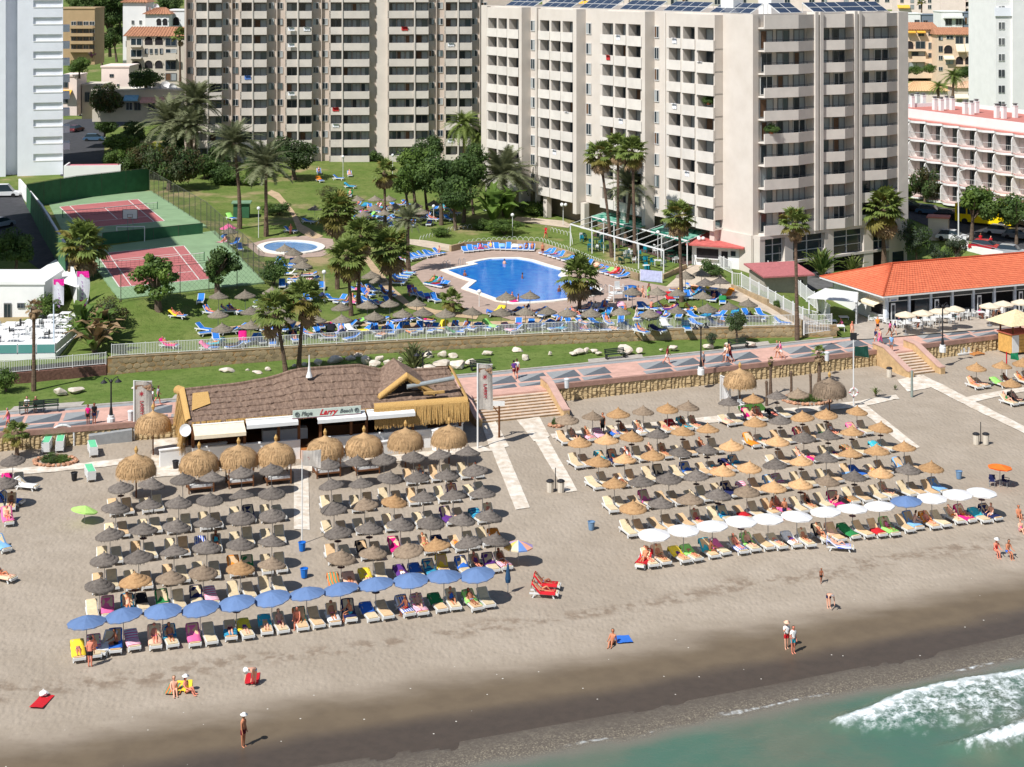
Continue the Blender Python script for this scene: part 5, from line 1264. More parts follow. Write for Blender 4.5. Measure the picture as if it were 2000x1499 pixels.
# THE GARDEN, THE COURTS, THE BARS, THE STREETS
M_WPAINT=mat('white_paint',(.74,.74,.72),.5,namt=.03,nscale=3)
M_STEEL=mat('grey_galvanised',(.33,.34,.35),.45,namt=.1,metal=.3)
M_BLACKI=mat('black_iron',(.02,.02,.023),.5,namt=0)
M_WOODB=mat('brown_timber',lin((116,74,44)),.8,namt=.25,nscale=5,stretch=(6,6,1))
M_WOODO=mat('orange_timber',lin((206,140,80)),.8,namt=.2,nscale=5)
M_STRAW=mat('golden_straw',lin((214,176,112)),.95,namt=.25,nscale=7,col2=lin((176,134,76)),stretch=(3,3,.5),bump=.7,bscale=14)
M_SHING=mat('brown_heather_thatch',lin((150,126,108)),.95,namt=.22,nscale=2.6,col2=lin((100,80,68)),bump=1,bscale=9,stretch=(2.2,.8,.8),detail=7)
def text_ob(txt,size,m,parent,loc,rot,shear=.25,name='lettering',th=.01):
 cu=bpy.data.curves.new('text','FONT'); cu.body=txt; cu.size=size; cu.shear=shear; cu.extrude=th; cu.align_x='CENTER'; cu.align_y='CENTER'; cu.offset=size*.018
 o=bpy.data.objects.new('text',cu); C.objects.link(o)
 me=bpy.data.meshes.new_from_object(o); bpy.data.objects.remove(o); bpy.data.curves.remove(cu)
 me.materials.clear(); me.materials.append(m)
 t=put(name,me,parent,loc); t.rotation_euler=rot; return t
# tennis courts
M_CGREEN=mat('faded_green_court',lin((132,158,120)),.85,namt=.08,nscale=.4)
M_CRED=mat('red_court',lin((176,104,102)),.85,namt=.06,nscale=.5)
M_LINE=mat('court_line_paint',(.66,.64,.58),.8,namt=0)
M_WIND=mat('dark_green_windscreen',lin((58,104,72)),.8,namt=.1,nscale=1)
M_FENCE=mat('rusty_green_wire',(.09,.095,.07),.6,namt=0)
CZ=7.5
def bil(c,u,v):return(c[0]*(1-u)+c[1]*u)*(1-v)+(c[3]*(1-u)+c[2]*u)*v
def sheet(c,u0,u1,v0,v1,z):return[(*bil(c,u,v).xy,z)for u,v in((u0,v0),(u1,v0),(u1,v1),(u0,v1))]
for nm,outer,inner in(('far',[(92,393),(296,374),(404,443),(130,470)],[(115,405.5),(270,390.5),(322.5,433.5),(158,448)]),('near',[(160,490),(420,452),(517,553),(233,586)],[(187,497.5),(360,481.5),(413,547),(232.5,563.5)])):
 t=thing('tennis_court','red and green tennis court %s'%('with the basketball hoop at its front below the tower' if nm=='far' else 'behind the two leafy trees'),'tennis court',(0,0,0),0,'tennis courts')
 oc=[G(*p,CZ)for p in outer]; ic=[G(*p,CZ)for p in inner]
 MB().prism([(p.x,p.y)for p in oc],CZ-.3,CZ+.1).ob('surround',M_CGREEN,t)
 MB().add(sheet(ic,0,1,0,1,CZ+.106),[(3,2,1,0)]).ob('playing_area',M_CRED,t)
 lw=.08/10.97*1.6; lv=.08/23.77*2.4; b=MB()
 for u0,u1,v0,v1 in((0,lw,0,1),(1-lw,1,0,1),(.125,.125+lw,0,1),(.875-lw,.875,0,1),(0,1,0,lv),(0,1,1-lv,1),(.125,.875,.23,.23+lv),(.125,.875,.77-lv,.77),(.5-lw/2,.5+lw/2,.23,.77)):
  b.add(sheet(ic,u0,u1,v0,v1,CZ+.112),[(3,2,1,0)])
 kind(b.ob('court_line',M_LINE,t),'stuff')
 n=thing('tennis_net','sagging dark tennis net across the %s court'%nm,'net',(0,0,0),0,'tennis nets'); a,c=bil(ic,-.08,.5),bil(ic,1.08,.5)
 for p in(a,c):MB().cyl((p.x,p.y,CZ),(p.x,p.y,CZ+1.15),.06,n=6).ob('post',M_WIND,n)
 b=MB()
 for i in range(25):
  p=a.lerp(c,i/24); b.cyl((p.x,p.y,CZ+.12),(p.x,p.y,CZ+1.0-.1*math.sin(math.pi*i/24)),.012,n=3,caps=False)
 for z in(.15,.4,.65):b.cyl((a.x,a.y,CZ+z),(c.x,c.y,CZ+z),.012,n=3)
 kind(b.ob('netting',M_BLACKI,n),'stuff')
 b=MB(); q=[a.lerp(c,i/6)for i in range(7)]
 for i in range(6):b.cyl((q[i].x,q[i].y,CZ+1.04-.1*math.sin(math.pi*i/6)),(q[i+1].x,q[i+1].y,CZ+1.04-.1*math.sin(math.pi*(i+1)/6)),.045,n=5)
 b.ob('tape',M_LINE,n)
def fence(pts,label,h=3.2,post=3.2,solid=None,zf=None,name='tennis_fence',lattice=.55,m=M_FENCE,cat='fence',gate=None):
 zf=zf or(lambda p:CZ)
 t=thing(name,label,cat,(pts[0].x,pts[0].y,zf(pts[0])),0); o=t.location
 for a,c in zip(pts[:-1],pts[1:]):
  L=(c-a).xy.length; n=max(1,round(L/post))
  for i in range(n):
   p=a.lerp(c,i/n); q=a.lerp(c,(i+1)/n); zp,zq=zf(p),zf(q)
   pl=Vector((p.x-o.x,p.y-o.y,zp-o.z)); ql=Vector((q.x-o.x,q.y-o.y,zq-o.z))
   MB().cyl(pl,pl+Vector((0,0,h)),.045,n=6).ob('post',m,t)
   MB().cyl(pl+Vector((0,0,h-.03)),ql+Vector((0,0,h-.03)),.03,n=5).ob('rail',m,t)
   if solid:
    z0,z1=solid; d=(ql-pl).normalized(); s=Vector((-d.y,d.x,0))*.02
    b=MB(); vs=[pl+s+Vector((0,0,z0)),ql+s+Vector((0,0,z0)),ql+s+Vector((0,0,z1)),pl+s+Vector((0,0,z1))]; vs+=[v-s*2 for v in vs]
    b.add(vs,[(0,1,2,3),(7,6,5,4),(0,4,5,1),(1,5,6,2),(2,6,7,3),(3,7,4,0)]); b.ob('windscreen',M_WIND,t)
   else:
    b=MB(); k=int((ql-pl).length/lattice)+1
    for j in range(-int(h/lattice),k+1):
     for sg in(1,-1):
      x0=j*lattice; x1=x0+h; L2=(ql-pl).length
      f0,f1=max(0,x0),min(L2,x1)
      if f1<=f0:continue
      za,zb=f0-x0,f1-x0
      if sg<0:za,zb=h-za,h-zb
      b.cyl(pl.lerp(ql,f0/L2)+Vector((0,0,za)),pl.lerp(ql,f1/L2)+Vector((0,0,zb)),.008,n=3,caps=False)
    kind(b.ob('chain_link',m,t),'stuff')
 return t
g75=lambda px,py:G(px,py,CZ)
fence([g75(52,408),g75(150,390)],'shaded dark green windscreen fence at the back of the far court by the tower',3.6,4,(0,3.5))
fence([g75(150,390),g75(292,373)],'sunlit green windscreen fence at the back of the far court',3.6,4,(0,3.5))
fence([g75(52,410),g75(128,540)],'dark green windscreen fence along the white boundary wall',3.4,4,(0,3.3))
fence([g75(200,478),g75(396,458)],'low green windscreen dividing the two tennis courts',1.5,3.2,(0,1.45))
fence([g75(292,374),g75(404,445),g75(517,555)],'tall rusty wire fence along the lawn side of the courts',3.4,3.6,None,lambda p:CZ)
fence([g75(236,590),g75(517,558)],'tall thin wire fence in front of the near court',3.2,3.4,None)
bw=thing('boundary_wall','white boundary wall climbing beside the parking bay to the courts','wall',(0,0,0))
wp=[(38,378),(82,432),(128,516),(152,612)]; wz=[8.0,7.6,7.0,5.6]; wh=[2.2,2.2,2.4,2.8]
for i in range(3):
 a,c=G(*wp[i],wz[i]),G(*wp[i+1],wz[i+1]); d=(c-a).xy.normalized(); s=Vector((-d[1],d[0],0))*.15
 vs=[a-s,a+s,c+s,c-s]; vs=[Vector((v.x,v.y,v.z-1.2))for v in vs]+[Vector((v.x,v.y,v.z+(wh[i]if k<2 else wh[i+1])))for k,v in enumerate(vs)]
 MB().add(vs,[(4,5,6,7),(0,1,5,4),(1,2,6,5),(2,3,7,6),(3,0,4,7),(3,2,1,0)]).ob('wall_section',M_WHITE,bw)
wd=thing('white_screen_wall','large white screen wall beside the stout fan palm','wall',G(66,540,6.8))
a,c=G(66,545,6.8)-wd.location,G(126,512,6.8)-wd.location; e=G(150,610,5.8)-wd.location
MB().add([(*a.xy,-1),(*c.xy,-1),(*c.xy,1.0),(*a.xy,.6),(*e.xy,-1.5),(*e.xy,1.6)],[(0,1,2,3),(1,4,5,2),(3,2,5)]).ob('wall',M_WHITE,wd)
p=g75(254,470); hp=thing('basketball_hoop','white basketball backboard on a frame above the small goal','basketball hoop',p,R(4))
MB().box((0,0,3.35),(1.9,.06,1.25)).ob('backboard',M_WPAINT,hp)
b=MB()
for x0,x1,z0,z1 in((-.95,.95,3.94,3.98),(-.95,.95,2.72,2.77),(-.95,-.9,2.77,3.94),(.9,.95,2.77,3.94),(-.32,.32,2.9,2.94),(-.32,.32,3.32,3.36),(-.32,-.28,2.94,3.32),(.28,.32,2.94,3.32)):b.bx(x0,x1,-.05,-.031,z0,z1)
b.ob('board_marking',M_BLACKI,hp)
MB().tube([(.23*math.cos(i*.5236),-.35+.23*math.sin(i*.5236),2.95)for i in range(13)],[.02]*13,5).ob('ring',mat('orange_ring',(.6,.16,.05),.5),hp)
MB().cyl((-.4,.5,0),(-.3,.08,3.2),.05,n=6).cyl((.4,.5,0),(.3,.08,3.2),.05,n=6).ob('stand',M_STEEL,hp)
p=g75(255,474); gp=thing('goal_frame','white football goal frame under the basketball hoop','goal',p,R(4))
MB().cyl((-1.75,0,0),(-1.75,0,2.0),.06,n=6).cyl((1.75,0,0),(1.75,0,2.0),.06,n=6).cyl((-1.75,0,2.0),(1.75,0,2.0),.06,n=6).cyl((-1.75,0,2),(-1.6,1.0,0),.04,n=5).cyl((1.75,0,2),(1.6,1.0,0),.04,n=5).ob('frame',M_WPAINT,gp)
p=D(180,348)-Vector((0,0,1.0)); sh_=thing('garage','low garage with faded pink roof behind the green windscreen','garage',p,R(6))
MB().bx(-4.5,4.5,0,5,-1,2.6).ob('wall',M_WHITE,sh_); MB().bx(-4.2,4.2,.3,4.7,2.6,2.7).ob('roof',mat('faded_pink_roof',lin((196,120,128)),.9,namt=.12),sh_)
b=MB()
for q in((-4.5,4.5,0,.25),(-4.5,-4.25,.25,5),(4.25,4.5,.25,5)):b.bx(*q,2.6,3.0)
b.ob('parapet',M_WHITE,sh_)
p=D(472,424); gs=thing('garden_shed','small dark green shed with flat roof on the upper lawn','shed',p,R(5))
MB().bx(-1.1,1.1,-1,1,0,2.0).ob('wall',M_WIND,gs); MB().bx(-1.35,1.35,-1.25,1.25,2.0,2.15).ob('roof',mat('green_shed_roof',lin((120,150,120)),.8),gs)
# swimming pools
def pool_water(name,c1,c2):
 m=mat(name,c1,.06,namt=.1,nscale=1.1,col2=c2,spec=.5,bump=.25,bscale=2.2,detail=6); return m  # second colour paints lighter caustic ripples into the water
M_POOL=pool_water('pool_water',lin((20,104,200)),lin((52,138,214))); M_KPOOL=pool_water('kids_pool_water',lin((92,140,196)),lin((130,168,206)))
def offset(poly,d):
 n=len(poly); out=[]
 ar=sum(poly[i][0]*poly[(i+1)%n][1]-poly[(i+1)%n][0]*poly[i][1]for i in range(n)); sg=1 if ar>0 else-1
 for i in range(n):
  a,b_,c=Vector(poly[i-1][:2]),Vector(poly[i][:2]),Vector(poly[(i+1)%n][:2])
  n1=Vector(((b_-a).y,-(b_-a).x)).normalized()*sg; n2=Vector(((c-b_).y,-(c-b_).x)).normalized()*sg
  m_=(n1+n2); m_=m_.normalized()/max(.5,m_.normalized().dot(n1))if m_.length>1e-6 else n1
  out.append(b_+m_*d)
 return out
def pool(name,poly,z,wmat,label,cw=.75):
 t=thing(name,label,'swimming pool',(0,0,0))
 MB().prism([(q[0],q[1])for q in poly],z-1,z+.05).ob('water',wmat,t)
 o=offset(poly,cw); n=len(poly); b=MB(); vs=[]
 for q,w in zip(poly,o):vs+=[(q[0],q[1],z-.1),(q[0],q[1],z+.16),(w[0],w[1],z+.16),(w[0],w[1],z-.1)]
 b.add(vs,[f for i in range(n)for j in[(i+1)%n]for f in((4*i,4*i+1,4*j+1,4*j),(4*i+1,4*i+2,4*j+2,4*j+1),(4*i+2,4*i+3,4*j+3,4*j+2))]); b.ob('coping',M_COPING,t)
 return t
PZ=5.2
PW_=[G(px,py,PZ)for px,py in((874,530),(905,524),(934,518),(924,515),(942,511),(960,508),(985,507),(1010,507),(1034,511),(1065,521),(1100,531),(1090,540),(1105,546),(1140,556),(1165,567),(1150,579),(1110,585),(1077,589),(1035,592),(1007,593),(977,588),(945,576),(914,565),(931,551),(905,543))]
big=pool('swimming_pool',PW_,PZ,M_POOL,'big bright blue angular pool with white coping in the hotel garden')
KP=[G(568+53*math.cos(a),484+11*math.sin(a),6.08)for a in[math.pi*i/14 for i in range(28)]]
pool('kids_pool',KP,6.06,M_KPOOL,'small oval paddling pool with cream rim behind the palms',.9)
for i,(px,py,rz)in enumerate(((902,520,.4),(872,524,.8),(1178,572,2.6))):
 t=thing('pool_ladder','curved steel handrail of the big pool, '+('at the steps','at the sharp corner','by the lifeguard platform')[i],'handrail',G(px,py,PZ),rz,'pool handrails')
 for s in(-.3,.3):MB().tube([(s,-.4,0),(s,-.35,.8),(s,0,.95),(s,.35,.7),(s,.45,0)],[.03]*5,6).ob('rail',M_STEEL,t)
p=D(1272,551); t=thing('screen_board','pale blue board standing at the corner of the pergola garden','screen',p,R(-30))
MB().bx(-1.4,1.4,-.04,.04,.05,1.35).ob('panel',mat('pale_blue_board',lin((186,190,222)),.7),t); MB().bx(-1.45,-1.38,-.06,.06,0,1.4).bx(1.38,1.45,-.06,.06,0,1.4).ob('post',M_WPAINT,t)
p=D(1208,588); t=thing('lifeguard_platform','white railed lifeguard platform with chair at the pool end','lifeguard chair',p,R(20))
MB().box((0,0,.9),(1.8,1.4,.1)).ob('deck',M_WPAINT,t)
for x,y in((-.85,-.65),(.85,-.65),(-.85,.65),(.85,.65)):MB().cyl((x,y,0),(x,y,1.7),.05,n=6).ob('post',M_WPAINT,t)
MB().cyl((-.85,-.65,1.7),(.85,-.65,1.7),.04,n=6).cyl((-.85,.65,1.7),(-.85,-.65,1.7),.04,n=6).ob('rail',M_WPAINT,t)
MB().box((0,.1,1.35),(.6,.5,.06)).box((0,.38,1.75),(.6,.06,.75)).box((-.28,0,1.1),(.05,.05,.45)).box((.28,0,1.1),(.05,.05,.45)).ob('seat',M_WPAINT,t)
for i in range(3):MB().box((-1.0-.2*i,-.3,.7-.22*i),(.3,.7,.05)).ob('step',M_WPAINT,t)
p=D(1231,580); t=thing('water_tub','big round blue tub beside the lifeguard platform','tub',p)
MB().lathe([(.62,0),(.68,.6),(.7,1.15),(.66,1.15),(.6,.9)],16).ob('tub',mat('blue_plastic',lin((44,110,182)),.5),t); MB().lathe([(.7,1.1),(.76,1.13),(.7,1.2)],16,cap=False).ob('rim',MATS['blue_plastic'],t)
# white railing on the garden wall, white fences
def railing(label,xs0,xs1,zf,base=None,ptsf=None,h=1.15,bay=3.0,name='railing',picket=.15):
 p=lambda x:Vector((x,base(x)+.2,zf(x)))
 n=max(1,round((xs1-xs0)/bay)); o=p(xs0); t=thing(name,label,'railing',o)
 for i in range(n):
  a,c=p(xs0+(xs1-xs0)*i/n)-o,p(xs0+(xs1-xs0)*(i+1)/n)-o; up=Vector((0,0,1))
  MB().cyl(a,a+up*(h+.08),.045,n=6).ob('post',M_WPAINT,t)
  MB().cyl(a+up*h,c+up*h,.03,n=5).cyl(a+up*.12,c+up*.12,.03,n=5).ob('rail',M_WPAINT,t)
  b=MB(); k=int((c-a).length/picket)
  for j in range(1,k):q=a.lerp(c,j/k); b.box(q+up*(h/2+.06),(.035,.035,h-.12))
  kind(b.ob('picket',M_WPAINT,t),'stuff')
 MB().cyl(c,c+up*(h+.08),.045,n=6).ob('post',M_WPAINT,t)
railing('long white picket railing on the stone wall from the banana clump to the step',-38.3,G(1226,640,4.7).x,lambda x:zwall(x)+.06,Yw)
railing('white picket railing on the stone wall towards the restaurant',G(1228,640,4.7).x,34.0,lambda x:zwall(x)+.02,Yw)
railing('white picket railing on the dark brick wall below the white terrace',-56,-38.8,lambda x:4.3,Yw)
def pfence(pxs,label,h=1.3,proj=None,picket=.2,bay=2.6,name='white_fence',cat='fence'):
 proj=proj or D; pts=[proj(*q)for q in pxs]; o=pts[0].copy(); t=thing(name,label,cat,o); up=Vector((0,0,1))
 for A_,B_ in zip(pts[:-1],pts[1:]):
  n=max(1,round((B_-A_).length/bay))
  for i in range(n):
   a,c=A_.lerp(B_,i/n)-o,A_.lerp(B_,(i+1)/n)-o
   MB().box(a+up*(h/2+.1),(.12,.12,h+.2)).ob('post',M_WPAINT,t)
   MB().cyl(a+up*h,c+up*h,.035,n=5).cyl(a+up*.15,c+up*.15,.03,n=5).ob('rail',M_WPAINT,t)
   b=MB(); k=max(2,int((c-a).length/picket))
   for j in range(1,k):q=a.lerp(c,j/k); b.box(q+up*(h/2+.07),(.04,.04,h-.1))
   kind(b.ob('picket',M_WPAINT,t),'stuff')
 return t
pfence([(1382,512),(1430,536)],'upper white fence beside the rounded bright bush',1.5)
pfence([(1430,560),(1448,562),(1500,592),(1530,610),(1568,632),(1598,640)],'white fence with gate running down to the promenade',1.6)
pfence([(1500,540),(1530,552),(1575,590),(1622,628)],'white fence behind the path by the grey hut',1.7)
pfence([(1570,655),(1622,648)],'short white fence at the end of the garden wall',1.3,lambda a,b:G(a,b,4.45))
pw=thing('parapet_wall','low stone wall under the white fence by the path','wall',(0,0,0)); pts=[D(*q)for q in((1430,562),(1500,598),(1568,640))]
for a,c in zip(pts[:-1],pts[1:]):MB().box((a+c)/2+Vector((0,0,.1)),((c-a).length,.3,.9),math.atan2((c-a).y,(c-a).x)).ob('wall',M_STONE,pw)
def hoops(pxs,label,step=.7):
 pts=[D(*q)for q in pxs]; t=thing('hoop_fence',label,'fence',pts[0]); b=MB(); o=pts[0]
 for A_,B_ in zip(pts[:-1],pts[1:]):
  n=max(1,int((B_-A_).length/step)); d=(B_-A_).normalized()
  for i in range(n):
   a=A_.lerp(B_,i/n)-o; b.tube([a+d*step*(.5-.55*math.cos(q))+Vector((0,0,.55*math.sin(q)))for q in[math.pi*k/6 for k in range(7)]],[.025]*7,4)
 kind(b.ob('hoop',M_WPAINT,t),'stuff')
hoops([(895,481),(930,474),(1000,470),(1055,472),(1110,490),(1170,514),(1250,538)],'low white hoop fence along the wall above the pool loungers')
hoops([(820,470),(880,452),(930,444)],'low white hoop fence on the grass bank left of the banana plants')
hoops([(1075,452),(1115,462),(1118,478)],'short white hoop fence beside the pergola')
pl=thing('pool_wall','curved stone retaining wall behind the pool loungers','wall',(0,0,0)); pts=[D(*q)for q in((880,492),(905,486),(960,481),(1010,481),(1055,485),(1110,503),(1170,524),(1248,548))]
for a,c in zip(pts[:-1],pts[1:]):MB().box((a+c)/2+Vector((0,0,.3)),((c-a).length+.1,.35,1.0),math.atan2((c-a).y,(c-a).x)).ob('wall_section',M_STONE,pl)
# pergola garden
A_,B_,Cc,Dd=D(1114,481),D(1296,542),D(1385,500),D(1195,442); PH=2.9
pg=thing('pergola','white pergola frame with green striped awnings on the terrace of the cream block','pergola',A_)
pt=lambda u,v:(A_*(1-u)+B_*u)*(1-v)+(Dd*(1-u)+Cc*u)*v-A_
top=A_.z+PH-A_.z
def pp(u,v,z=None):q=pt(u,v); return Vector((q.x,q.y,PH if z is None else z))
for v in(0,.5,1):
 for i in range(5):
  q=pt(i/4,v); MB().box(((q.x),q.y,(q.z-.3+PH)/2),(.13,.13,PH-q.z+.3)).ob('post',M_WPAINT,pg)
def beam(a,c,w=.1):
 d=c-a; MB().cyl(a,c,w,n=4).ob('beam',M_WPAINT,pg)
for v in(0,.5,1):beam(pp(0,v),pp(1,v),.11)
for i in range(11):beam(pp(i/10,0),pp(i/10,1),.06)
M_AWG=mat('green_awning',lin((30,128,106)),.8,namt=.05,trans=.2); M_AWG2=mat('pale_green_awning',lin((132,190,168)),.8,namt=.05,trans=.2)
for u0,u1,v0,v1 in((.0,.52,.5,1),(.62,1.0,.55,1)):
 n=14; b=MB()
 for i in range(n):
  a,c=u0+(u1-u0)*i/n,u0+(u1-u0)*(i+1)/n; m=6
  for j in range(m):
   e,f=v0+(v1-v0)*j/m,v0+(v1-v0)*(j+1)/m; z=lambda v:PH+.12-.12*math.sin(math.pi*(v-v0)/(v1-v0))
   b.add([pp(a,e,z(e)),pp(c,e,z(e)),pp(c,f,z(f)),pp(a,f,z(f))],[(0,1,2,3)],(i+j)%2 if i%3 else 1)
 b.ob('awning',[M_AWG,M_AWG2],pg)
 b=MB(); b.add([pp(u0,v0,PH+.1),pp(u1,v0,PH+.1),pp(u1,v0,PH-.45),pp(u0,v0,PH-.45)],[(0,1,2,3)]); b.ob('valance',M_AWG,pg)
tw=thing('terrace_edge_wall','low stone edge of the pergola lawn beside the path','wall',(0,0,0)); a,c=D(1294,546),D(1340,525); MB().box((a+c)/2,((c-a).length,.3,1.1),math.atan2((c-a).y,(c-a).x)).ob('wall',M_STONE,tw)
def table_thing(label,m,r=.42,h=.72,sq=False,loc=(0,0,0),cloth=None,group=None):
 t=thing('table',label,'table',loc,0,group); b=MB()
 if sq:b.box((0,0,h),(r*2,r*2,.05))
 else:b.lathe([(r,h-.03),(r,h+.02),(0.01,h+.021)],14)
 b.ob('table_top',m,t)
 if sq:
  for x,y in((-1,-1),(1,-1),(1,1),(-1,1)):MB().cyl((x*r*.85,y*r*.85,0),(x*r*.85,y*r*.85,h-.02),.03,n=5).ob('leg',m,t)
 else:MB().cyl((0,0,0),(0,0,h),.04,n=6).lathe([(.26,0),(.05,.06)],8).ob('leg',m,t)
 return t
def chair_thing(label,m,loc=(0,0,0),rz=0,group=None):
 t=thing('chair',label,'chair',loc,rz,group)
 MB().box((0,0,.44),(.48,.46,.05)).ob('seat',m,t)
 b=MB().box((0,.24,.66),(.46,.04,.42)); b.box((-.25,.02,.62),(.04,.44,.04)).box((.25,.02,.62),(.04,.44,.04)); b.ob('backrest',m,t)
 for x,y in((-.2,-.19),(.2,-.19),(.22,.22),(-.22,.22)):MB().cyl((x,y,0),(x,y,.6 if y<0 else .45),.025,n=5).ob('leg',m,t)
 return t
M_GCH=mat('dark_green_plastic',lin((24,62,50)),.5,namt=0); M_WCH=mat('white_plastic',(.72,.72,.70),.45,namt=0); M_TEALC=mat('teal_plastic',lin((20,128,150)),.5,namt=0); M_CLOTH=mat('white_table_cloth',(.74,.73,.72),.8,namt=0)
ptab=[(1140,470),(1165,478),(1190,490),(1215,500),(1240,505),(1262,512),(1285,520),(1262,530),(1225,515),(1180,470),(1230,480),(1265,492),(1290,498),(1310,512),(1155,492)]
pc0=None; rt_=random.Random(3); nch=0
T0_=None
where=['beside the first post','behind the hoop fence','left of the palm trio','under the tallest palm','right of the palm trio','near the board','at the front corner post','next to the pale blue board','between trio and fence','under the big green awning','in the pergola middle','below the globe lamp','in front of the small awning','by the kiosk','closest to the hoop fence']
for i,(px,py)in enumerate(ptab):
 p=D(px,py); white=i in(6,7,12)
 tb_=table_thing(('white' if white else 'dark green')+' pergola garden table '+where[i],M_WCH if white else M_GCH,.45,.72,i%2==0,p,group='tables of the pergola garden')
 for k in range(3):
  a=rt_.uniform(0,6.28)+k*2.1; m=(M_WCH,M_GCH,M_GCH,M_TEALC)[rt_.randrange(4)]; cn={id(M_WCH):'white',id(M_GCH):'dark green',id(M_TEALC):'teal'}[id(m)]
  q=p+Vector((math.cos(a)*.85,math.sin(a)*.85,0))
  lab='%s garden chair, %s side of the table %s'%(cn,('first','second','third')[k],where[i])
  if pc0 is None:pc0=chair_thing(lab,m,q,a-math.pi/2,'chairs of the pergola garden')
  else:dup(pc0,q,a-math.pi/2,lab,over={'seat':m,'backrest':m,'leg':m})
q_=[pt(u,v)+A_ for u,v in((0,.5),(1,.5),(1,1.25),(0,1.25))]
drape('pergola_terrace',None,mat('shade_dark_terrace_tiles',lin((96,76,70)),.8,namt=.12,nscale=2),.06,1.5,world=q_)  # floor colour darkened to stand for the shade beneath the awnings
for i in range(14):
 u,v=(i%7+.5)/7,.62+.26*(i//7); q=pt(u,v)+A_; q.z=zg(q.x,q.y)+.06
 table_thing('dark green table on the tiled pergola terrace, %s of the %s row'%(ORD[i%7],('front','back')[i//7]),M_GCH,.5,.74,True,q,group='tables of the tiled pergola terrace')
 for k in range(2):a=k*math.pi+rt_.uniform(-.4,.4); dup(pc0,q+Vector((math.cos(a)*.9,math.sin(a)*.9,0)),a-math.pi/2,'dark green chair %s the %s table, %s row of the tiled terrace'%(('right of','left of')[k],ORD[i%7],('front','back')[i//7]),'chairs of the tiled pergola terrace',over={'seat':M_GCH,'backrest':M_GCH,'leg':M_GCH})
def hut(px,py,w,d,h,rz,wall,roof,label,cat,over=.5,tilt=.5):
 p=D(px,py); t=thing('kiosk',label,cat,p,rz)
 MB().bx(-w/2,w/2,0,d,-1,h).ob('wall',wall,t)
 MB().add([(-w/2-over,-over*2,h),(w/2+over,-over*2,h),(w/2+over,d+over,h+tilt),(-w/2-over,d+over,h+tilt),(-w/2-over,-over*2,h+.18),(w/2+over,-over*2,h+.18),(w/2+over,d+over,h+tilt+.18),(-w/2-over,d+over,h+tilt+.18)],[(4,5,6,7),(0,1,5,4),(1,2,6,5),(2,3,7,6),(3,0,4,7),(3,2,1,0)]).ob('roof',roof,t)
 return t
M_KROOF=mat('red_kiosk_roof',lin((190,98,92)),.85,namt=.1,nscale=1.5)
k=hut(1400,522,6.4,5.5,2.6,R(-24),M_WHITE,M_KROOF,'white kiosk with flat red roof at the foot of the cream block','kiosk')
MB().bx(-2.6,.2,-.05,.02,1.0,2.2).ob('counter_opening',M_DARKIN,k); MB().bx(1.8,2.4,-.06,0,1.5,2.1).ob('window',M_GLASS,k); MB().bx(.6,1.4,-.06,0,.1,2.0).ob('door',M_DARKIN,k); MB().bx(-2.7,.3,-.4,-.06,.95,1.02).ob('counter',M_WPAINT,k)
k=hut(1535,572,5.4,4.6,2.0,R(14),mat('grey_hut_render',lin((168,160,148)),.85,namt=.06),mat('dusty_red_roof',lin((176,106,106)),.85,namt=.1),'squat grey hut with dusty red roof beside the forecourt','hut')
MB().bx(1.6,2.1,-.05,0,.9,1.4).ob('vent',M_DARKIN,k)
# white pavilion and terrace on the left
house(-60,86,556,634,18.4,'white modernist pavilion with flat roof on the left edge',M_WHITE,'flat',((8,592,22,630,'g'),(34,592,48,602,'g')),7,cat='pavilion')
MB_=[G(px,py,5.3)for px,py in((-40,640),(90,622),(152,612),(150,655),(108,692),(-40,694))]
wt=thing('terrace','bright white terrace of the pavilion with tables','terrace',(0,0,0)); MB().prism([(p.x,p.y)for p in MB_],3.2,5.36).ob('floor',M_WHITE,wt)
M_TEALG=mat('teal_glass',lin((92,150,146)),.15,namt=0,spec=.6)
ed=[G(-40,694,5.3),G(108,692,5.3),G(150,655,5.3)]
for i,(a,c)in enumerate(zip(ed[:-1],ed[1:])):
 n=max(1,round((c-a).length/1.9))
 for j in range(n):
  p,q=a.lerp(c,j/n),a.lerp(c,(j+1)/n); rz=math.atan2((c-a).y,(c-a).x); m=(p+q)/2
  MB().box((0,0,0),((q-p).length*.94,.03,.8)).ob('balustrade_pane',M_TEALG if(j<5 and i==0)else M_WHITE,wt,(m.x,m.y,5.84),rz)
  MB().cyl((0,0,0),(0,0,1.0),.03,n=5).ob('post',M_BLACKI,wt,(p.x,p.y,5.34))
ti=0
for i,(px,py,w)in enumerate(((40,655,1),(75,662,1),(98,640,0),(100,652,0),(104,630,0),(122,640,0),(128,625,0),(20,645,1),(60,640,1),(130,652,0),(15,668,1),(118,660,0))):
 p=G(px,py,5.36)
 table_thing('white square terrace table, '+('beside the dead palm','left of the flag pole','upper of the stacked look pair','lower of the pair by the flag pole','nearest the pink awning','behind the flag pole','under the pink banner','close to the pavilion door','under the bush','by the ragged bananas','at the glass balustrade','right of the flag pole')[i],M_CLOTH,.5,.74,True,p,group='tables on the white terrace')
 for k in range(2):
  a=k*math.pi+rt_.uniform(-.3,.3); q=p+Vector((math.cos(a)*.85,math.sin(a)*.85,0)); m=(M_WCH,M_BLACKI)[(i+k)%2]
  dup(pc0,q,a-math.pi/2,'%s terrace chair, %s of table %s'%(('white','black')[(i+k)%2],('sea side','garden side')[k],('beside the dead palm','left of the flag pole','of the upper pair','of the lower pair','nearest pink awning','behind the flag pole','under pink banner','by the pavilion door','under the bush','by ragged bananas','at the balustrade','right of flag pole')[i]),'chairs on the white terrace',over={'seat':m,'backrest':m,'leg':m})
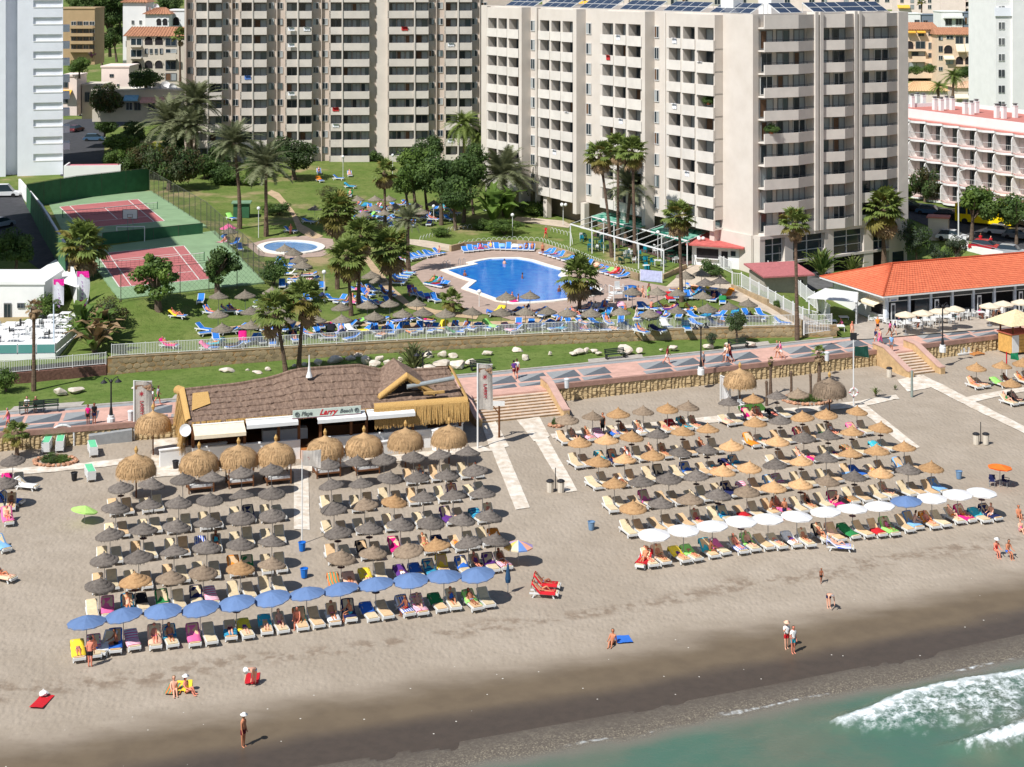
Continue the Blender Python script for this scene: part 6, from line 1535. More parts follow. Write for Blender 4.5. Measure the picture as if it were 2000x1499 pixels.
M_PINK=mat('magenta_cloth',lin((226,40,150)),.8,namt=.05); M_BANW=mat('white_banner_cloth',lin((226,224,232)),.8,namt=.06,trans=.2); M_BANR=mat('red_print',lin((176,60,70)),.8,namt=.1); M_BANG=mat('weathered_banner_cloth',lin((206,198,188)),.85,namt=.1,nscale=2,trans=.2)
def cloth(b,x0,x1,z0,z1,nx=6,nz=10,amp=.08,mi=0,y0=0,f=None):
 vs=[];
 for j in range(nz+1):
  for i in range(nx+1):
   u,v=i/nx,j/nz; x=x0+(x1-x0)*u*(f(v)if f else 1); vs.append((x,y0+amp*u*math.sin(u*5+v*3),z0+(z1-z0)*v-.12*u*(1-v)))
 b.add(vs,[(j*(nx+1)+i,j*(nx+1)+i+1,(j+1)*(nx+1)+i+1,(j+1)*(nx+1)+i)for j in range(nz)for i in range(nx)],mi); return b
for i,(px,py,h,w,lab)in enumerate(((150,615,4.6,1.25,'curved white and magenta banner at the terrace corner'),(104,620,4.0,1.1,'straight white and magenta banner before the white screen wall'))):
 p=G(px,py,5.3); t=thing('banner',lab,'banner',p,R(5))
 MB().cyl((0,0,-.3),(0,0,h),.045,n=6).ob('pole',M_WPAINT,t)
 f=(lambda v:.8+.3*math.sin(v*2.6))if i==0 else None
 cloth(MB(),.05,w,.9 if i==0 else 1.4,h,f=f).ob('cloth',M_BANW,t)
 cloth(MB(),.04,w*1.02,h-.55,h+.02,nz=3,y0=-.02,f=f and(lambda v:f(.85+.15*v))).ob('top_stripe',M_PINK,t)
 if i==0:cloth(MB(),.04,w*1.02,.88,1.55,nz=3,y0=-.02,f=lambda v:f(v*.2)).ob('bottom_stripe',M_PINK,t)
 b=MB()
 for k in range(5):b.add([(.45+.1*math.sin(k),-.03,h-1.0-.42*k),(.75,-.03,h-1.1-.42*k),(.6,-.03,h-1.35-.42*k)],[(0,1,2)])
 b.ob('print',mat('lilac_print',lin((176,140,186)),.8),t)
p=G(105,672,5.34); t=thing('flag_pole','pale blue flag pole on the white terrace','pole',p); MB().cyl((0,0,0),(0,0,3.9),.08,.06,8).ob('pole',mat('pale_blue_paint',lin((196,208,220)),.5),t); MB().lathe([(.2,0),(.2,.1),(.09,.14)],10).ob('base',M_WPAINT,t)
# beach bar under the heather roof
barO=G(372,828,4.9); barE=G(905,787,4.9); brz=math.atan2((barE-barO).y,(barE-barO).x); BL_=(barE-barO).xy.length
bar=thing('beach_bar','beach bar with brown heather roof, straw eaves and white awnings','beach bar',(barO.x,barO.y,0),brz)
zr=lambda x:float(np.interp(x,[0,4.5,7.5,9.5,15,17,19,BL_],[6.2,6.35,6.7,7.25,7.25,6.7,6.5,6.45]))
ez=4.95; BD=5.6
nC=6
for j in range(nC):
 u0,u1=j/nC-.02,(j+1)/nC+.03; n=80; b=MB(); vs=[]
 for i in range(n+1):
  x=-.2+(BL_+.3)*i/n; jt=rt_.uniform(-.09,.09)
  lo=(x,u0*BD+jt,ez+(zr(x)-ez)*u0+.16+rt_.uniform(-.05,.05)); hi=(x,u1*BD,ez+(zr(x)-ez)*u1+.05)
  vs+=[(lo[0],lo[1]-.02,lo[2]-.24),lo,hi]
 b.add(vs,[f for i in range(n)for f in((3*i,3*i+3,3*i+4,3*i+1),(3*i+1,3*i+4,3*i+5,3*i+2))]); b.ob('thatch_course',M_SHING,bar)
b=MB(); n=30
for i in range(n):
 xa,xb=-.2+(BL_+.3)*i/n,-.2+(BL_+.3)*(i+1)/n
 b.add([(xa,BD,zr(xa)+.06),(xb,BD,zr(xb)+.06),(xb,2*BD,ez),(xa,2*BD,ez)],[(0,1,2,3)])
 b.add([(xa,.3,ez-.1),(xb,.3,ez-.1),(xb,2*BD-.3,ez-.1),(xa,2*BD-.3,ez-.1)],[(3,2,1,0)])
b.ob('rear_roof',M_SHING,bar)
MB().tube([(x,BD,zr(x)+.1)for x in np.linspace(0,BL_,24)],[.16]*24,7).ob('ridge',M_SHING,bar)
def straw_fringe(b,a,c,length,n,out=Vector((0,-1,0)),w=.07):
 for i in range(n):
  p=a.lerp(c,rt_.random())+out*rt_.uniform(-.12,.12); l=length*rt_.uniform(.75,1.12); s=(c-a).normalized()*w
  e=p+Vector((0,0,-l))+out*rt_.uniform(.0,.22)*l
  b.add([p-s,p+s,e+s*.3,e-s*.3],[(0,1,2,3)])
def roll(b,a,c,r,out,n=7):
 d=(c-a); vs=[]
 for q in(a,c):
  for i in range(n):an=math.pi*(.5-.62*i/(n-1)); vs.append(q+out*r*math.cos(an)+Vector((0,0,r*math.sin(an)-r*.6)))
 b.add(vs,[(i,n+i,n+i+1,i+1)for i in range(n-1)])
b=MB(); straw_fringe(b,Vector((.1,-.1,ez+.12)),Vector((BL_*.68,-.1,ez+.12)),.42,700); kind(b.ob('straw_eave',M_STRAW,bar),'stuff')
b=MB(); roll(b,Vector((BL_*.66,0,ez+.28)),Vector((BL_+.3,0,ez+.28)),.5,Vector((0,-1,0))); straw_fringe(b,Vector((BL_*.66,-.45,ez+.1)),Vector((BL_+.35,-.4,ez+.1)),1.5,900); kind(b.ob('straw_eave',M_STRAW,bar),'stuff')
b=MB(); ox=Vector((1,0,0)); roll(b,Vector((BL_+.1,0,ez+.3)),Vector((BL_+.1,BD,zr(BL_)+.15)),.45,ox); roll(b,Vector((BL_+.1,BD,zr(BL_)+.15)),Vector((BL_+.1,2*BD,ez+.3)),.45,ox); straw_fringe(b,Vector((BL_+.45,0,ez+.1)),Vector((BL_+.45,2*BD,ez+.3)),1.3,500,ox); kind(b.ob('straw_verge',M_STRAW,bar),'stuff')
b=MB(); roll(b,Vector((0,0,ez+.2)),Vector((0,BD,zr(0)+.15)),.45,-ox); roll(b,Vector((0,BD,zr(0)+.15)),Vector((0,2*BD,ez+.2)),.45,-ox); straw_fringe(b,Vector((-.35,-.1,ez+.1)),Vector((-.45,BD,zr(0)-.1)),2.6,700,-ox); straw_fringe(b,Vector((-.2,0,ez+.2)),Vector((-.2,BD,zr(0)+.1)),1.9,300,-ox); kind(b.ob('straw_verge',M_STRAW,bar),'stuff')
b=MB(); b.add([(.25,1.6,ez+(zr(.3)-ez)*.3+.22),(1.9,2.6,ez+(zr(1)-ez)*.47+.22),(1.9,4.7,ez+(zr(1)-ez)*.84+.22),(.6,4.6,ez+(zr(.3)-ez)*.83+.22)],[(0,1,2,3)]); b.ob('straw_patch',M_STRAW,bar)
gx=BL_*.795
b=MB(); gz0,gz1=5.75,7.5
b.add([(gx-2.3,1.5,gz0),(gx,1.3,gz1),(gx,BD+.8,gz1+.1),(gx-2.0,BD+.2,gz0+.7),(gx+2.3,1.5,gz0),(gx+2.0,BD+.2,gz0+.7)],[(0,1,2,3),(1,4,5,2)]); b.ob('gable_roof',M_SHING,bar)
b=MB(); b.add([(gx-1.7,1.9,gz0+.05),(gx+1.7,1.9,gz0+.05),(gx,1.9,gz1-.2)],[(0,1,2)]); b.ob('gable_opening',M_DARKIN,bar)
b=MB()
for s in(-1,1):
 a,c=Vector((gx+s*2.45,1.3,gz0-.05)),Vector((gx,1.15,gz1-.05)); roll(b,a,c,.33,Vector((0,-1,0))); straw_fringe(b,a,c,.55,260)
kind(b.ob('straw_gable_edge',M_STRAW,bar),'stuff')
MB().cyl((gx,1.0,6.35),(gx+4.2,1.2,6.75),.2,n=10).ob('duct',mat('galvanised_duct',lin((170,176,176)),.4,namt=.08,metal=.3),bar)
MB().bx(gx+1.4,gx+3.2,.5,.75,ez+.75,ez+.95).ob('straw_beam',M_STRAW,bar)
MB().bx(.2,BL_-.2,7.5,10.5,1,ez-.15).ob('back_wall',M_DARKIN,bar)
MB().bx(.1,BL_-.3,.1,10.5,1.0,2.3).ob('floor',M_WOODB,bar)
dx_=(9.0,10.5)
for xa,xb in((.1,9.0),(10.6,BL_-.2)):MB().bx(xa,xb,-.15,.1,1.3,2.85).bx(xa,xb,-.22,.16,2.85,2.93).ob('low_wall',M_WHITE,bar)
for x in(.2,4.4,8.9,10.7,14.6,18.6,BL_-.3,7.2,13.3):MB().box((x,0,(ez+2.3)/2),(.22,.22,ez-2.3)).ob('post',M_WOODB,bar)
for i in range(4):MB().bx(1.0+i*5.2,4.8+i*5.2,2.2,3.0,2.3,3.2).ob('counter',(M_WOODB,M_WHITE)[i%2],bar)
for i in range(6):MB().bx(9.05,10.5,-.2-.3*i,.1-.3*i,1.2,2.2-.17*i).ob('step',M_WOODO,bar)
for i,(xa,xb,out,z0)in enumerate(((.15,4.3,1.6,4.8),(4.45,8.7,.75,4.92),(10.3,14.4,.8,4.92),(14.55,18.6,.8,4.92))):
 b=MB(); b.add([(xa,-.25,z0),(xb,-.25,z0),(xb,-.25-out,z0-.1-out*.2),(xa,-.25-out,z0-.1-out*.2),(xa,-.27-out,z0-.4-out*.2),(xb,-.27-out,z0-.38-out*.2)],[(3,2,1,0),(3,4,5,2)]); b.ob('awning',M_AWN if i==0 else M_WPAINT,bar)
 MB().cyl((xa,-.3,z0+.02),(xb,-.3,z0+.02),.1,n=6).ob('awning_case',M_WPAINT,bar)
sgn=thing('shop_sign','long pale sign with dark and red script lettering above the bar door','sign',(barO.x,barO.y,0),brz)
sx0,sx1=8.3,14.0; sm=(sx0+sx1)/2
MB().box((sm,-.62,5.18),(sx1-sx0,.1,.62)).ob('board',mat('pale_mint_board',lin((208,220,208)),.6,namt=.04),sgn)
MB().box((sm,-.6,4.84),(sx1-sx0+.1,.16,.06)).ob('frame',mat('mauve_trim',lin((150,110,120)),.7),sgn)
M_SGREY=mat('grey_sign_paint',lin((96,104,104)),.7,namt=0); M_SRED=mat('red_sign_paint',lin((206,28,44)),.6,namt=0)
text_ob('Playa',.46,M_SGREY,sgn,(sm-1.7,-.68,5.17),(R(90),0,0)); text_ob('Larry',.66,M_SRED,sgn,(sm+.05,-.68,5.18),(R(90),0,0),.45); text_ob('Beach',.46,M_SGREY,sgn,(sm+1.62,-.68,5.17),(R(90),0,0))
for s in(-1,1):
 b=MB().tube([(sm+s*2.5+.17*math.cos(i*.6283),-.69,5.17+.17*math.sin(i*.6283))for i in range(11)],[.035]*11,4); b.add([(sm+s*2.5+.1*math.cos(i*1.2566+.3),-.685,5.17+.1*math.sin(i*1.2566+.3))for i in range(5)],[(0,1,2,3,4)]); b.ob('emblem',M_SGREY,sgn)
t=thing('satellite_dish','round white dish on the straw eave of the beach bar','satellite dish',barO+Vector((-.2,-.8,-.3)),0)
o=MB().lathe([(.02,0),(.3,.05),(.5,.18),(.3,.08),(.02,.03)],14).ob('dish',M_DISH,t); o.rotation_euler=(R(75),0,R(-10)); MB().cyl((0,.05,0),(0,.6,-.2),.03,n=5).ob('bracket',M_GREYF,t)
p=G(604,728,7.4); t=thing('roof_mast','white conical mast on the bar roof ridge','mast',p-Vector((0,0,.4))); MB().lathe([(.3,0),(.14,.5),(.1,.9)],10).ob('base',M_WPAINT,t); MB().cyl((0,0,.9),(0,0,1.9),.09,.05,6).ob('mast',M_WPAINT,t)
for i,(px,py,h,w,lab)in enumerate(((262,852,4.75,1.5,'tall weathered banner with red print left of the beach bar'),(933,876,7.2,1.3,'tall weathered banner with red print right of the beach bar'))):
 p=B(px,py)if i else G(px,py,2.0); t=thing('banner',lab,'banner',p,R(12),'tall banners beside the beach bar')
 MB().cyl((0,0,-1),(0,0,h+.02),.075,n=8).ob('pole',M_WPAINT,t); MB().cyl((0,0,h),(w,0,h-.15),.03,n=5).ob('arm',M_WPAINT,t)
 cloth(MB(),.06,w,h-3.9,h-.08,nz=14,amp=.16).ob('cloth',M_BANG,t)
 cloth(MB(),.08,w*.95,h-.75,h-.4,nz=2,y0=-.02,amp=.16).ob('top_band',mat('brown_print',lin((150,118,92)),.85),t)
 te_=text_ob('LARRY',.42,M_BANR,t,(.62,-.1,h-2.35),(R(90),R(90),0),0)
 b=MB();
 for k in range(8):a=k*.785; b.add([(.62+.1*math.cos(a-.4),-.08,h-1.15+.1*math.sin(a-.4)),(.62+.3*math.cos(a),-.08,h-1.15+.3*math.sin(a)),(.62+.1*math.cos(a+.4),-.08,h-1.15+.1*math.sin(a+.4))],[(0,1,2)])
 b.add([(.62+.11*math.cos(k*.785),-.08,h-1.15+.11*math.sin(k*.785))for k in range(8)],[tuple(range(8))]); b.ob('emblem',M_BANR,t)
for i,(pa,pb,h,th,lab)in enumerate((((312,912),(442,895),1.3,.3,'low white wall left of the bar steps'),((640,905),(862,868),1.0,.3,'low white wall of the bar planter right of the steps'),((848,880),(900,862),1.6,.5,'white block at the right end of the bar planter'))):
 a,c=B(*pa),B(*pb); t=thing('plinth_wall',lab,'wall',(a+c)/2,math.atan2((c-a).y,(c-a).x)); L=(c-a).length
 MB().bx(-L/2,L/2,-th/2,th/2,-.3,h).ob('wall',M_WHITE,t); MB().bx(-L/2-.05,L/2+.05,-th/2-.05,th/2+.05,h+.002,h+.08).ob('cap',M_WHITE,t)
tree(668,880,668,861,26,'leafy bush in the white bar planter','bush',.8,B,None,'bush',False); tree(737,866,737,853,30,'grey green bush in the white bar planter','olive',.9,B,None,'bush',False); tree(362,862,362,855,28,'bush at the left corner of the beach bar','bush',.9,lambda a,b:G(a,b,2.0),None,'bush',False)
# restaurant with the orange roof
E1=G(1725,580,6.4); rrz=R(22.5)
rs=thing('restaurant','seafront restaurant with bright orange tiled hip roof','restaurant',(E1.x,E1.y,3.06),rrz)
RL,RD,RE,RR=34,12.4,3.35,5.5
M_ORANGE=mat('orange_roof_tile',lin((216,122,86)),.8,namt=.14,nscale=1.8,col2=lin((192,100,70)))
def roof_panel(b,p00,p10,p11,p01,nu,nv,amp=.04):
 vs=[]
 nrm=(p10-p00).cross(p01-p00).normalized()
 for j in range(nv+1):
  for k in(0,1):
   v=j/nv
   if k==1 and j==nv:continue
   for i in range(nu+1):
    u=i/nu; q=(p00*(1-u)+p10*u)*(1-v)+(p01*(1-u)+p11*u)*v
    vs.append(q+nrm*((amp if i%2 else 0)+(0 if k==0 else .05)))
 rows=2*nv+1; w=nu+1
 b.add(vs,[(r*w+i,r*w+i+1,(r+1)*w+i+1,(r+1)*w+i)for r in range(rows-1)for i in range(nu)])
V=Vector
ra,rb_,rc,rd_=V((-.0,0,RE)),V((RL,0,RE)),V((RL,RD,RE)),V((0,RD,RE)); r1,r2=V((5.6,RD/2,RR)),V((RL-5.6,RD/2,RR))
b=MB(); roof_panel(b,ra,rb_,r2,r1,150,16); b.ob('roof_front',M_ORANGE,rs)
b=MB(); roof_panel(b,rd_,ra,r1+V((0,.01,0)),r1,54,16); b.ob('roof_end',M_ORANGE,rs)
b=MB(); b.add([rc,rd_,r1,r2,rb_],[(0,1,2,3),(4,0,3)]); b.ob('roof_back',M_ORANGE,rs)
MB().tube([r1+V((0,0,.08)),r2+V((0,0,.08))],[.13,.13],6).tube([ra+V((0,0,.06)),r1+V((0,0,.1))],[.11,.11],6).tube([rd_+V((0,0,.06)),r1+V((0,0,.1))],[.11,.11],6).ob('ridge',mat('dark_orange_ridge',lin((176,80,50)),.8,namt=.15),rs)
MB().bx(0,RL,-.06,.0,RE-.16,RE-.01).bx(-.06,0,-.06,RD,RE-.16,RE-.01).ob('gutter',M_WPAINT,rs)
MB().bx(.1,RL,.1,RD,RE-.12,RE-.08).ob('ceiling',M_WHITE,rs)
MB().bx(1.1,1.3,1.0,RD-1,0,RE-.12).ob('end_wall',M_WHITE,rs); MB().bx(1.1,RL,RD-1.2,RD-1,0,RE-.12).ob('back_wall',M_WHITE,rs)
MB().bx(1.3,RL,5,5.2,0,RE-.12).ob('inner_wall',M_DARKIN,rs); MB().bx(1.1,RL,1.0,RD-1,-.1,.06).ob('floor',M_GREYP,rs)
MB().bx(1.1,RL,1.0,1.15,2.45,RE-.12).ob('fascia',M_WHITE,rs)
for i in range(12):
 x=1.2+i*2.9
 MB().box((x,1.0,1.6),(.28,.28,3.2)).ob('column',mat('pale_blue_column',lin((206,214,224)),.7),rs)
 if i<11:
  MB().bx(x+.2,x+2.7,.93,.98,2.55,3.1).ob('upper_pane',M_GLASS,rs)
  if i%2==0:MB().bx(x+.2,x+.75,.5,.56,.1,2.4).bx(x+.3,x+.65,.48,.5,.3,2.2,1).ob('folded_door',[M_WPAINT,M_GLASS],rs)
  if i<2:MB().bx(x+.8,x+2.7,1.02,1.06,.1,2.4).ob('glass_door',M_GLASS,rs)
MB().bx(1.4,2.6,.84,.9,2.5,3.12).ob('sign_plate',M_WPAINT,rs); MB().bx(1.65,2.35,.83,.84,2.62,2.72).ob('sign_mark',mat('blue_sign_paint',lin((60,90,170)),.7,namt=0),rs)
MB().bx(.95,1.1,1.6,3.6,1.0,2.1).ob('side_window',M_DARKIN,rs); MB().add([(1.1,1.4,2.5),(1.1,4.4,2.5),(-.2,4.4,2.15),(-.2,1.4,2.15),(-.2,4.4,1.95),(-.2,1.4,1.95)],[(0,1,2,3),(3,2,4,5)]).ob('side_awning',M_AWN,rs)
MB().bx(.6,1.1,1.6,3.6,.9,1.0).ob('side_counter',M_WPAINT,rs)
pq=[G(1580,628,3.3),G(1672,640,3.1),G(1674,622,3.1),G(1612,612,3.2)]
p2=thing('slatted_pergola','white slatted pergola over the shaded tables beside the restaurant','pergola',pq[0]); q2=lambda u,v:(pq[0]*(1-u)+pq[1]*u)*(1-v)+(pq[3]*(1-u)+pq[2]*u)*v-pq[0]
for u in(0,1):
 for v in(0,.5,1):q=q2(u,v); MB().box((q.x,q.y,1.3),(.14,.14,2.8)).ob('post',M_WPAINT,p2)
for i in range(20):
 v=i/19; a,c=q2(-.03,v),q2(1.03,v); a.z=c.z=2.6+.06*(i%2); MB().box((a+c)/2,((c-a).length,.46,.05),math.atan2((c-a).y,(c-a).x)).ob('slat',M_WPAINT,p2)
for u in(0,1):a,c=q2(u,0),q2(u,1); a.z=c.z=2.5; MB().cyl(a,c,.08,n=4).ob('beam',M_WPAINT,p2)
def canopy_mesh(name,r,h,mats,n=8,drop=.1,scallop=True,nseg=1):
 b=MB(); ap=(0,0,h); vs=[]
 for i in range(n):
  a=2*math.pi*i/n; b_=2*math.pi*(i+1)/n; m=(a+b_)/2
  p,q=V((r*math.cos(a),r*math.sin(a),0)),V((r*math.cos(b_),r*math.sin(b_),0)); mid=V((r*.955*math.cos(m),r*.955*math.sin(m),.015))
  i1,i2=p*.5+V((0,0,h*.58)),q*.5+V((0,0,h*.58)); im=(i1+i2)/2-V((0,0,.01))
  b.add([ap,i1,im,i2,p,mid,q],[(0,1,2),(0,2,3),(1,4,5,2),(2,5,6,3)],i%len(mats))
  d=V((0,0,-drop)); b.add([p,q,q+d,mid+d*1.2,p+d],[(0,4,3,2,1)],i%len(mats))
 return b.mesh(name,mats)
M_CREAMC=mat('cream_umbrella_cloth',lin((236,222,196)),.8,namt=.04,trans=.25)
CAN_C=canopy_mesh('canopy',1.15,.42,[M_CREAMC])
POLE=MB().cyl((0,0,0),(0,0,1),.028,n=6).mesh('pole',M_STEEL)
wn=['first cream umbrella from the restaurant corner','second cream umbrella along the restaurant front','third cream umbrella, behind the black lamp','cream umbrella nearest the open folding doors','cream umbrella left of the standing group','cream umbrella above the standing group','cream umbrella at the kiosk roof']
sp_=[]
for i,(px,py)in enumerate(((1769,614),(1802,611),(1835,607),(1865,603),(1933,597),(1960,593),(1995,590))):
 p=G(px,py,5.3); t=thing('terrace_umbrella',wn[i],'umbrella',(p.x,p.y,3.1),0,'cream umbrellas of the restaurant terrace')
 put('canopy',CAN_C,t,(0,0,2.1),i*.3); put('pole',POLE,t,(0,0,0),0,(1,1,2.5)); MB().lathe([(.28,0),(.28,.08),(.05,.12)],10).ob('base',M_STEEL,t)
 sp_.append(p)
k=0
for i,(px,py)in enumerate(((1752,640),(1770,645),(1790,640),(1808,638),(1826,632),(1845,632),(1862,624),(1880,622),(1915,622),(1945,616),(1985,608),(1740,628),(1716,634))):
 p=G(px,py,3.1); w2='table '+('near the restaurant corner','behind the strolling group','under the first cream umbrella','under the second cream umbrella','left of the black lamp','right of the black lamp','below the folding doors','at the edge of the shade','in the open sun','beside the standing group','beside the kiosk','against the glass doors','at the side window')[i]
 table_thing('white restaurant '+w2,M_WCH,.45,.72,True,p,group='tables of the restaurant terrace')
 for j in range(3):
  a=j*2.09+rt_.uniform(0,2); q=p+V((math.cos(a)*.85,math.sin(a)*.85,0))
  dup(pc0,q,a-math.pi/2,'white terrace chair, %s at restaurant %s'%(('one','another','a third')[j],w2),'chairs of the restaurant terrace',over={'seat':M_WCH,'backrest':M_WCH,'leg':M_WCH})
for i,(px,py)in enumerate(((1608,652),(1640,650),(1625,640),(1648,632))):
 table_thing('table in the shade of the slatted pergola, '+('front one','one by the post','middle one','back one')[i],M_CLOTH,.5,.74,True,G(px,py,3.1),group='shaded pergola tables')
p=G(1990,690,1.75); yk=thing('kiosk','yellow beach kiosk with sand coloured roof at the right edge','kiosk',p,R(25))
M_YK=mat('yellow_plank',lin((214,166,92)),.8,namt=.12,nscale=3)
for i in range(6):MB().bx(-1.0,2.0,-.02-.004*(i%2),.1,.1+i*.33,.41+i*.33).ob('plank',M_YK,yk)
MB().bx(-1,2,.1,2,0,2.0).ob('wall',M_YK,yk); MB().bx(-.95,-.05,-.07,-.03,.1,1.9).ob('notice_board',M_WPAINT,yk)
MB().bx(-1.15,2.1,-.2,2.1,2.0,2.12).ob('sill',mat('kiosk_red',lin((190,100,84)),.8),yk)
for x,y in((-.8,0),(1.9,0),(-.8,1.9),(1.9,1.9)):MB().box((x,y,2.7),(.14,.14,1.2)).ob('post',M_WOODB,yk)
b=MB().add([(-1.9,-1,3.1),(2.9,-1,3.1),(2.9,3,3.1),(-1.9,3,3.1),(.5,1,4.4)],[(0,1,4),(1,2,4),(2,3,4),(3,0,4),(3,2,1,0)]); b.ob('roof',mat('sand_straw',lin((222,202,160)),.9,namt=.12,nscale=5),yk)
# black promenade lamps, white globe lamps, benches, bins
def lamp(px,py,label,hpx=105,pz=3.0):
 p=G(px,py,pz); h=hpx/(FPX/p.y); t=thing('street_lamp',label,'street lamp',p,ang(p.x),'black promenade lamps')
 MB().lathe([(.34,0),(.34,.5),(.28,.55),(.28,.75)],10).ob('base',M_WPAINT,t)
 MB().lathe([(.17,.75),(.13,1.2),(.075,1.5),(.06,h-.7)],8).ob('post',M_BLACKI,t)
 for s in(-1,1):
  MB().tube([(0,0,h-.8),(s*.25,0,h-.35),(s*.55,0,h-.2),(s*.6,0,h-.45)],[.035]*4,5).ob('arm',M_BLACKI,t)
  MB().lathe([(.06,0),(.3,-.22),(.31,-.26),(.02,-.3)],10).ob('lamp_shade',M_BLACKI,t,(s*.6,0,h-.42))
 MB().lathe([(.05,0),(.14,.15),(.03,.35)],8).ob('finial',M_BLACKI,t,(0,0,h-.72))
lamp(217,828,'black two armed lamp on the promenade near the left benches',96); lamp(1369,732,'black two armed lamp in front of the garden railing',104); lamp(1841,688,'black two armed lamp before the restaurant umbrellas',100); lamp(826,752,'black lamp behind the beach bar gable',72)
M_GLOBE=mat('white_globe',(.78,.78,.76),.35,namt=0)
for i,(px,py,top,n,lab)in enumerate(((633,590,534,1,'on the lawn left of the palm group'),(936,600,572,1,'at the front corner of the big pool'),(670,352,308,1,'on the upper lawn before the beige block'),(1001,462,422,1,'at the path behind the pool'),(1100,440,402,3,'by the cream block entrance'),(1368,515,468,3,'beside the red roofed kiosk'),(767,340,305,1,'at the right side of the upper lawn'),(847,440,405,1,'among sunbathers under the dark trees'),(1179,495,432,1,'inside the pergola near the leaning palm'),(1285,510,456,1,'inside the pergola near its centre'),(505,465,409,1,'beside the curving garden path'))):
 p=D(px,py); s=FPX/p.y; h=(py-top)/s; t=thing('globe_lamp','slim lamp post with white globe '+lab,'lamp post',p,0,'white globe lamps in the garden')
 MB().cyl((0,0,0),(0,0,h),.05,.04,6).ob('post',M_WPAINT,t)
 for k in range(n):a=k*2.09; MB().sphere((.35*math.cos(a)if n>1 else 0,.35*math.sin(a)if n>1 else 0,h+.12),.24,10,7).ob('globe',M_GLOBE,t)
M_BENCHG=mat('dark_green_bench',(.03,.05,.035),.6,namt=.1)
def bench(px,py,label):
 p=G(px,py,3.12); t=thing('park_bench',label,'bench',p,ang(p.x),'dark green benches facing the sea')
 for i in range(4):MB().box((0,-.2+i*.13,.45),(2.2,.1,.04)).ob('seat_slat',M_BENCHG,t)
 for i in range(3):MB().box((0,.28+i*.03,.58+i*.15),(2.2,.04,.11)).ob('back_slat',M_BENCHG,t)
 for s in(-1,1):MB().box((s*1.0,0,.22),(.06,.5,.44)).box((s*1.0,.3,.65),(.06,.05,.5)).box((s*1.0,-.05,.68),(.06,.5,.05)).ob('leg',M_BLACKI,t)
bench(62,806,'dark green bench with the seated couple'); bench(90,803,'empty end of the dark green bench pair'); bench(1202,700,'dark green bench in front of the smooth boulder'); bench(1442,680,'dark green bench under the small dense tree'); bench(940,722,'dark green bench half hidden by the white banner')
M_BIN=mat('white_litter_bin',(.66,.68,.68),.5,namt=0)
for i,(px,py)in enumerate(((1107,758),(1615,705),(255,822))):
 p=G(px,py,3.0); t=thing('litter_bin','white litter bin on the promenade '+('near the wide stair','near the sparse palm','beside the left banner')[i],'bin',p,0,'promenade litter bins')
 MB().lathe([(.2,0),(.24,.7),(.25,.75)],10).ob('body',M_BIN,t); MB().lathe([(.27,.75),(.27,.85),(.1,.92)],10).ob('lid',M_BIN,t)
# cars
M_TYRE=mat('tyre',(.015,.015,.015),.8,namt=0)
def car_master(kind_):
 """profile extruded and pinched: body, glasshouse, wheels"""
 L,Wd,Hh={'car':(4.2,1.75,1.45),'van':(4.6,1.85,1.9)}[kind_]
 t=thing('parked_car','car master '+kind_+' prototype to be replaced','car',(0,0,-50))
 lo=[(-L/2,.35),(-L/2+.05,.75),(-L/2+.25,.86),(L/2-1.15,.92),(L/2-.2,.76),(L/2,.55),(L/2-.05,.3)]
 b=MB(); n=len(lo)
 vs=[(x,-Wd/2,z)for x,z in lo]+[(x,Wd/2,z)for x,z in lo]
 b.add(vs,[tuple(range(n-1,-1,-1)),tuple(range(n,2*n))]+[(i,(i+1)%n,n+(i+1)%n,n+i)for i in range(n)])
 roof=[(-L/2+.35,.86),(-L/2+.75,Hh-.03),(-.1,Hh),(.45,Hh-.06),(1.2,.91)]if kind_=='car' else[(-L/2+.12,.86),(-L/2+.2,Hh),(.6,Hh),(1.4,.93)]
 m=len(roof); vs=[(x,-Wd/2+(.08 if z<1 else .22),z)for x,z in roof]+[(x,Wd/2-(.08 if z<1 else .22),z)for x,z in roof]
 g=MB(); g.add(vs,[tuple(range(m-1,-1,-1)),tuple(range(m,2*m))]+[(i,i+1,m+i+1,m+i)for i in range(m-1)])
 b.add([V(v)+V((0,0,.012))for v in vs[1:m-1]]+[V(v)+V((0,0,.012))for v in vs[m+1:2*m-1]],[(i,i+1,m-2+i+1,m-2+i)for i in range(m-3)])
 b.ob('body',mat('car_paint',(.5,.5,.5),.3,namt=0,spec=.6),t); g.ob('glasshouse',M_GLASS,t)
 for x in(-L/2+.8,L/2-.85):
  for s in(-1,1):MB().cyl((x,s*(Wd/2-.2),.32),(x,s*(Wd/2+.02),.32),.32,n=12).ob('wheel',M_TYRE,t)
 for s in(-1,1):MB().box((L/2-.12,s*.62,.66),(.2,.3,.12)).ob('headlight',M_GLOBE,t); MB().box((-L/2+.03,s*.65,.7),(.06,.25,.14)).ob('tail_light',M_KROOF,t)
 return t
carm={k:car_master(k)for k in('car','van')}
for k in LABELS.copy():
 if 'prototype' in k:del LABELS[k]
CP={n:mat('paint_'+n,c,.28,namt=0,spec=.6)for n,c in(('white',(.7,.7,.7)),('silver',(.4,.42,.44)),('black',(.02,.02,.025)),('red',(.42,.02,.03)),('blue',(.06,.12,.2)),('dark red',(.12,.015,.02)),('grey',(.2,.21,.22)))}
def car(px,py,rz,col,where_,kind_='car',s=None):
 p=D(px,py)if s is None else P(px,py,s)
 return dup(carm[kind_],p,rz,'%s %s %s'%(col,kind_,where_),'cars parked around the hotels',over={'body':CP[col]})
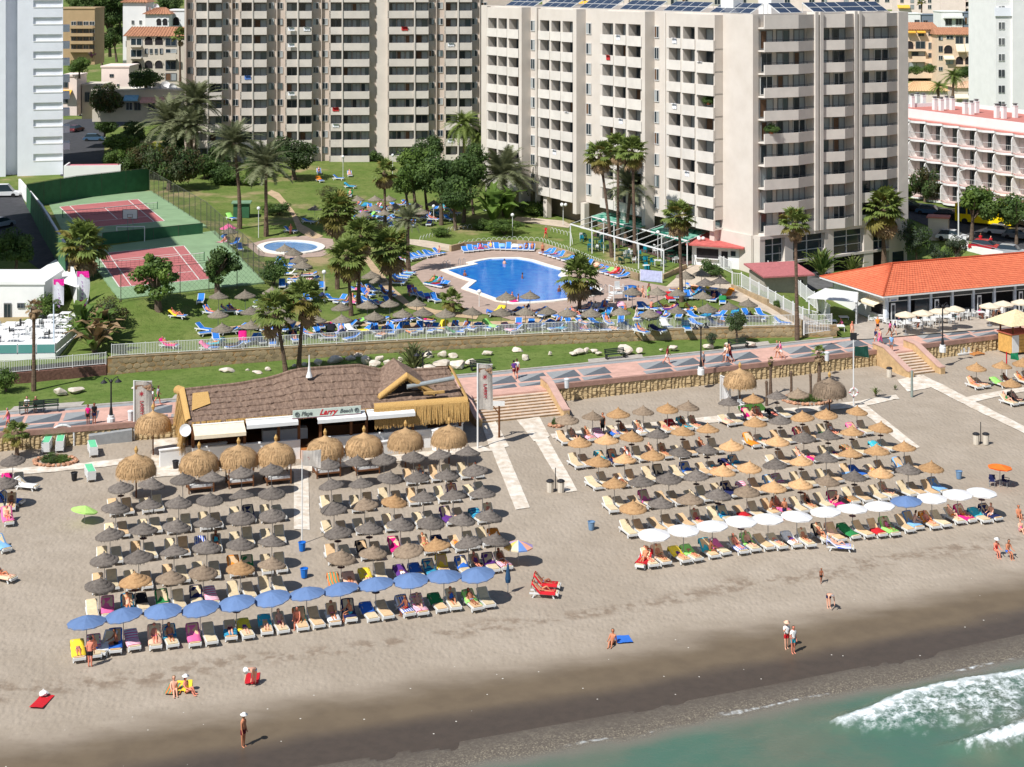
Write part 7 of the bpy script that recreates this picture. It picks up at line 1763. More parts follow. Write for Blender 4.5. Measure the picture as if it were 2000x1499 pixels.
car(1860,470,R(-30),'white','parked behind the white parapet beside the red kiosk roof tree'); car(1925,490,R(-32),'red','with people beside it at the car park wall'); car(1955,460,R(-35),'white','parked below the big street tree'); car(1990,468,R(-35),'grey','behind the white car at the right edge'); car(1975,500,R(-32),'silver','parked against the parapet near the right edge')
car(1778,412,R(-35),'black','nearest the cream block in the shaded row'); car(1818,420,R(-35),'blue','second in the shaded street row'); car(1855,428,R(-35),'black','third in the shaded street row')
car(172,228,R(5),'white','waiting at the street corner by the shops','van'); car(228,228,R(8),'dark red','parked before the shop row'); car(256,228,R(5),'silver','second in the row before the shops'); car(285,224,R(5),'white','behind the row before the shops'); car(270,236,R(5),'grey','front one in the row before the shops'); car(312,230,R(5),'silver','last one in the row before the shops'); car(184,276,R(4),'blue','parked halfway down the side street'); car(148,258,R(75),'dark red','driving down the shaded side street'); car(8,385,R(8),'white','in the parking bay left of the courts','van'); car(0,445,R(65),'silver','in the shaded parking bay at the left edge')
for m_ in carm.values():
 for o in[m_]+kids(m_):
  bpy.data.objects.remove(o)
p=D(1925,440); bus=thing('yellow_bus','bright yellow bus behind the large street tree','bus',p,R(-35)); M_BUSY=mat('bus_yellow',lin((246,214,20)),.4,namt=0)
MB().bx(-4,4,-1.2,1.2,.4,2.9).ob('body',M_BUSY,bus)
for i in range(5):MB().bx(-3.7+i*1.5,-2.4+i*1.5,-1.23,-1.2,1.5,2.5).ob('window',M_GLASS,bus)
for x in(-2.6,2.6):MB().cyl((x,-1.22,.45),(x,1.22,.45),.45,n=12).ob('wheel',M_TYRE,bus)
par=thing('parapet_wall','white parapet with rail along the car park above the restaurant','wall',(0,0,0)); pts=[D(*q)for q in((1832,462),(1890,490),(1960,508),(2040,522))]
for a,c in zip(pts[:-1],pts[1:]):
 rz=math.atan2((c-a).y,(c-a).x); MB().box((a+c)/2+V((0,0,.2)),((c-a).length,.3,1.4),rz).ob('wall',M_WHITE,par); MB().cyl(a+V((0,0,1.25)),c+V((0,0,1.25)),.04,n=5).ob('rail',M_STEEL,par)
p=D(1872,478); t=thing('street_pole','tall pale street light behind the orange roof','street light',p); MB().cyl((0,0,0),(0,0,9.5),.1,.07,7).ob('pole',M_WPAINT,t); MB().tube([(0,0,9.5),(.3,0,9.9),(1.4,0,10.2)],[.06,.05,.05],5).ob('arm',M_WPAINT,t)
p=D(1832,470); t=thing('gate_house','small cream gate house with red cap at the car park','hut',p,R(-20)); MB().bx(-1.3,1.3,0,2,-1.5,3.0).ob('wall',M_STONEW,t); MB().bx(-1.5,1.5,-.2,2.2,3.0,3.2).ob('roof',M_REDROOF,t)
# PARASOLS, LOUNGERS, BATHERS
rb=random.Random(77)
M_THG=mat('grey_thatch',lin((128,119,110)),.95,namt=.2,nscale=5,col2=lin((94,86,80)),obj_rand=.12,bump=1,bscale=22)
M_THB=mat('brown_grey_thatch',lin((158,138,116)),.95,namt=.2,nscale=5,col2=lin((126,108,90)),obj_rand=.1,bump=1,bscale=22)
M_THT=mat('tan_thatch',lin((190,152,108)),.95,namt=.2,nscale=5,col2=lin((160,122,84)),obj_rand=.1,bump=1,bscale=22)
M_THL=mat('golden_thatch',lin((214,174,128)),.95,namt=.15,nscale=5,col2=lin((194,150,104)),obj_rand=.06,bump=1,bscale=22)
M_THP=mat('weathered_garden_thatch',lin((142,132,116)),.95,namt=.2,nscale=5,col2=lin((108,99,87)),obj_rand=.16,bump=1,bscale=22)
TH={'g':(M_THG,'charcoal grey'),'b':(M_THB,'brown grey'),'t':(M_THT,'tan'),'l':(M_THL,'golden'),'p':(M_THP,'weathered')}
def thatch(seed,r=1.0,h=.56,n=18):
 g=random.Random(seed); b=MB(); tiers=4
 random.seed(seed)
 prof=[]
 for k in range(tiers):
  u0,u1=k/tiers,(k+1)/tiers
  prof.append([(max(.02,r*u0*.97),h*(1-u0)**1.1+.05),(r*(u0+u1)/2,h*(1-(u0+u1)/2)**1.1+.06),(r*u1,h*(1-u1)**1.1+.045),(r*u1*1.005,h*(1-u1)**1.1-.02)])
 for p in prof:b.lathe(p,n,jit=.018,cap=False)
 b.lathe([(.07,h),(.05,h+.12),(.01,h+.15)],7)
 b.lathe([(r*.97,-.03),(.1,h*.8)],n,cap=False)
 return b.mesh('canopy',M_THG,True)
CANT=[thatch(s)for s in(1,2,3,4)]
def fringe(seed,r=1.0,n=110,l=.16):
 g=random.Random(seed); b=MB()
 for i in range(n):
  a=g.uniform(0,6.283); q=V((r*math.cos(a),r*math.sin(a),.03)); s=V((-math.sin(a),math.cos(a),0))*.022; e=q*1.02+V((0,0,-g.uniform(.4,1.2)*l))
  b.add([q-s,q+s,e],[(0,1,2)])
 return b.mesh('fringe',M_THG)
FRI=[fringe(s)for s in(1,2,3)]
TRAY=MB().lathe([(.02,-.03),(.26,0),(.26,.03),(.03,.05)],10).mesh('tray',mat('dark_red_tray',(.07,.015,.02),.6,namt=0))
M_BLUEC=mat('faded_blue_umbrella_cloth',lin((104,130,172)),.8,namt=.08,nscale=1.5,trans=.1,obj_rand=.06); M_WHTC=mat('white_umbrella_cloth',lin((240,240,240)),.8,namt=.03,trans=.25)
CAN_B=canopy_mesh('canopy',1.18,.42,[M_BLUEC],12,.06); CAN_W=canopy_mesh('canopy',1.14,.36,[M_WHTC],8,.07)
CAN_M=canopy_mesh('canopy',1.05,.42,[mat('multi_'+n,lin(c),.8,namt=.03,trans=.2)for n,c in(('yellow',(240,206,110)),('cream',(240,226,190)),('blue',(110,150,214)),('peach',(240,176,150)),('lilac',(176,160,206)))],10,.08)
CAN_L=canopy_mesh('canopy',.98,.34,[mat('lime_cloth',lin((196,240,134)),.8,namt=.03,trans=.25)],8,.08)
def tt_(x,y):return ang(x)
def parasol(px,py,kind_,label,group,zf=zbs,hz=1.78,proj=B,r=1.0,tray=None):
 """canopy centre pixel -> pole foot on the sand"""
 z=3.0
 p=proj(px,py)
 for _ in range(14):
  p=G(px,py,zf(p.x,p.y)+hz)
 zgd=zf(p.x,p.y)
 t=thing('beach_umbrella',label,'parasol',(p.x,p.y,zgd),0,group)
 if kind_ in TH:
  o=put('canopy',rb.choice(CANT),t,(0,0,hz),rb.uniform(0,6),r*rb.uniform(.95,1.05)); set_mat(o,TH[kind_][0])
  f=kind(put('fringe',rb.choice(FRI),o),'stuff'); set_mat(f,TH[kind_][0])
  o.rotation_euler=(rb.uniform(-.06,.06),rb.uniform(-.06,.06)-(.09 if p.x<0 and zf is zbs else 0),rb.uniform(0,6))
 else:
  o=put('canopy',{'B':CAN_B,'W':CAN_W,'M':CAN_M,'L':CAN_L}[kind_],t,(0,0,hz),rb.uniform(0,1)); o.rotation_euler=(rb.uniform(-.05,.05),rb.uniform(-.06,.06)-(.08 if p.x<0 else 0),rb.uniform(0,1))
 put('pole',POLE,t,(0,0,-.2),0,(1,1,hz+.35))
 if tray:put('tray',TRAY,t,(0,0,hz-.55))
 return t,p,zgd
# loungers
M_WPLAS=mat('white_lounger_plastic',(.70,.70,.68),.45,namt=.03,nscale=4); M_TANC=mat('tan_cushion',lin((214,194,158)),.85,namt=.08,nscale=5,obj_rand=.1); M_ORC=mat('ochre_cushion',lin((214,180,138)),.85,namt=.08,nscale=5,obj_rand=.08)
M_BLUES=mat('blue_lounger_sling',lin((46,122,206)),.7,namt=.06,nscale=5,obj_rand=.12)
def lounger_master(back,cushion,style='white'):
 t=thing('sun_lounger' if style!='blue' else 'pool_lounger','lounger master number %d %s kept until copied'%(back,style),'sun lounger' if style=='white' else 'pool lounger',(0,0,-60))
 hy,ca,sa=.22,math.cos(R(back)),math.sin(R(back)); L=.76
 b=MB()
 for s in(-1,1):
  b.bx(s*.3-.035,s*.3+.035,-.97,hy+.7,.25,.36)
  b.add([(s*.3-.028,hy,.30),(s*.3+.028,hy,.30),(s*.3+.028,hy+L*ca,.30+L*sa),(s*.3-.028,hy+L*ca,.30+L*sa),(s*.3-.028,hy,.37),(s*.3+.028,hy,.37),(s*.3+.028,hy+L*ca,.37+L*sa),(s*.3-.028,hy+L*ca,.37+L*sa)],[(4,5,6,7),(0,1,5,4),(1,2,6,5),(2,3,7,6),(3,0,4,7),(3,2,1,0)])
 b.bx(-.33,.33,-1.0,-.95,.2,.35); b.bx(-.27,.27,-.93,hy,.29,.32)
 b.ob('frame',M_WPLAS,t)
 for y,d in((-.72,-.12),(.72,.14)):
  for s in(-1,1):MB().add([(s*.3-.03,y-.05,0),(s*.3+.03,y-.05,0),(s*.3+.03,y+.05,0),(s*.3-.03,y+.05,0),(s*.3-.03,y-d-.05,.28),(s*.3+.03,y-d-.05,.28),(s*.3+.03,y-d+.05,.28),(s*.3-.03,y-d+.05,.28)],[(0,1,5,4),(1,2,6,5),(2,3,7,6),(3,0,4,7)]).ob('leg',M_WPLAS,t)
 w=.28; th=.06 if style=='white' else .02
 MB().bx(-w,w,-.93,hy,.345,.345+th).ob('seat_cushion',cushion,t)
 n=V((0,-sa,ca))*th; d=V((0,ca,sa)); a=V((0,hy,.36))
 vs=[a+V((-w,0,0)),a+V((w,0,0)),a+V((w,0,0))+d*(L+.03),a+V((-w,0,0))+d*(L+.03)]; vs+=[v+n for v in vs]
 MB().add(vs,[(4,5,6,7),(0,1,5,4),(1,2,6,5),(2,3,7,6),(3,0,4,7),(3,2,1,0)]).ob('back_cushion',cushion,t)
 return t
ANG=(22,38,50)
LW=[lounger_master(a,M_TANC)for a in ANG]; LB=[lounger_master(a,M_BLUES,'blue')for a in ANG]; LFLAT=lounger_master(2,M_TANC,'stacked'); LFLAT['category']='sun lounger'
for k in[k for k in LABELS if 'kept until copied' in k]:del LABELS[k]
def stripes(name,c1,c2,sc=9,ax=0):
 m=mat(name,c1,.9,namt=0); t=m.node_tree; L=t.links.new; tc=nd(t,'ShaderNodeTexCoord'); sp_=nd(t,'ShaderNodeSeparateXYZ'); L(tc.outputs['Object'],sp_.inputs[0])
 mm=nd(t,'ShaderNodeMath',operation='MULTIPLY'); L(sp_.outputs[ax],mm.inputs[0]); mm.inputs[1].default_value=sc; fr=nd(t,'ShaderNodeMath',operation='FRACT'); L(mm.outputs[0],fr.inputs[0]); gt=nd(t,'ShaderNodeMath',operation='GREATER_THAN'); L(fr.outputs[0],gt.inputs[0]); gt.inputs[1].default_value=.5
 mx=nd(t,'ShaderNodeMix',data_type='RGBA'); L(gt.outputs[0],mx.inputs[0]); mx.inputs[6].default_value=(*c1,1); mx.inputs[7].default_value=(*c2,1); L(mx.outputs[2],t.nodes['Principled BSDF'].inputs['Base Color']); return m
TOW={n:CLO[n]for n in('red','white','blue','turquoise','pink','magenta','green','orange','yellow','purple','navy','sky blue','peach','lime','black')}
TOW['blue and white striped']=stripes('stripe_blue',lin((40,80,190)),(.7,.7,.7),7); TOW['rainbow striped']=stripes('stripe_rainbow',lin((220,120,60)),lin((90,150,120)),5); TOW['pink patterned']=stripes('stripe_pink',lin((230,110,150)),(.72,.7,.7),5,1); TOW['turquoise patterned']=stripes('stripe_turq',lin((60,170,190)),lin((30,90,150)),4,1)
def towel_mesh(back,kind_):
 hy,ca,sa=.22,math.cos(R(back)),math.sin(R(back)); g=random.Random(back*7+len(kind_)); b=MB(); w=.34
 pts=[]
 if kind_ in('full','seat'):pts+=[(-.8,.425),(-.4,.42),(0,.425)]
 pts+=[(hy-.02,.43)]
 if kind_ in('full','back'):pts+=[(hy+.3*ca,.43+.3*sa),(hy+.62*ca,.435+.62*sa),(hy+.82*ca+.03,.43+.8*sa),(hy+.84*ca+.05,.1+.7*sa)]
 if kind_=='back':pts=[(hy-.25,.425)]+pts
 vs=[]
 for y,z in pts:
  for x,dz in((-w-.03,-.13),(-w,-.01),(-.1,.008),(.12,.004),(w,-.01),(w+.03,-.12)):vs.append((x+g.uniform(-.015,.015),y+g.uniform(-.015,.015),z+dz))
 return b.add(vs,[(r*6+c,r*6+c+1,(r+1)*6+c+1,(r+1)*6+c)for r in range(len(pts)-1)for c in range(5)]).mesh('towel',CLO['white'],True)
TM={(a,k):towel_mesh(a,k)for a in ANG for k in('full','back','seat')}
def towel_on(p,rz,ai,where,group,col=None,k=None):
 c=col or rb.choice(list(TOW)); o=put('towel',TM[(ANG[ai],k or rb.choice(('full','full','back','back','seat')))],None,p,rz,(1.12,1,1)); set_mat(o,TOW[c]); return tag(o,'%s towel on lounger %s'%(c,where),'towel',group)
def place_lounger(p,zf,rz,where,group,masters=None,towel=.3,who=.15,who_group=None,tan=True,ai=None):
 ai=rb.choice((0,0,1,1,2)if masters is LB else(0,1,2))if ai is None else ai; q=V((p[0],p[1],zf(p[0],p[1]))); m=(masters or LW)[ai]
 blue=masters is LB
 c='blue pool' if blue else rb.choice(('tan cushioned','tan cushioned','ochre cushioned'))
 ov=None if blue or c.startswith('tan')else{'seat_cushion':M_ORC,'back_cushion':M_ORC}
 dup(m,q,rz,'%s lounger %s'%(c,where),group,(1.13,1,1),ov)
 tw=rb.random()<towel; per=rb.random()<who
 if tw:towel_on(q,rz,ai,where,'towels on the loungers')
 if per:
  pose=rb.choice(('recline','recline','knee','knee','edge'))if ai else rb.choice(('flat','prone','flat'))
  if ai==0 and pose=='flat':pose='flat'
  person(pose,q if pose!='edge' else q+V((.1,-.1,0)),rz+(rb.choice((1.3,-1.3))if pose=='edge' else 0),where,group=who_group or 'sunbathers on loungers')
def block(rows,bname,towel=.3,who=.15,sides=('left','right')):
 for r_,(rname,items,kw)in enumerate(rows):
  items=sorted(items)
  for i,(px,py,k)in enumerate(items):
   nm={'B':'blue cloth','W':'white cloth','M':'multicoloured','L':'lime'}.get(k)or TH[k][1]+' thatched'
   t,p,z=parasol(px,py,k,'%s parasol, %s along the %s of the %s'%(nm,ORD[i],rname,bname),'parasols of the '+bname,hz=1.95 if k in 'BW' else 1.78,tray=rb.random()<kw.get('tray',.15))
   a=ang(p.x)
   if kw.get('skip')and i in kw['skip']:continue
   for s,sn in((-1,'left'),(1,'right')):
    d=s*rb.uniform(.44,.56); y=rb.uniform(-.45,-.1)
    q=(p.x+d*math.cos(a)-y*math.sin(a),p.y+d*math.sin(a)+y*math.cos(a))
    place_lounger(q,zbs,a+rb.uniform(-.09,.09),'%s of %s parasol, %s, %s'%(sn,ORD[i],rname,bname),'loungers of the '+bname,None,kw.get('towel',towel),kw.get('who',who))
A4=lambda ox,oy,L:[(ox+x/4,oy+y/4,k)for x,y,k in L]
blue=[(169,1216),(241,1202),(318,1194),(391,1189),(462,1178),(531,1169),(599,1160),(665,1151),(734,1141),(802,1134),(867,1126),(932,1123)]
block([('front blue row',[(x,y,'B')for x,y in blue],dict(towel=.75,who=.72))],'beach')
block([('first row',[(195,1147,'g'),(264,1137,'t'),(334,1132,'b'),(397,1121,'b'),(470,1113,'t'),(531,1105,'b')],dict(who=.35,towel=.45)),('second row',[(204,1096,'g'),(271,1091,'g'),(340,1080,'g'),(404,1072,'g'),(470,1066,'g'),(531,1061,'g')],dict(who=.08)),('third row',[(215,1047,'g'),(280,1037,'g'),(345,1031,'g'),(406,1024,'g'),(471,1014,'g'),(532,1009,'g')],dict(who=.08)),('fourth row',[(226,995,'g'),(291,989,'g'),(349,985,'g'),(410,979,'g'),(472,970,'g'),(531,966,'g')],dict(who=.1)),('fifth row',[(236,955,'g'),(296,949,'g'),(357,939,'g'),(414,936,'g'),(472,926,'g'),(530,920,'g')],dict(who=.05,skip=(2,3,4,5)))],'left block',.12)
block([('first row',A4(500,750,[(665,1370,'b'),(915,1330,'b'),(1190,1310,'b'),(1410,1275,'t'),(1660,1250,'g'),(1870,1235,'g')]),dict(who=.5,towel=.6)),('second row',A4(500,750,[(640,1170,'g'),(885,1140,'g'),(1130,1110,'g'),(1365,1095,'g'),(1610,1075,'g'),(1820,1045,'g')]),dict(who=.2)),('third row',A4(500,750,[(610,980,'g'),(850,955,'b'),(1080,930,'t'),(1310,900,'g'),(1540,885,'g'),(1770,865,'g')]),dict(who=.15)),('fourth row',A4(500,750,[(590,800,'g'),(820,790,'g'),(1045,745,'g'),(1260,740,'g'),(1490,725,'g'),(1710,685,'g')]),dict(who=.1)),('fifth row',A4(500,750,[(565,640,'g'),(790,620,'g'),(1000,600,'g'),(1230,580,'g'),(1435,565,'g'),(1655,545,'g')]),dict(who=.15,skip=(0,1,2)))],'middle block',.2)
block([('white row',A4(1000,750,[(1110,1180,'W'),(1340,1145,'W'),(1565,1110,'W'),(1790,1075,'W')])+A4(1500,750,[(0,1055,'W'),(225,1035,'W'),(450,1000,'W'),(660,975,'W'),(870,955,'W'),(1080,920,'B'),(1280,895,'W'),(1480,865,'W'),(1670,850,'W')]),dict(who=.5,towel=.7)),('first row',A4(1000,750,[(945,980,'t'),(1165,945,'g'),(1390,915,'b'),(1610,880,'g'),(1835,850,'b')])+A4(1500,750,[(45,820,'l'),(255,795,'l'),(465,770,'b'),(675,735,'g'),(880,710,'l'),(1095,680,'g'),(1275,665,'t')]),dict(who=.2,towel=.3)),('second row',A4(1000,750,[(800,790,'t'),(1010,775,'g'),(1225,750,'g'),(1440,730,'g'),(1645,695,'l'),(1855,665,'l')])+A4(1500,750,[(55,640,'g'),(260,615,'l'),(455,590,'g'),(645,555,'t'),(850,535,'t'),(1065,505,'t')]),dict(who=.1)),('third row',A4(1000,750,[(675,620,'t'),(880,600,'l'),(1100,570,'t'),(1315,545,'g'),(1525,525,'g'),(1715,495,'l')])+A4(1500,750,[(75,460,'l'),(280,430,'g'),(470,415,'g'),(655,385,'t'),(880,355,'t')]),dict(who=.3,towel=.3,tray=.5)),('fourth row',A4(1000,750,[(530,470,'t'),(740,450,'l'),(935,425,'t'),(1135,405,'g'),(1335,385,'t'),(1530,365,'t'),(1900,315,'t')])+A4(1500,750,[(95,295,'g'),(270,270,'t'),(455,250,'t'),(695,225,'t')]),dict(who=.3,towel=.35,tray=.6)),('back row',A4(1000,750,[(430,290,'b'),(630,265,'b'),(830,245,'t'),(1025,225,'b'),(1215,205,'t'),(1375,190,'b'),(1695,155,'g'),(1885,130,'t')])+A4(1500,750,[(70,105,'g'),(235,90,'b')]),dict(who=.4,towel=.5,tray=.3,skip=(9,)))],'right block',.2)
block([('upper row',[(1907,721,'t'),(1957,717,'t'),(1998,712,'t')],dict(who=.6)),('lower row',[(1975,752,'t')],dict(who=.9,towel=.9))],'far right corner',.3)
block([('edge row',[(25,902,'g'),(9,946,'g')],dict(who=.3,towel=.6))],'left edge',.3)
# odd parasols
for px,py,k,lab,hz in((165,997,'L','lime green parasol leaning low beside the left thatched block',.95),(1012,1067,'M','multicoloured striped parasol at the right end of the middle block',1.3)):
 t,p,z=parasol(px,py,k,lab,None,hz=hz)
 if k=='L':kids(t)[0].rotation_euler=(R(-4),R(12),.3)
t,p,z=parasol(1953,913,'W','square orange parasol over two folding chairs on the open sand',None,hz=1.55);
cc=kids(t)[0]; cc.data=canopy_mesh('canopy',1.0,.25,[mat('orange_cloth',lin((250,130,50)),.8,namt=.03,trans=.25)],4,.06); cc.rotation_euler=(0,.06,.3)
for i,d in enumerate((-.6,.5)):
 q=p+V((d,.1,0)); dup(pc0,(q.x,q.y,z),R(20)+d,'navy folding chair under the orange parasol, '+('seaward one','landward one')[i],'chairs under the orange parasol',over={'seat':CLO['navy'],'backrest':CLO['navy'],'leg':M_STEEL})
p=B(992,1160); t=thing('closed_umbrella','closed blue parasol standing at the end of the blue row','parasol',p); MB().cyl((0,0,0),(0,0,1.9),.03,n=6).ob('pole',M_STEEL,t); MB().lathe([(.16,.75),(.2,1.0),(.06,1.95),(.01,2.05)],9).ob('canopy',mat('petrol_blue_cloth',lin((40,76,110)),.8,namt=.06),t)
# straw bell parasols with daybeds before the bar
def bell(seed,r=1.55,h=1.15):
 random.seed(seed); b=MB()
 b.lathe([(.04,h+.6),(.08,h+.36),(.24,h+.22),(.66,h+.04),(.69,h-.06)],16,jit=.03,cap=False)
 b.lathe([(.5,h),(r*.66,h*.9),(r*.88,h*.64),(r*.98,h*.3),(r,.0),(r*.99,-.15)],22,jit=.02,cap=False); b.lathe([(r*.9,0),(.3,h*.7)],16,cap=False)
 return b.mesh('canopy',M_BELL,True)
def shag():
 g=random.Random(4); b=MB(); r,h=1.55,1.15
 pr=[(.64,h+.02),(r*.7,h*.88),(r*.9,h*.64),(r*1.0,h*.3),(r*1.02,0),(r*1.03,-.3)]
 for i in range(620):
  a=g.uniform(0,6.283); k=g.choice((0,1,2,3,3,4,4)); (r0,z0),(r1,z1)=pr[k],pr[min(k+1,5)]; e=g.uniform(.6,1.3); da=g.uniform(-.07,.07)
  q=V((r0*math.cos(a),r0*math.sin(a),z0+.03)); w=V((-math.sin(a),math.cos(a),0))*.03; t_=V(((r0+(r1-r0)*e+.04)*math.cos(a+da),(r0+(r1-r0)*e+.04)*math.sin(a+da),z0+(z1-z0)*e+.03))
  b.add([q-w,q+w,t_+w*.4,t_-w*.4],[(0,1,2,3)])
 return b.mesh('fringe',M_THG)
M_BELL=mat('straw_bell_thatch',lin((206,172,128)),.95,namt=.25,nscale=4,col2=lin((168,132,92)),stretch=(4,4,.4),bump=1,bscale=10,obj_rand=.08)
BELL=[bell(s)for s in(5,6)]; BFR=shag(); BFR.materials.clear(); BFR.materials.append(M_BELL)
def bellp(px,py,label,hz=1.95,sc=1.0,zf=zbs,m=None,bed=None):
 p=B(px,py)
 for _ in range(12):p=G(px,py,zf(p.x,p.y)+hz+.45)
 z=zf(p.x,p.y); t=thing('straw_parasol',label,'parasol',(p.x,p.y,z),0,'bell shaped straw parasols')
 o=put('canopy',rb.choice(BELL),t,(0,0,hz),rb.uniform(0,6),sc); f=kind(put('fringe',BFR,o),'stuff');
 if m:set_mat(o,m); set_mat(f,m)
 MB().cyl((0,0,-.2),(0,0,hz+.5),.06,n=7).ob('pole',M_WOODB,t); MB().lathe([(.1,hz+1.55),(.16,hz+1.8),(.04,hz+2.05)],7).ob('tuft',M_STRAW,t)
 if bed:
  a=ang(p.x); q=p+V((-.1*0+.5*math.sin(a),-.5*math.cos(a),0)); d=thing('daybed','wooden four poster daybed with white mattress under the '+bed,'daybed',(q.x,q.y,zf(q.x,q.y)),a,'daybeds under the straw parasols')
  for x in(-.95,.95):
   for y in(-.8,.8):MB().box((x,y,.75),(.09,.09,1.5)).ob('post',M_WOODB,d)
  MB().bx(-1,1,-.85,.85,.3,.42).ob('bed_base',M_WOODB,d); MB().bx(-.9,.9,-.76,.76,.42,.6).ob('mattress',M_WPLAS,d); MB().bx(-1,1,-.84,-.76,1.35,1.5).bx(-1,1,.76,.84,1.35,1.5).ob('top_rail',M_WPLAS,d)
bellp(299,826,'straw bell parasol beside the left tall banner',2.3,.95); bellp(266,912,'lone straw bell parasol on a pole left of the daybeds',1.95,.98)
for(px,py),n in zip(((389,903),(466,894),(539,888),(635,876),(711,870)),('first straw parasol from the left','second straw parasol from the left','straw parasol beside the wooden steps','straw parasol right of the wooden steps','straw parasol before the planter bush')):bellp(px,py,n+' in front of the bar',1.55,1.0,bed=n)
bellp(792,859,'straw bell parasol before the right bar awning',1.85,.95); bellp(877,853,'straw bell parasol at the right corner of the bar',1.85,.95)
bellp(1445,741,'golden straw hut parasol with white curtains in the upper right block',1.75,.98); bellp(1620,760,'grey brown straw bell parasol beside the flag pole',1.7,.98,m=M_THB)
p=B(1425,782); t=thing('curtain_frame','white curtain hung from a slanted pole beside the straw hut','curtain',p,R(10)); MB().cyl((-.9,0,0),(-.9,0,2.4),.05,n=6).cyl((-.9,0,2.4),(.6,-.8,1.6),.05,n=6).cyl((.6,-.8,0),(.6,-.8,1.6),.05,n=6).ob('frame',M_WPAINT,t); cloth(MB(),-.85,.1,.15,2.3,amp=.2).ob('curtain',M_WHTC,t)
drape('grass_mat',[(1440,795),(1485,785),(1500,803),(1448,808)],mat('artificial_grass',(.05,.14,.02),.9,namt=.15,nscale=8),.045,1,B,zbs)
for px,py in((1447,800),):dup(pc0,B(px,py),R(30),'white plastic armchair on the green grass mat',None,over={'seat':M_WCH,'backrest':M_WCH,'leg':M_WCH})
# loose loungers
for px,py,rz,lab,col,ai,who in((52,955,75,'at the left edge pointing inland','white',1,None),(22,985,80,'at the left edge with raised back','blue',2,None),(15,1022,25,'at the left edge in shade','pink',2,'maroon'),(4,1075,40,'cut by the left edge of the beach','sky blue',1,None),(6,1135,65,'low on the left edge','peach',1,'red'),(1257,1105,-22,'standing askew before the first white parasol','red',1,'sky blue'),(1640,1075,80,'standing crosswise before the white row','blue and white striped',1,'peach'),(1062,1165,82,'of the red pair, seaward one','red',2,'red'),(1066,1150,80,'of the red pair, inland one','red',2,'blue'),(208,1272,-8,'beside the standing man at the left end','white',2,None)):
 p=B(px,py); q=V((p.x,p.y,zbs(p.x,p.y))); dup(LW[ai],q,R(rz),'white lounger '+lab,'loose loungers on the sand'); towel_on(q,R(rz),ai,lab,'towels on the loose loungers',col,'full')
 if who:person('knee' if ai else 'flat',q,R(rz),lab,'bikini',who,group='sunbathers on loose loungers')
k=0
for i,(px,py,n,rz)in enumerate(((92,880,6,0),(118,878,6,3),(181,888,5,12),(176,935,5,14))):
 p=B(px,py); z=zbs(p.x,p.y)
 for j in range(n):
  top=j==n-1; dup(LFLAT,(p.x,p.y,z+.13*j),R(rz+8)+rb.uniform(-.02,.02),'white stacked lounger, %s, in the stack %s'%('topmost with green cushion' if top else ORD[j]+' from the sand',('by the white arch','right of the white arch','at the grey ramp','below the walkway')[i]),'stacked loungers at the left',over={'seat_cushion':mat('mint_cushion',lin((110,200,150)),.8,namt=.05)if top else M_WPLAS,'back_cushion':MATS['mint_cushion']if top else M_WPLAS})
# small beach things
p=B(122,872); t=thing('shower_arch','white arched tube standing by the stacked loungers','arch',p,R(12)); MB().tube([(-.95,0,0),(-.95,0,1.0)]+[(-.95*math.cos(a),0,1.0+.8*math.sin(a))for a in[math.pi*i/8 for i in range(1,8)]]+[(.95,0,1.0),(.95,0,0)],[.09]*11,7).ob('tube',M_WPAINT,t)
p=G(220,848,2.3); t=thing('concrete_ramp','grey concrete ramp block below the promenade lamp','ramp',p,ang(p.x)); MB().add([(-2.0,-.5,-1),(1.6,-.5,-1),(1.6,.6,-1),(-2,.6,-1),(-2,-.5,.1),(1.6,-.5,.35),(1.6,.6,.6),(-2,.6,.4)],[(4,5,6,7),(0,1,5,4),(1,2,6,5),(2,3,7,6),(3,0,4,7)]).ob('slab',mat('grey_concrete',lin((150,152,152)),.85,namt=.08),t)
def pole(px,py,top,r,m,label,name='flag_pole',cat='pole',proj=B):
 p=proj(px,py); h=(py-top)/(FPX/p.y); t=thing(name,label,cat,p); MB().cyl((0,0,-.2),(0,0,h),r,r*.8,7).ob('pole',m,t); return t,h
t,h=pole(1667,793,655,.07,M_WPAINT,'tall white beach pole with dark screen, green flag and lifebuoy'); MB().box((0,0,h-.1),(.6,.12,.62)).ob('screen',M_BLACKI,t); cloth(MB(),.1,1.4,h-1.95,h-1.05,amp=.25).ob('flag',mat('dark_green_flag',lin((24,70,58)),.85),t)
b=MB().tube([(.36*math.cos(i*.524),-.1,1.3+.36*math.sin(i*.524))for i in range(13)],[.09]*13,6); b.ob('lifebuoy',M_WPAINT,t); b=MB()
for i in(0,3,6,9):b.tube([(.36*math.cos(i*.524+e),-.1,1.3+.36*math.sin(i*.524+e))for e in(-.1,.1)],[.1,.1],6)
b.ob('lifebuoy_band',CLO['red'],t)
t,h=pole(1966,742,688,.06,M_WPAINT,'red and white pole with small green flag among the far right parasols'); MB().cyl((0,0,h*.55),(0,0,h+.02),.065,n=7).ob('red_part',CLO['red'],t); cloth(MB(),.4,1.2,h-.7,h-.1,amp=.2).ob('flag',mat('green_flag',lin((30,130,90)),.85),t)
t,h=pole(590,1062,880,.045,M_WPAINT,'slim white pole with a weathered flag standing on the sand walkway'); cloth(MB(),.06,1.35,h-1.1,h,amp=.22).ob('flag',M_BANG,t);
b=MB()
for k in range(6):a=k*1.047; b.add([(.6+.06*math.cos(a-.5),-.02,h-.5+.06*math.sin(a-.5)),(.6+.25*math.cos(a),-.02,h-.5+.25*math.sin(a)),(.6+.06*math.cos(a+.5),-.02,h-.5+.06*math.sin(a+.5))],[(0,1,2)])
b.ob('emblem',M_BANR,t)
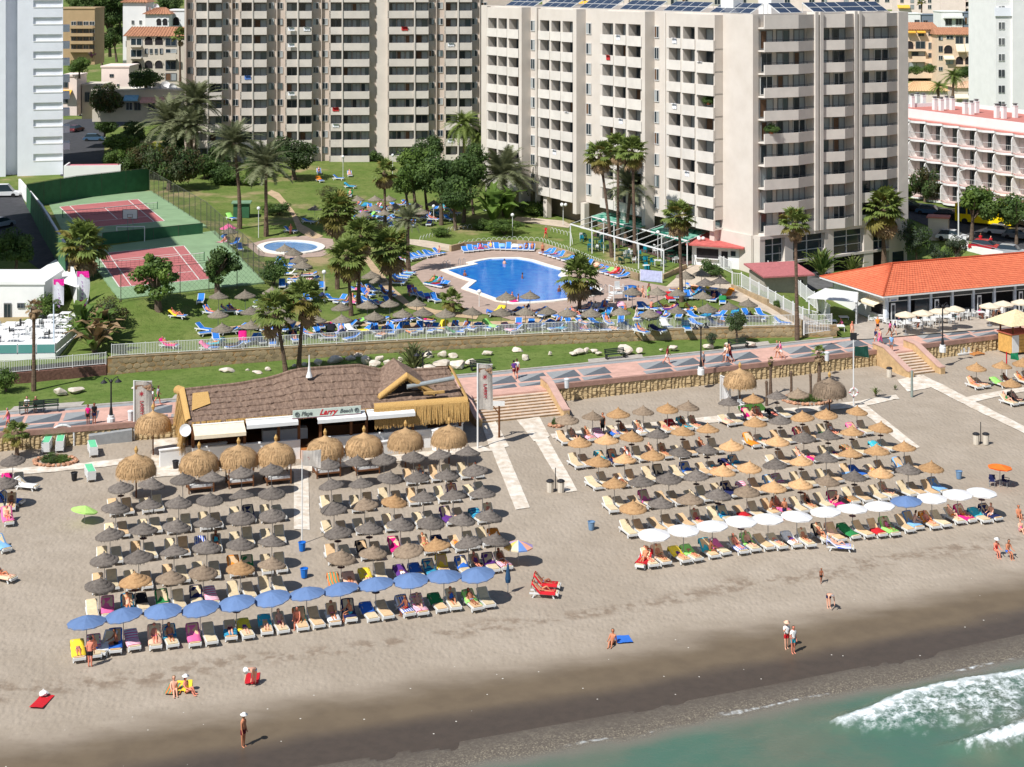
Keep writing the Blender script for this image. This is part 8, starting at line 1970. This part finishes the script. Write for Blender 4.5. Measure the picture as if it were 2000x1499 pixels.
t,h=pole(1781,775,724,.13,mat('grey_green_post',lin((140,150,142)),.8,namt=.1),'thick grey green post standing in a ring of wet sand','shower_post','post')
t,h=pole(975,855,785,.1,M_WOODB,'brown wooden sign post with white board at the foot of the wide stair','sign_post','sign'); MB().box((-.1,-.05,h-.15),(1.15,.08,.4)).ob('board',M_WPAINT,t); MB().cyl((0,0,h-1.1),(-.5,0,h-.4),.05,n=5).ob('brace',M_WOODB,t)
M_BUCK=mat('blue_bin_plastic',lin((30,110,196)),.5,namt=0); M_BUCK2=mat('blue_grey_bin_plastic',lin((110,140,170)),.6,namt=.05)
for i,(px,py,m,lab)in enumerate(((590,1076,M_BUCK,'bright blue bin at the foot of the slim white pole'),(594,1128,M_BUCK,'bright blue bin between the left and middle blocks'),(1155,1035,M_BUCK2,'blue grey bin alone on the open sand'),(1873,935,M_BUCK2,'small blue bin right of the thatched rows'),(145,938,M_BLACKI,'black bucket left of the stacked loungers'),(343,915,M_BLACKI,'black crate beside the white plinth wall'))):
 t=thing('bin',lab,'bin',B(px,py)); MB().lathe([(.2,0),(.26,.55),(.27,.6),(.22,.6),(.2,.5)],10).ob('tub',m,t); MB().lathe([(.27,.58),(.3,.6),(.27,.63)],10,cap=False).ob('rim',m,t)
for i,(px,py,lab)in enumerate(((1085,962,'pair of beige bins with dark lids on a pole by the walkway end'),(1916,868,'pair of cream bins with black lids on a pole on the open sand'),(1737,737,'cream bin with black lid at the foot of the narrow stair'))):
 t=thing('litter_bin',lab,'bin',B(px,py))
 for j,d in enumerate((-.42,.42)if i<2 else(0,)):
  MB().lathe([(.25,0),(.28,.85)],10).ob('body',M_STONEW,t,(d,0,0)); MB().lathe([(.31,.84),(.33,.9),(.2,1.0)],10).ob('lid',M_BLACKI,t,(d,0,0))
 if i<2:MB().cyl((0,.1,0),(0,.1,1.9),.035,n=6).ob('pole',M_BLACKI,t)
for i,(px,py,w,l,lab)in enumerate(((1878,690,1.5,1.0,'white block of stacked mattresses below the promenade wall'),(1907,692,1.3,.8,'wooden pallet lying below the promenade wall'),(1712,713,.9,.8,'white board leaning at the narrow stair wall'))):
 p=B(px,py); t=thing(('mattress_stack','pallet','board')[i],lab,('mattress','pallet','board')[i],p,ang(p.x))
 if i==0:MB().bx(-1,.9,-.7,.7,0,.15).ob('base',M_WPLAS,t); MB().bx(-.5,.8,-.5,.5,.15,.4).ob('mattress',M_WPLAS,t); MB().bx(-.48,.78,-.49,.48,.41,.65).ob('mattress',M_WPLAS,t)
 elif i==1:
  for j in range(5):MB().bx(-.7,.7,-.5+j*.22,-.34+j*.22,.1,.13).ob('plank',M_WOODO,t)
  MB().bx(-.7,-.6,-.5,.55,0,.1).bx(.6,.7,-.5,.55,0,.1).ob('bearer',M_WOODO,t)
 else:o=MB().bx(-.5,.5,-.02,.02,0,.9).ob('sheet',M_WPLAS,t); o.rotation_euler=(R(-35),0,0)
def bed(px,py,rpx,label,n=26):
 p=B(px,py); s=FPX/p.y; r=rpx/s; t=thing('flower_bed',label,'flower bed',p)
 for i in range(n):
  a=i/n*6.283; me=STONES[i%3]; o=put('edging_stone',me,t,(r*math.cos(a),r*.75*math.sin(a),.08),rb.uniform(0,6),rb.uniform(.16,.26))
 put('foliage',CR['bush'][0],t,(-.3*r,.1,.3),0,(r*.5,r*.4,.5)); put('foliage',CR['bush'][1],t,(.4*r,0,.25),1,(r*.4,r*.35,.4)); put('foliage',CR['bronze'][0],t,(.05*r,.2,.25),2,(r*.3,r*.3,.4))
STONES=[]
for s in range(3):random.seed(40+s); STONES.append(MB().sphere((0,0,0),1,6,4,0,.7,.3).mesh('edging_stone',mat('reddish_stone',lin((190,142,112)),.9,namt=.2,nscale=3,obj_rand=.2)))
bed(1575,782,46,'flower bed ringed with reddish stones among the upper parasols',34); bed(108,902,40,'flower bed with green shrubs and flat stones at the left of the beach',26); bed(1086,832,12,'ring of reddish stones under the first back row parasol',12)
# people on the beach and the promenade
PR_=lambda px,py:G(px,py,3.0)
def who(px,py,pose,rz,where,outfit=None,col=None,proj=B,**k):
 p=proj(px,py); z=zbs(p.x,p.y)if proj is B else p.z; return person(pose,(p.x,p.y,z),R(rz),where,outfit,col,**k)
who(475,1457,'stand',60,'alone on the wet sand','trunks','maroon',skin=SKIN[1],hat='white',sc=1.0); who(1536,1266,'phone',10,'at the water edge','shirt','red',shirt='white',hat='peach',skin=SKIN[0],verb='standing'); who(1549,1275,'stand',25,'at the water edge','shirt','turquoise',shirt='white',skin=SKIN[2])
who(1620,1188,'bend',10,'beside the drawing in the sand','trunks','navy',skin=SKIN[0]); who(1604,1139,'walk',0,'behind the drawing in the sand','trunks','black',sc=.6); who(1196,1258,'floor',-20,'on the sand next to the bright blue towel','trunks','black',skin=SKIN[1]); who(176,1302,'stand',170,'with back turned at the first blue parasol','trunks','black',skin=SKIN[2],sc=1.04)
who(580,1222,'edge',0,'on a lounger end before the seventh blue parasol','bikini','white',skin=SKIN[2]); who(365,1352,'floor',60,'on the yellow mat','swimsuit','yellow',hat='white',skin=SKIN[2]); who(340,1352,'floor',20,'on the striped mat','bikini','orange',skin=SKIN[0]); who(494,1336,'bend',-30,'over the red towel','bikini','sky blue',hat='white',skin=SKIN[0])
who(1945,1085,'edge',10,'on the inland beach chair','swimsuit','red',hat='white',skin=SKIN[2]); who(1968,1088,'edge',20,'on the seaward beach chair','trunks','blue',skin=SKIN[1]); who(1990,1010,'floor',0,'at the right edge of the sand','bikini','maroon'); who(1994,1038,'floor',10,'at the right edge below another','swimsuit','pink'); who(1532,1014,'phone',0,'between the fourth and fifth white parasols','trunks','navy',skin=SKIN[1],sc=.95)
who(1177,846,'stand',0,'behind the second back row parasol','dress','black');
for i,(px,py,pose,rz,outfit,col,shirt,lab)in enumerate(((1004,740,'walk',200,'shirt','maroon','purple','before the boulders, front of the couple'),(1010,738,'walk',200,'shirt','red','white','before the boulders, behind the couple'),(1303,711,'walk',100,'shirt','white','maroon','alone past the smooth boulder'),(1373,722,'stand',40,'shirt','navy','grey','behind the black lamp'),(1417,708,'walk',-80,'shirt','peach','white','left of the group of three'),(1421,709,'walk',-80,'shirt','sky blue','peach','amid the group of three'),(1426,707,'walk',-80,'dress','maroon',None,'right of the group of three'),(1519,700,'walk',-100,'shirt','peach','grey','near the palms, left'),(1525,701,'walk',-100,'shirt','white','pink','near the palms, right'),(172,829,'stand',0,'shirt','black','magenta','below the left lamp in bright top'),(184,828,'stand',20,'shirt','navy','black','below the left lamp in dark top'),(16,838,'walk',-90,'swimsuit','pink',None,'on the promenade at the left edge'),(308,790,'walk',120,'shirt','green','grey','behind the left banner'),(297,796,'walk',120,'shirt','grey','white','half hidden by the left banner'),(1711,674,'walk',-60,'shirt','white','navy','above the narrow stair, left'),(1719,675,'walk',-60,'dress','pink',None,'above the narrow stair, middle'),(1741,687,'stand',0,'shirt','grey','sky blue','at the top of the narrow stair'),(1738,658,'walk',90,'shirt','black','pink','by the restaurant tables, left'),(1747,657,'walk',90,'shirt','white','navy','by the restaurant tables, right'),(1714,650,'stand',0,'shirt','black','orange','at the restaurant corner'),(1940,632,'walk',60,'trunks','maroon',None,'before the cream umbrellas, left'),(1951,632,'stand',0,'dress','black',None,'before the cream umbrellas, right'),(1664,660,'stand',20,'dress','peach',None,'beside the slatted pergola'))):
 who(px,py,pose,rz,lab,outfit,col,PR_,shirt=shirt,group='people strolling on the promenade')
who(53,803,'edge',8,'on the green bench, left one','shirt','grey',lambda a,b:G(a,b,3.1),shirt='white',skin=SKIN[0]); who(70,801,'edge',8,'on the green bench, right one','shirt','red',lambda a,b:G(a,b,3.1),shirt='maroon')
for i,(px,py)in enumerate(((1612,648),(1630,655),(1645,645),(1755,640),(1795,642),(1868,626),(1912,622))):who(px,py,'edge',rb.uniform(-90,90),'at a table '+('left under the slatted pergola','front of the slatted pergola','right under the slatted pergola','behind the strolling group','under the first cream umbrella','below the folding doors','in the open sun')[i],'shirt',proj=PR_,shirt=rb.choice(('white','black','pink','navy')),group='diners outside the restaurant')
# towels and mats on the sand
def flat_towel(px,py,w,l,rz,col,lab,curl=.0):
 p=B(px,py); b=MB(); g=random.Random(px); n=6
 vs=[((u/n-.5)*w,(v/n-.5)*l,g.uniform(.01,.05))for v in range(n+1)for u in range(n+1)]
 b.add(vs,[(r*(n+1)+c,r*(n+1)+c+1,(r+1)*(n+1)+c+1,(r+1)*(n+1)+c)for r in range(n)for c in range(n)])
 me=b.mesh('towel',TOW[col],True); o=put('towel',me,None,(p.x,p.y,zbs(p.x,p.y)+.03),R(rz)); o.rotation_euler=(R(-1.5),0,R(rz)); return tag(o,lab,'towel','towels lying on the sand')
flat_towel(82,1371,.8,1.7,-8,'red','red towel with a white bag alone on the sand'); flat_towel(493,1325,.8,1.6,5,'red','red towel under the bending person'); flat_towel(936,1181,.8,1.5,25,'lime','lime green towel beside the last blue parasol'); flat_towel(949,1181,.5,1.5,20,'magenta','magenta towel beside the lime green towel'); flat_towel(1217,1249,1.0,1.2,10,'blue','bright blue towel on the sand by the seated man'); flat_towel(341,1346,.9,1.5,0,'rainbow striped','striped orange mat near the water'); flat_towel(360,1340,.9,1.5,10,'yellow','yellow mat near the water')
p=B(85,1360); t=thing('beach_bag','white bag lying on the lone red towel','bag',p+V((0,0,.05))); MB().sphere((0,0,.12),.28,9,6,0,.5,.12).ob('bag',CLO['white'],t); MB().tube([(-.12,0,.2),(0,0,.36),(.12,0,.2)],[.02]*3,5).ob('handle',CLO['white'],t)
# THE GARDEN FULL OF BLUE LOUNGERS
GP=[(427,582),(479,580),(426,619),(490,612),(434,645),(490,639)]
GP+=[(500+x/4,375+y/4)for x,y in((460,140),(790,65),(930,65),(1040,65),(790,130),(930,135),(1085,125),(1245,115),(1390,100),(840,185),(1000,175),(1290,165),(225,455),(295,485),(335,540),(365,585),(125,790),(290,770),(900,665),(955,700),(665,915),(870,900),(1045,885),(1255,885),(925,985),(670,1010),(1145,965),(1305,955),(470,1010),(435,935),(50,1050),(225,1020),(190,950),(30,940),(1480,965),(1690,950),(1915,955),(1955,870))]
GP+=[(1000+x/4,375+y/4)for x,y in((140,870),(105,950),(275,945),(435,955),(620,960),(850,950),(640,835),(940,835),(1135,830),(1290,830),(1490,825),(1625,710),(1510,720),(1480,650),(1355,665),(1075,965),(1290,940),(1525,925),(1695,910),(1845,885))]+[(449,454),(446,447)]
def zone(x,y):
 if y<432:return 'on the upper lawn'
 if x<500 and y<500:return 'beside the green shed'
 if x<505:return 'on the left lawn'
 if x<615 and y<575:return 'below the kids pool'
 if x<660:return 'around the twin palms'
 if x<800:return 'beside the dirt path'
 if x<955:return 'left of the pool front'
 if x<1235:return 'before the big pool'
 return 'in the garden corner'
zs={}
for q in GP:zs.setdefault(zone(*q),[]).append(q)
for zn,L in zs.items():
 for i,(px,py)in enumerate(sorted(L)):
  dk=(px,py)in((1000+1625/4,375+710/4),(1000+1510/4,375+720/4),(1000+640/4,375+835/4)); pk=(px,py)==(446,447)
  t,p,z=parasol(px,py,'p','%s parasol, %s from the left %s'%('pink' if pk else 'dark grey thatched' if dk else 'weathered thatched',ORD[i],zn),'thatched parasols of the hotel garden',zf=zg,hz=1.85,proj=D,r=1.08)
  if dk:[set_mat(c,M_THG)for c in kids(t)if c.name.startswith('canopy')]
  if pk:[set_mat(c,CLO['pink'])for c in kids(t)if c.name.startswith('canopy')]
  a0=rb.choice((rb.uniform(-.4,.4),rb.uniform(.7,1.5),rb.uniform(-1.5,-.7)))
  for s,sn in((-1,'left'),(1,'right')):
   a=a0+s*rb.uniform(-.25,.5); q=(p.x+s*rb.uniform(.8,1.2),p.y+rb.uniform(-.5,.9)); q_=zn
   place_lounger(q,zg,a,'%s of %s parasol %s'%(sn,ORD[i],zn),'blue loungers of the hotel garden',LB,.36,.42,'sunbathers in the hotel garden')
def lrow(pts,n,face,where,proj=D,who_=.35,jit=.12,towel=.3):
 P_=[proj(*q)for q in pts]; Ls=[(b_-a).length for a,b_ in zip(P_[:-1],P_[1:])]; T=sum(Ls)
 for i in range(n):
  s=T*(i+.5)/n; k=0
  while s>Ls[k]and k<len(Ls)-1:s-=Ls[k]; k+=1
  q=P_[k].lerp(P_[k+1],s/Ls[k]); rz=(face if not callable(face)else face(i/n))
  place_lounger((q.x,q.y),zg,R(rz)+rb.uniform(-jit,jit),'%s %s'%(ORD[i],where),'blue loungers of the hotel garden',LB,towel,who_,'sunbathers in the hotel garden')
lrow([(903,494),(960,488),(1045,491)],13,lambda u:12-20*u,'along the curved wall behind the pool',jit=.05)
lrow([(1062,496),(1110,511),(1170,530),(1222,546)],17,-52,'along the hoop fence right of the pool',jit=.06)
lrow([(782,512),(820,505),(862,497)],8,62,'on the terrace steps left of the pool',jit=.2)
lrow([(772,560),(785,545),(800,535)],5,75,'beside the path left of the pool',jit=.2)
lrow([(800,575),(822,583),(856,592)],5,20,'at the left pool corner',jit=.3); lrow([(838,556),(870,563)],5,-35,'in the pool edge row',jit=.1,towel=.9)
lrow([(612,655),(700,652),(800,648),(940,645)],15,lambda u:20*math.sin(u*40),'behind the long railing\'s left half',jit=.5,who_=.3); lrow([(1000,640),(1110,637),(1225,634)],9,lambda u:30*math.sin(u*50),'behind the middle railing',jit=.5); lrow([(1235,625),(1330,622),(1500,620)],10,lambda u:30*math.sin(u*50),'behind the railing towards the restaurant',jit=.6)
lrow([(545,562),(590,560),(640,566)],6,40,'on the grass right of the round bush',jit=.8); lrow([(690,570),(730,572),(760,575)],5,60,'between the close palms',jit=.6); lrow([(710,590),(740,600),(770,595)],4,70,'below the close palms',jit=.5)
lrow([(690,405),(740,410),(800,402)],9,lambda u:60*math.sin(u*30),'in the upper lawn crowd',jit=.6,who_=.55,towel=.5); lrow([(700,425),(770,430),(840,428)],10,lambda u:60*math.sin(u*40),'along the lower upper-lawn row',jit=.6,who_=.55,towel=.5); lrow([(590,588),(650,590),(720,600)],8,lambda u:70*math.sin(u*37),'on the grass around the globe lamp',jit=.5,who_=.4)
lrow([(960,612),(1080,622),(1200,618)],8,lambda u:60*math.sin(u*33),'at the front edge of the deck',jit=.5,who_=.5); lrow([(1300,590),(1370,580),(1420,596)],7,lambda u:70*math.sin(u*33),'on the corner lawn by the path',jit=.5,who_=.4)
for i,(px,py,rz,w)in enumerate(((347,622,75,'alone on the left lawn before the leafy tree'),(392,592,5,'near the second leafy tree'),(398,648,60,'with orange cover on the dry grass'),(330,680,75,'behind the railing at its left end'),(423,668,20,'with raised back behind the railing'),(408,685,80,'lying low behind the railing'),(567,455,70,'in the shade beside the kids pool path'),(452,430,40,'beside the garden shed'),(623,340,10,'first on the highest lawn'),(661,352,75,'second on the highest lawn'),(683,345,10,'third on the highest lawn'),(684,368,75,'with red towel on the highest lawn'),(625,356,30,'in the tree shade on the highest lawn'),(683,385,0,'upright on the upper lawn edge'),(876,432,40,'first in the crowd under the dark trees'),(862,425,10,'second in the crowd under the dark trees'),(888,420,60,'third in the crowd under the dark trees'),(850,412,-20,'fourth in the crowd under the dark trees'),(870,410,20,'fifth in the crowd under the dark trees'),(845,432,70,'sixth in the crowd under the dark trees'),(957,415,60,'among the banana plants'),(1527,636,60,'at the restaurant end of the railing'))):
 p=D(px,py); place_lounger((p.x,p.y),zg,R(rz),w,'blue loungers of the hotel garden',LB,.4,.45 if py<450 else .2,'sunbathers in the hotel garden',ai=1)
for i,(px,py,pose,outfit,col,lab)in enumerate(((1020,545,'stand','trunks','black','in the middle of the big pool'),(1092,571,'stand','trunks','navy','in the water near the right pool corner'),(1012,588,'stand','trunks','red','in the water at the front pool edge'),(1000,584,'stand','bikini','white','in the water beside another at the front edge'),(985,517,'stand','trunks','white','in the water at the far pool edge'),(908,540,'stand','bikini','black','in the water by the sharp pool corner'))):
 p=G(px,py,PZ); person(pose,(p.x,p.y,PZ-1.0),rb.uniform(0,6),lab,outfit,col,verb='wading',group='bathers in the big pool')
p=G(1004,590,PZ+.1); t=thing('swim_ring','pink inflatable ring in the front corner of the pool','swim ring',p); MB().tube([(.4*math.cos(i*.524),.4*math.sin(i*.524),.05)for i in range(13)],[.13]*13,7).ob('ring',CLO['magenta'],t); MB().sphere((.4,0,.15),.1,7,5).ob('valve',CLO['white'],t)
for i,(px,py,pose,rz,outfit,col,lab)in enumerate(((1267,584,'phone',20,'dress','lime','with both hands up beside the blue tub'),(1246,580,'edge',0,'trunks','black','in the shade behind the blue tub, left'),(1255,581,'edge',10,'bikini','maroon','in the shade behind the blue tub, right'),(1221,613,'stand',0,'trunks','orange','small child on the deck before the thatched parasols'),(1243,626,'walk',90,'dress','white','near the railing in front of the deck'),(1066,466,'walk',150,'shirt','red','on the bank above the pool wall'),(1060,500,'stand',0,'trunks','maroon','between pool loungers at the wall bend'),(574,606,'floor',30,'trunks','blue','on the lawn between the twin palms'),(1163,605,'floor',0,'shirt','white','in the parasol shade by the short palm'),(1362,506,'stand',0,'shirt','red','at the counter of the red roofed kiosk'),(1915,482,'stand',0,'shirt','red','beside the red car, left'),(1935,486,'stand',0,'shirt','red','beside the red car, right'))):
 who(px,py,pose,rz,lab,outfit,col,D,sc=.65 if 'child' in lab else None)
for m in LW+LB+[LFLAT]:
 for o in kids(m):bpy.data.objects.remove(o)
 bpy.data.objects.remove(m)
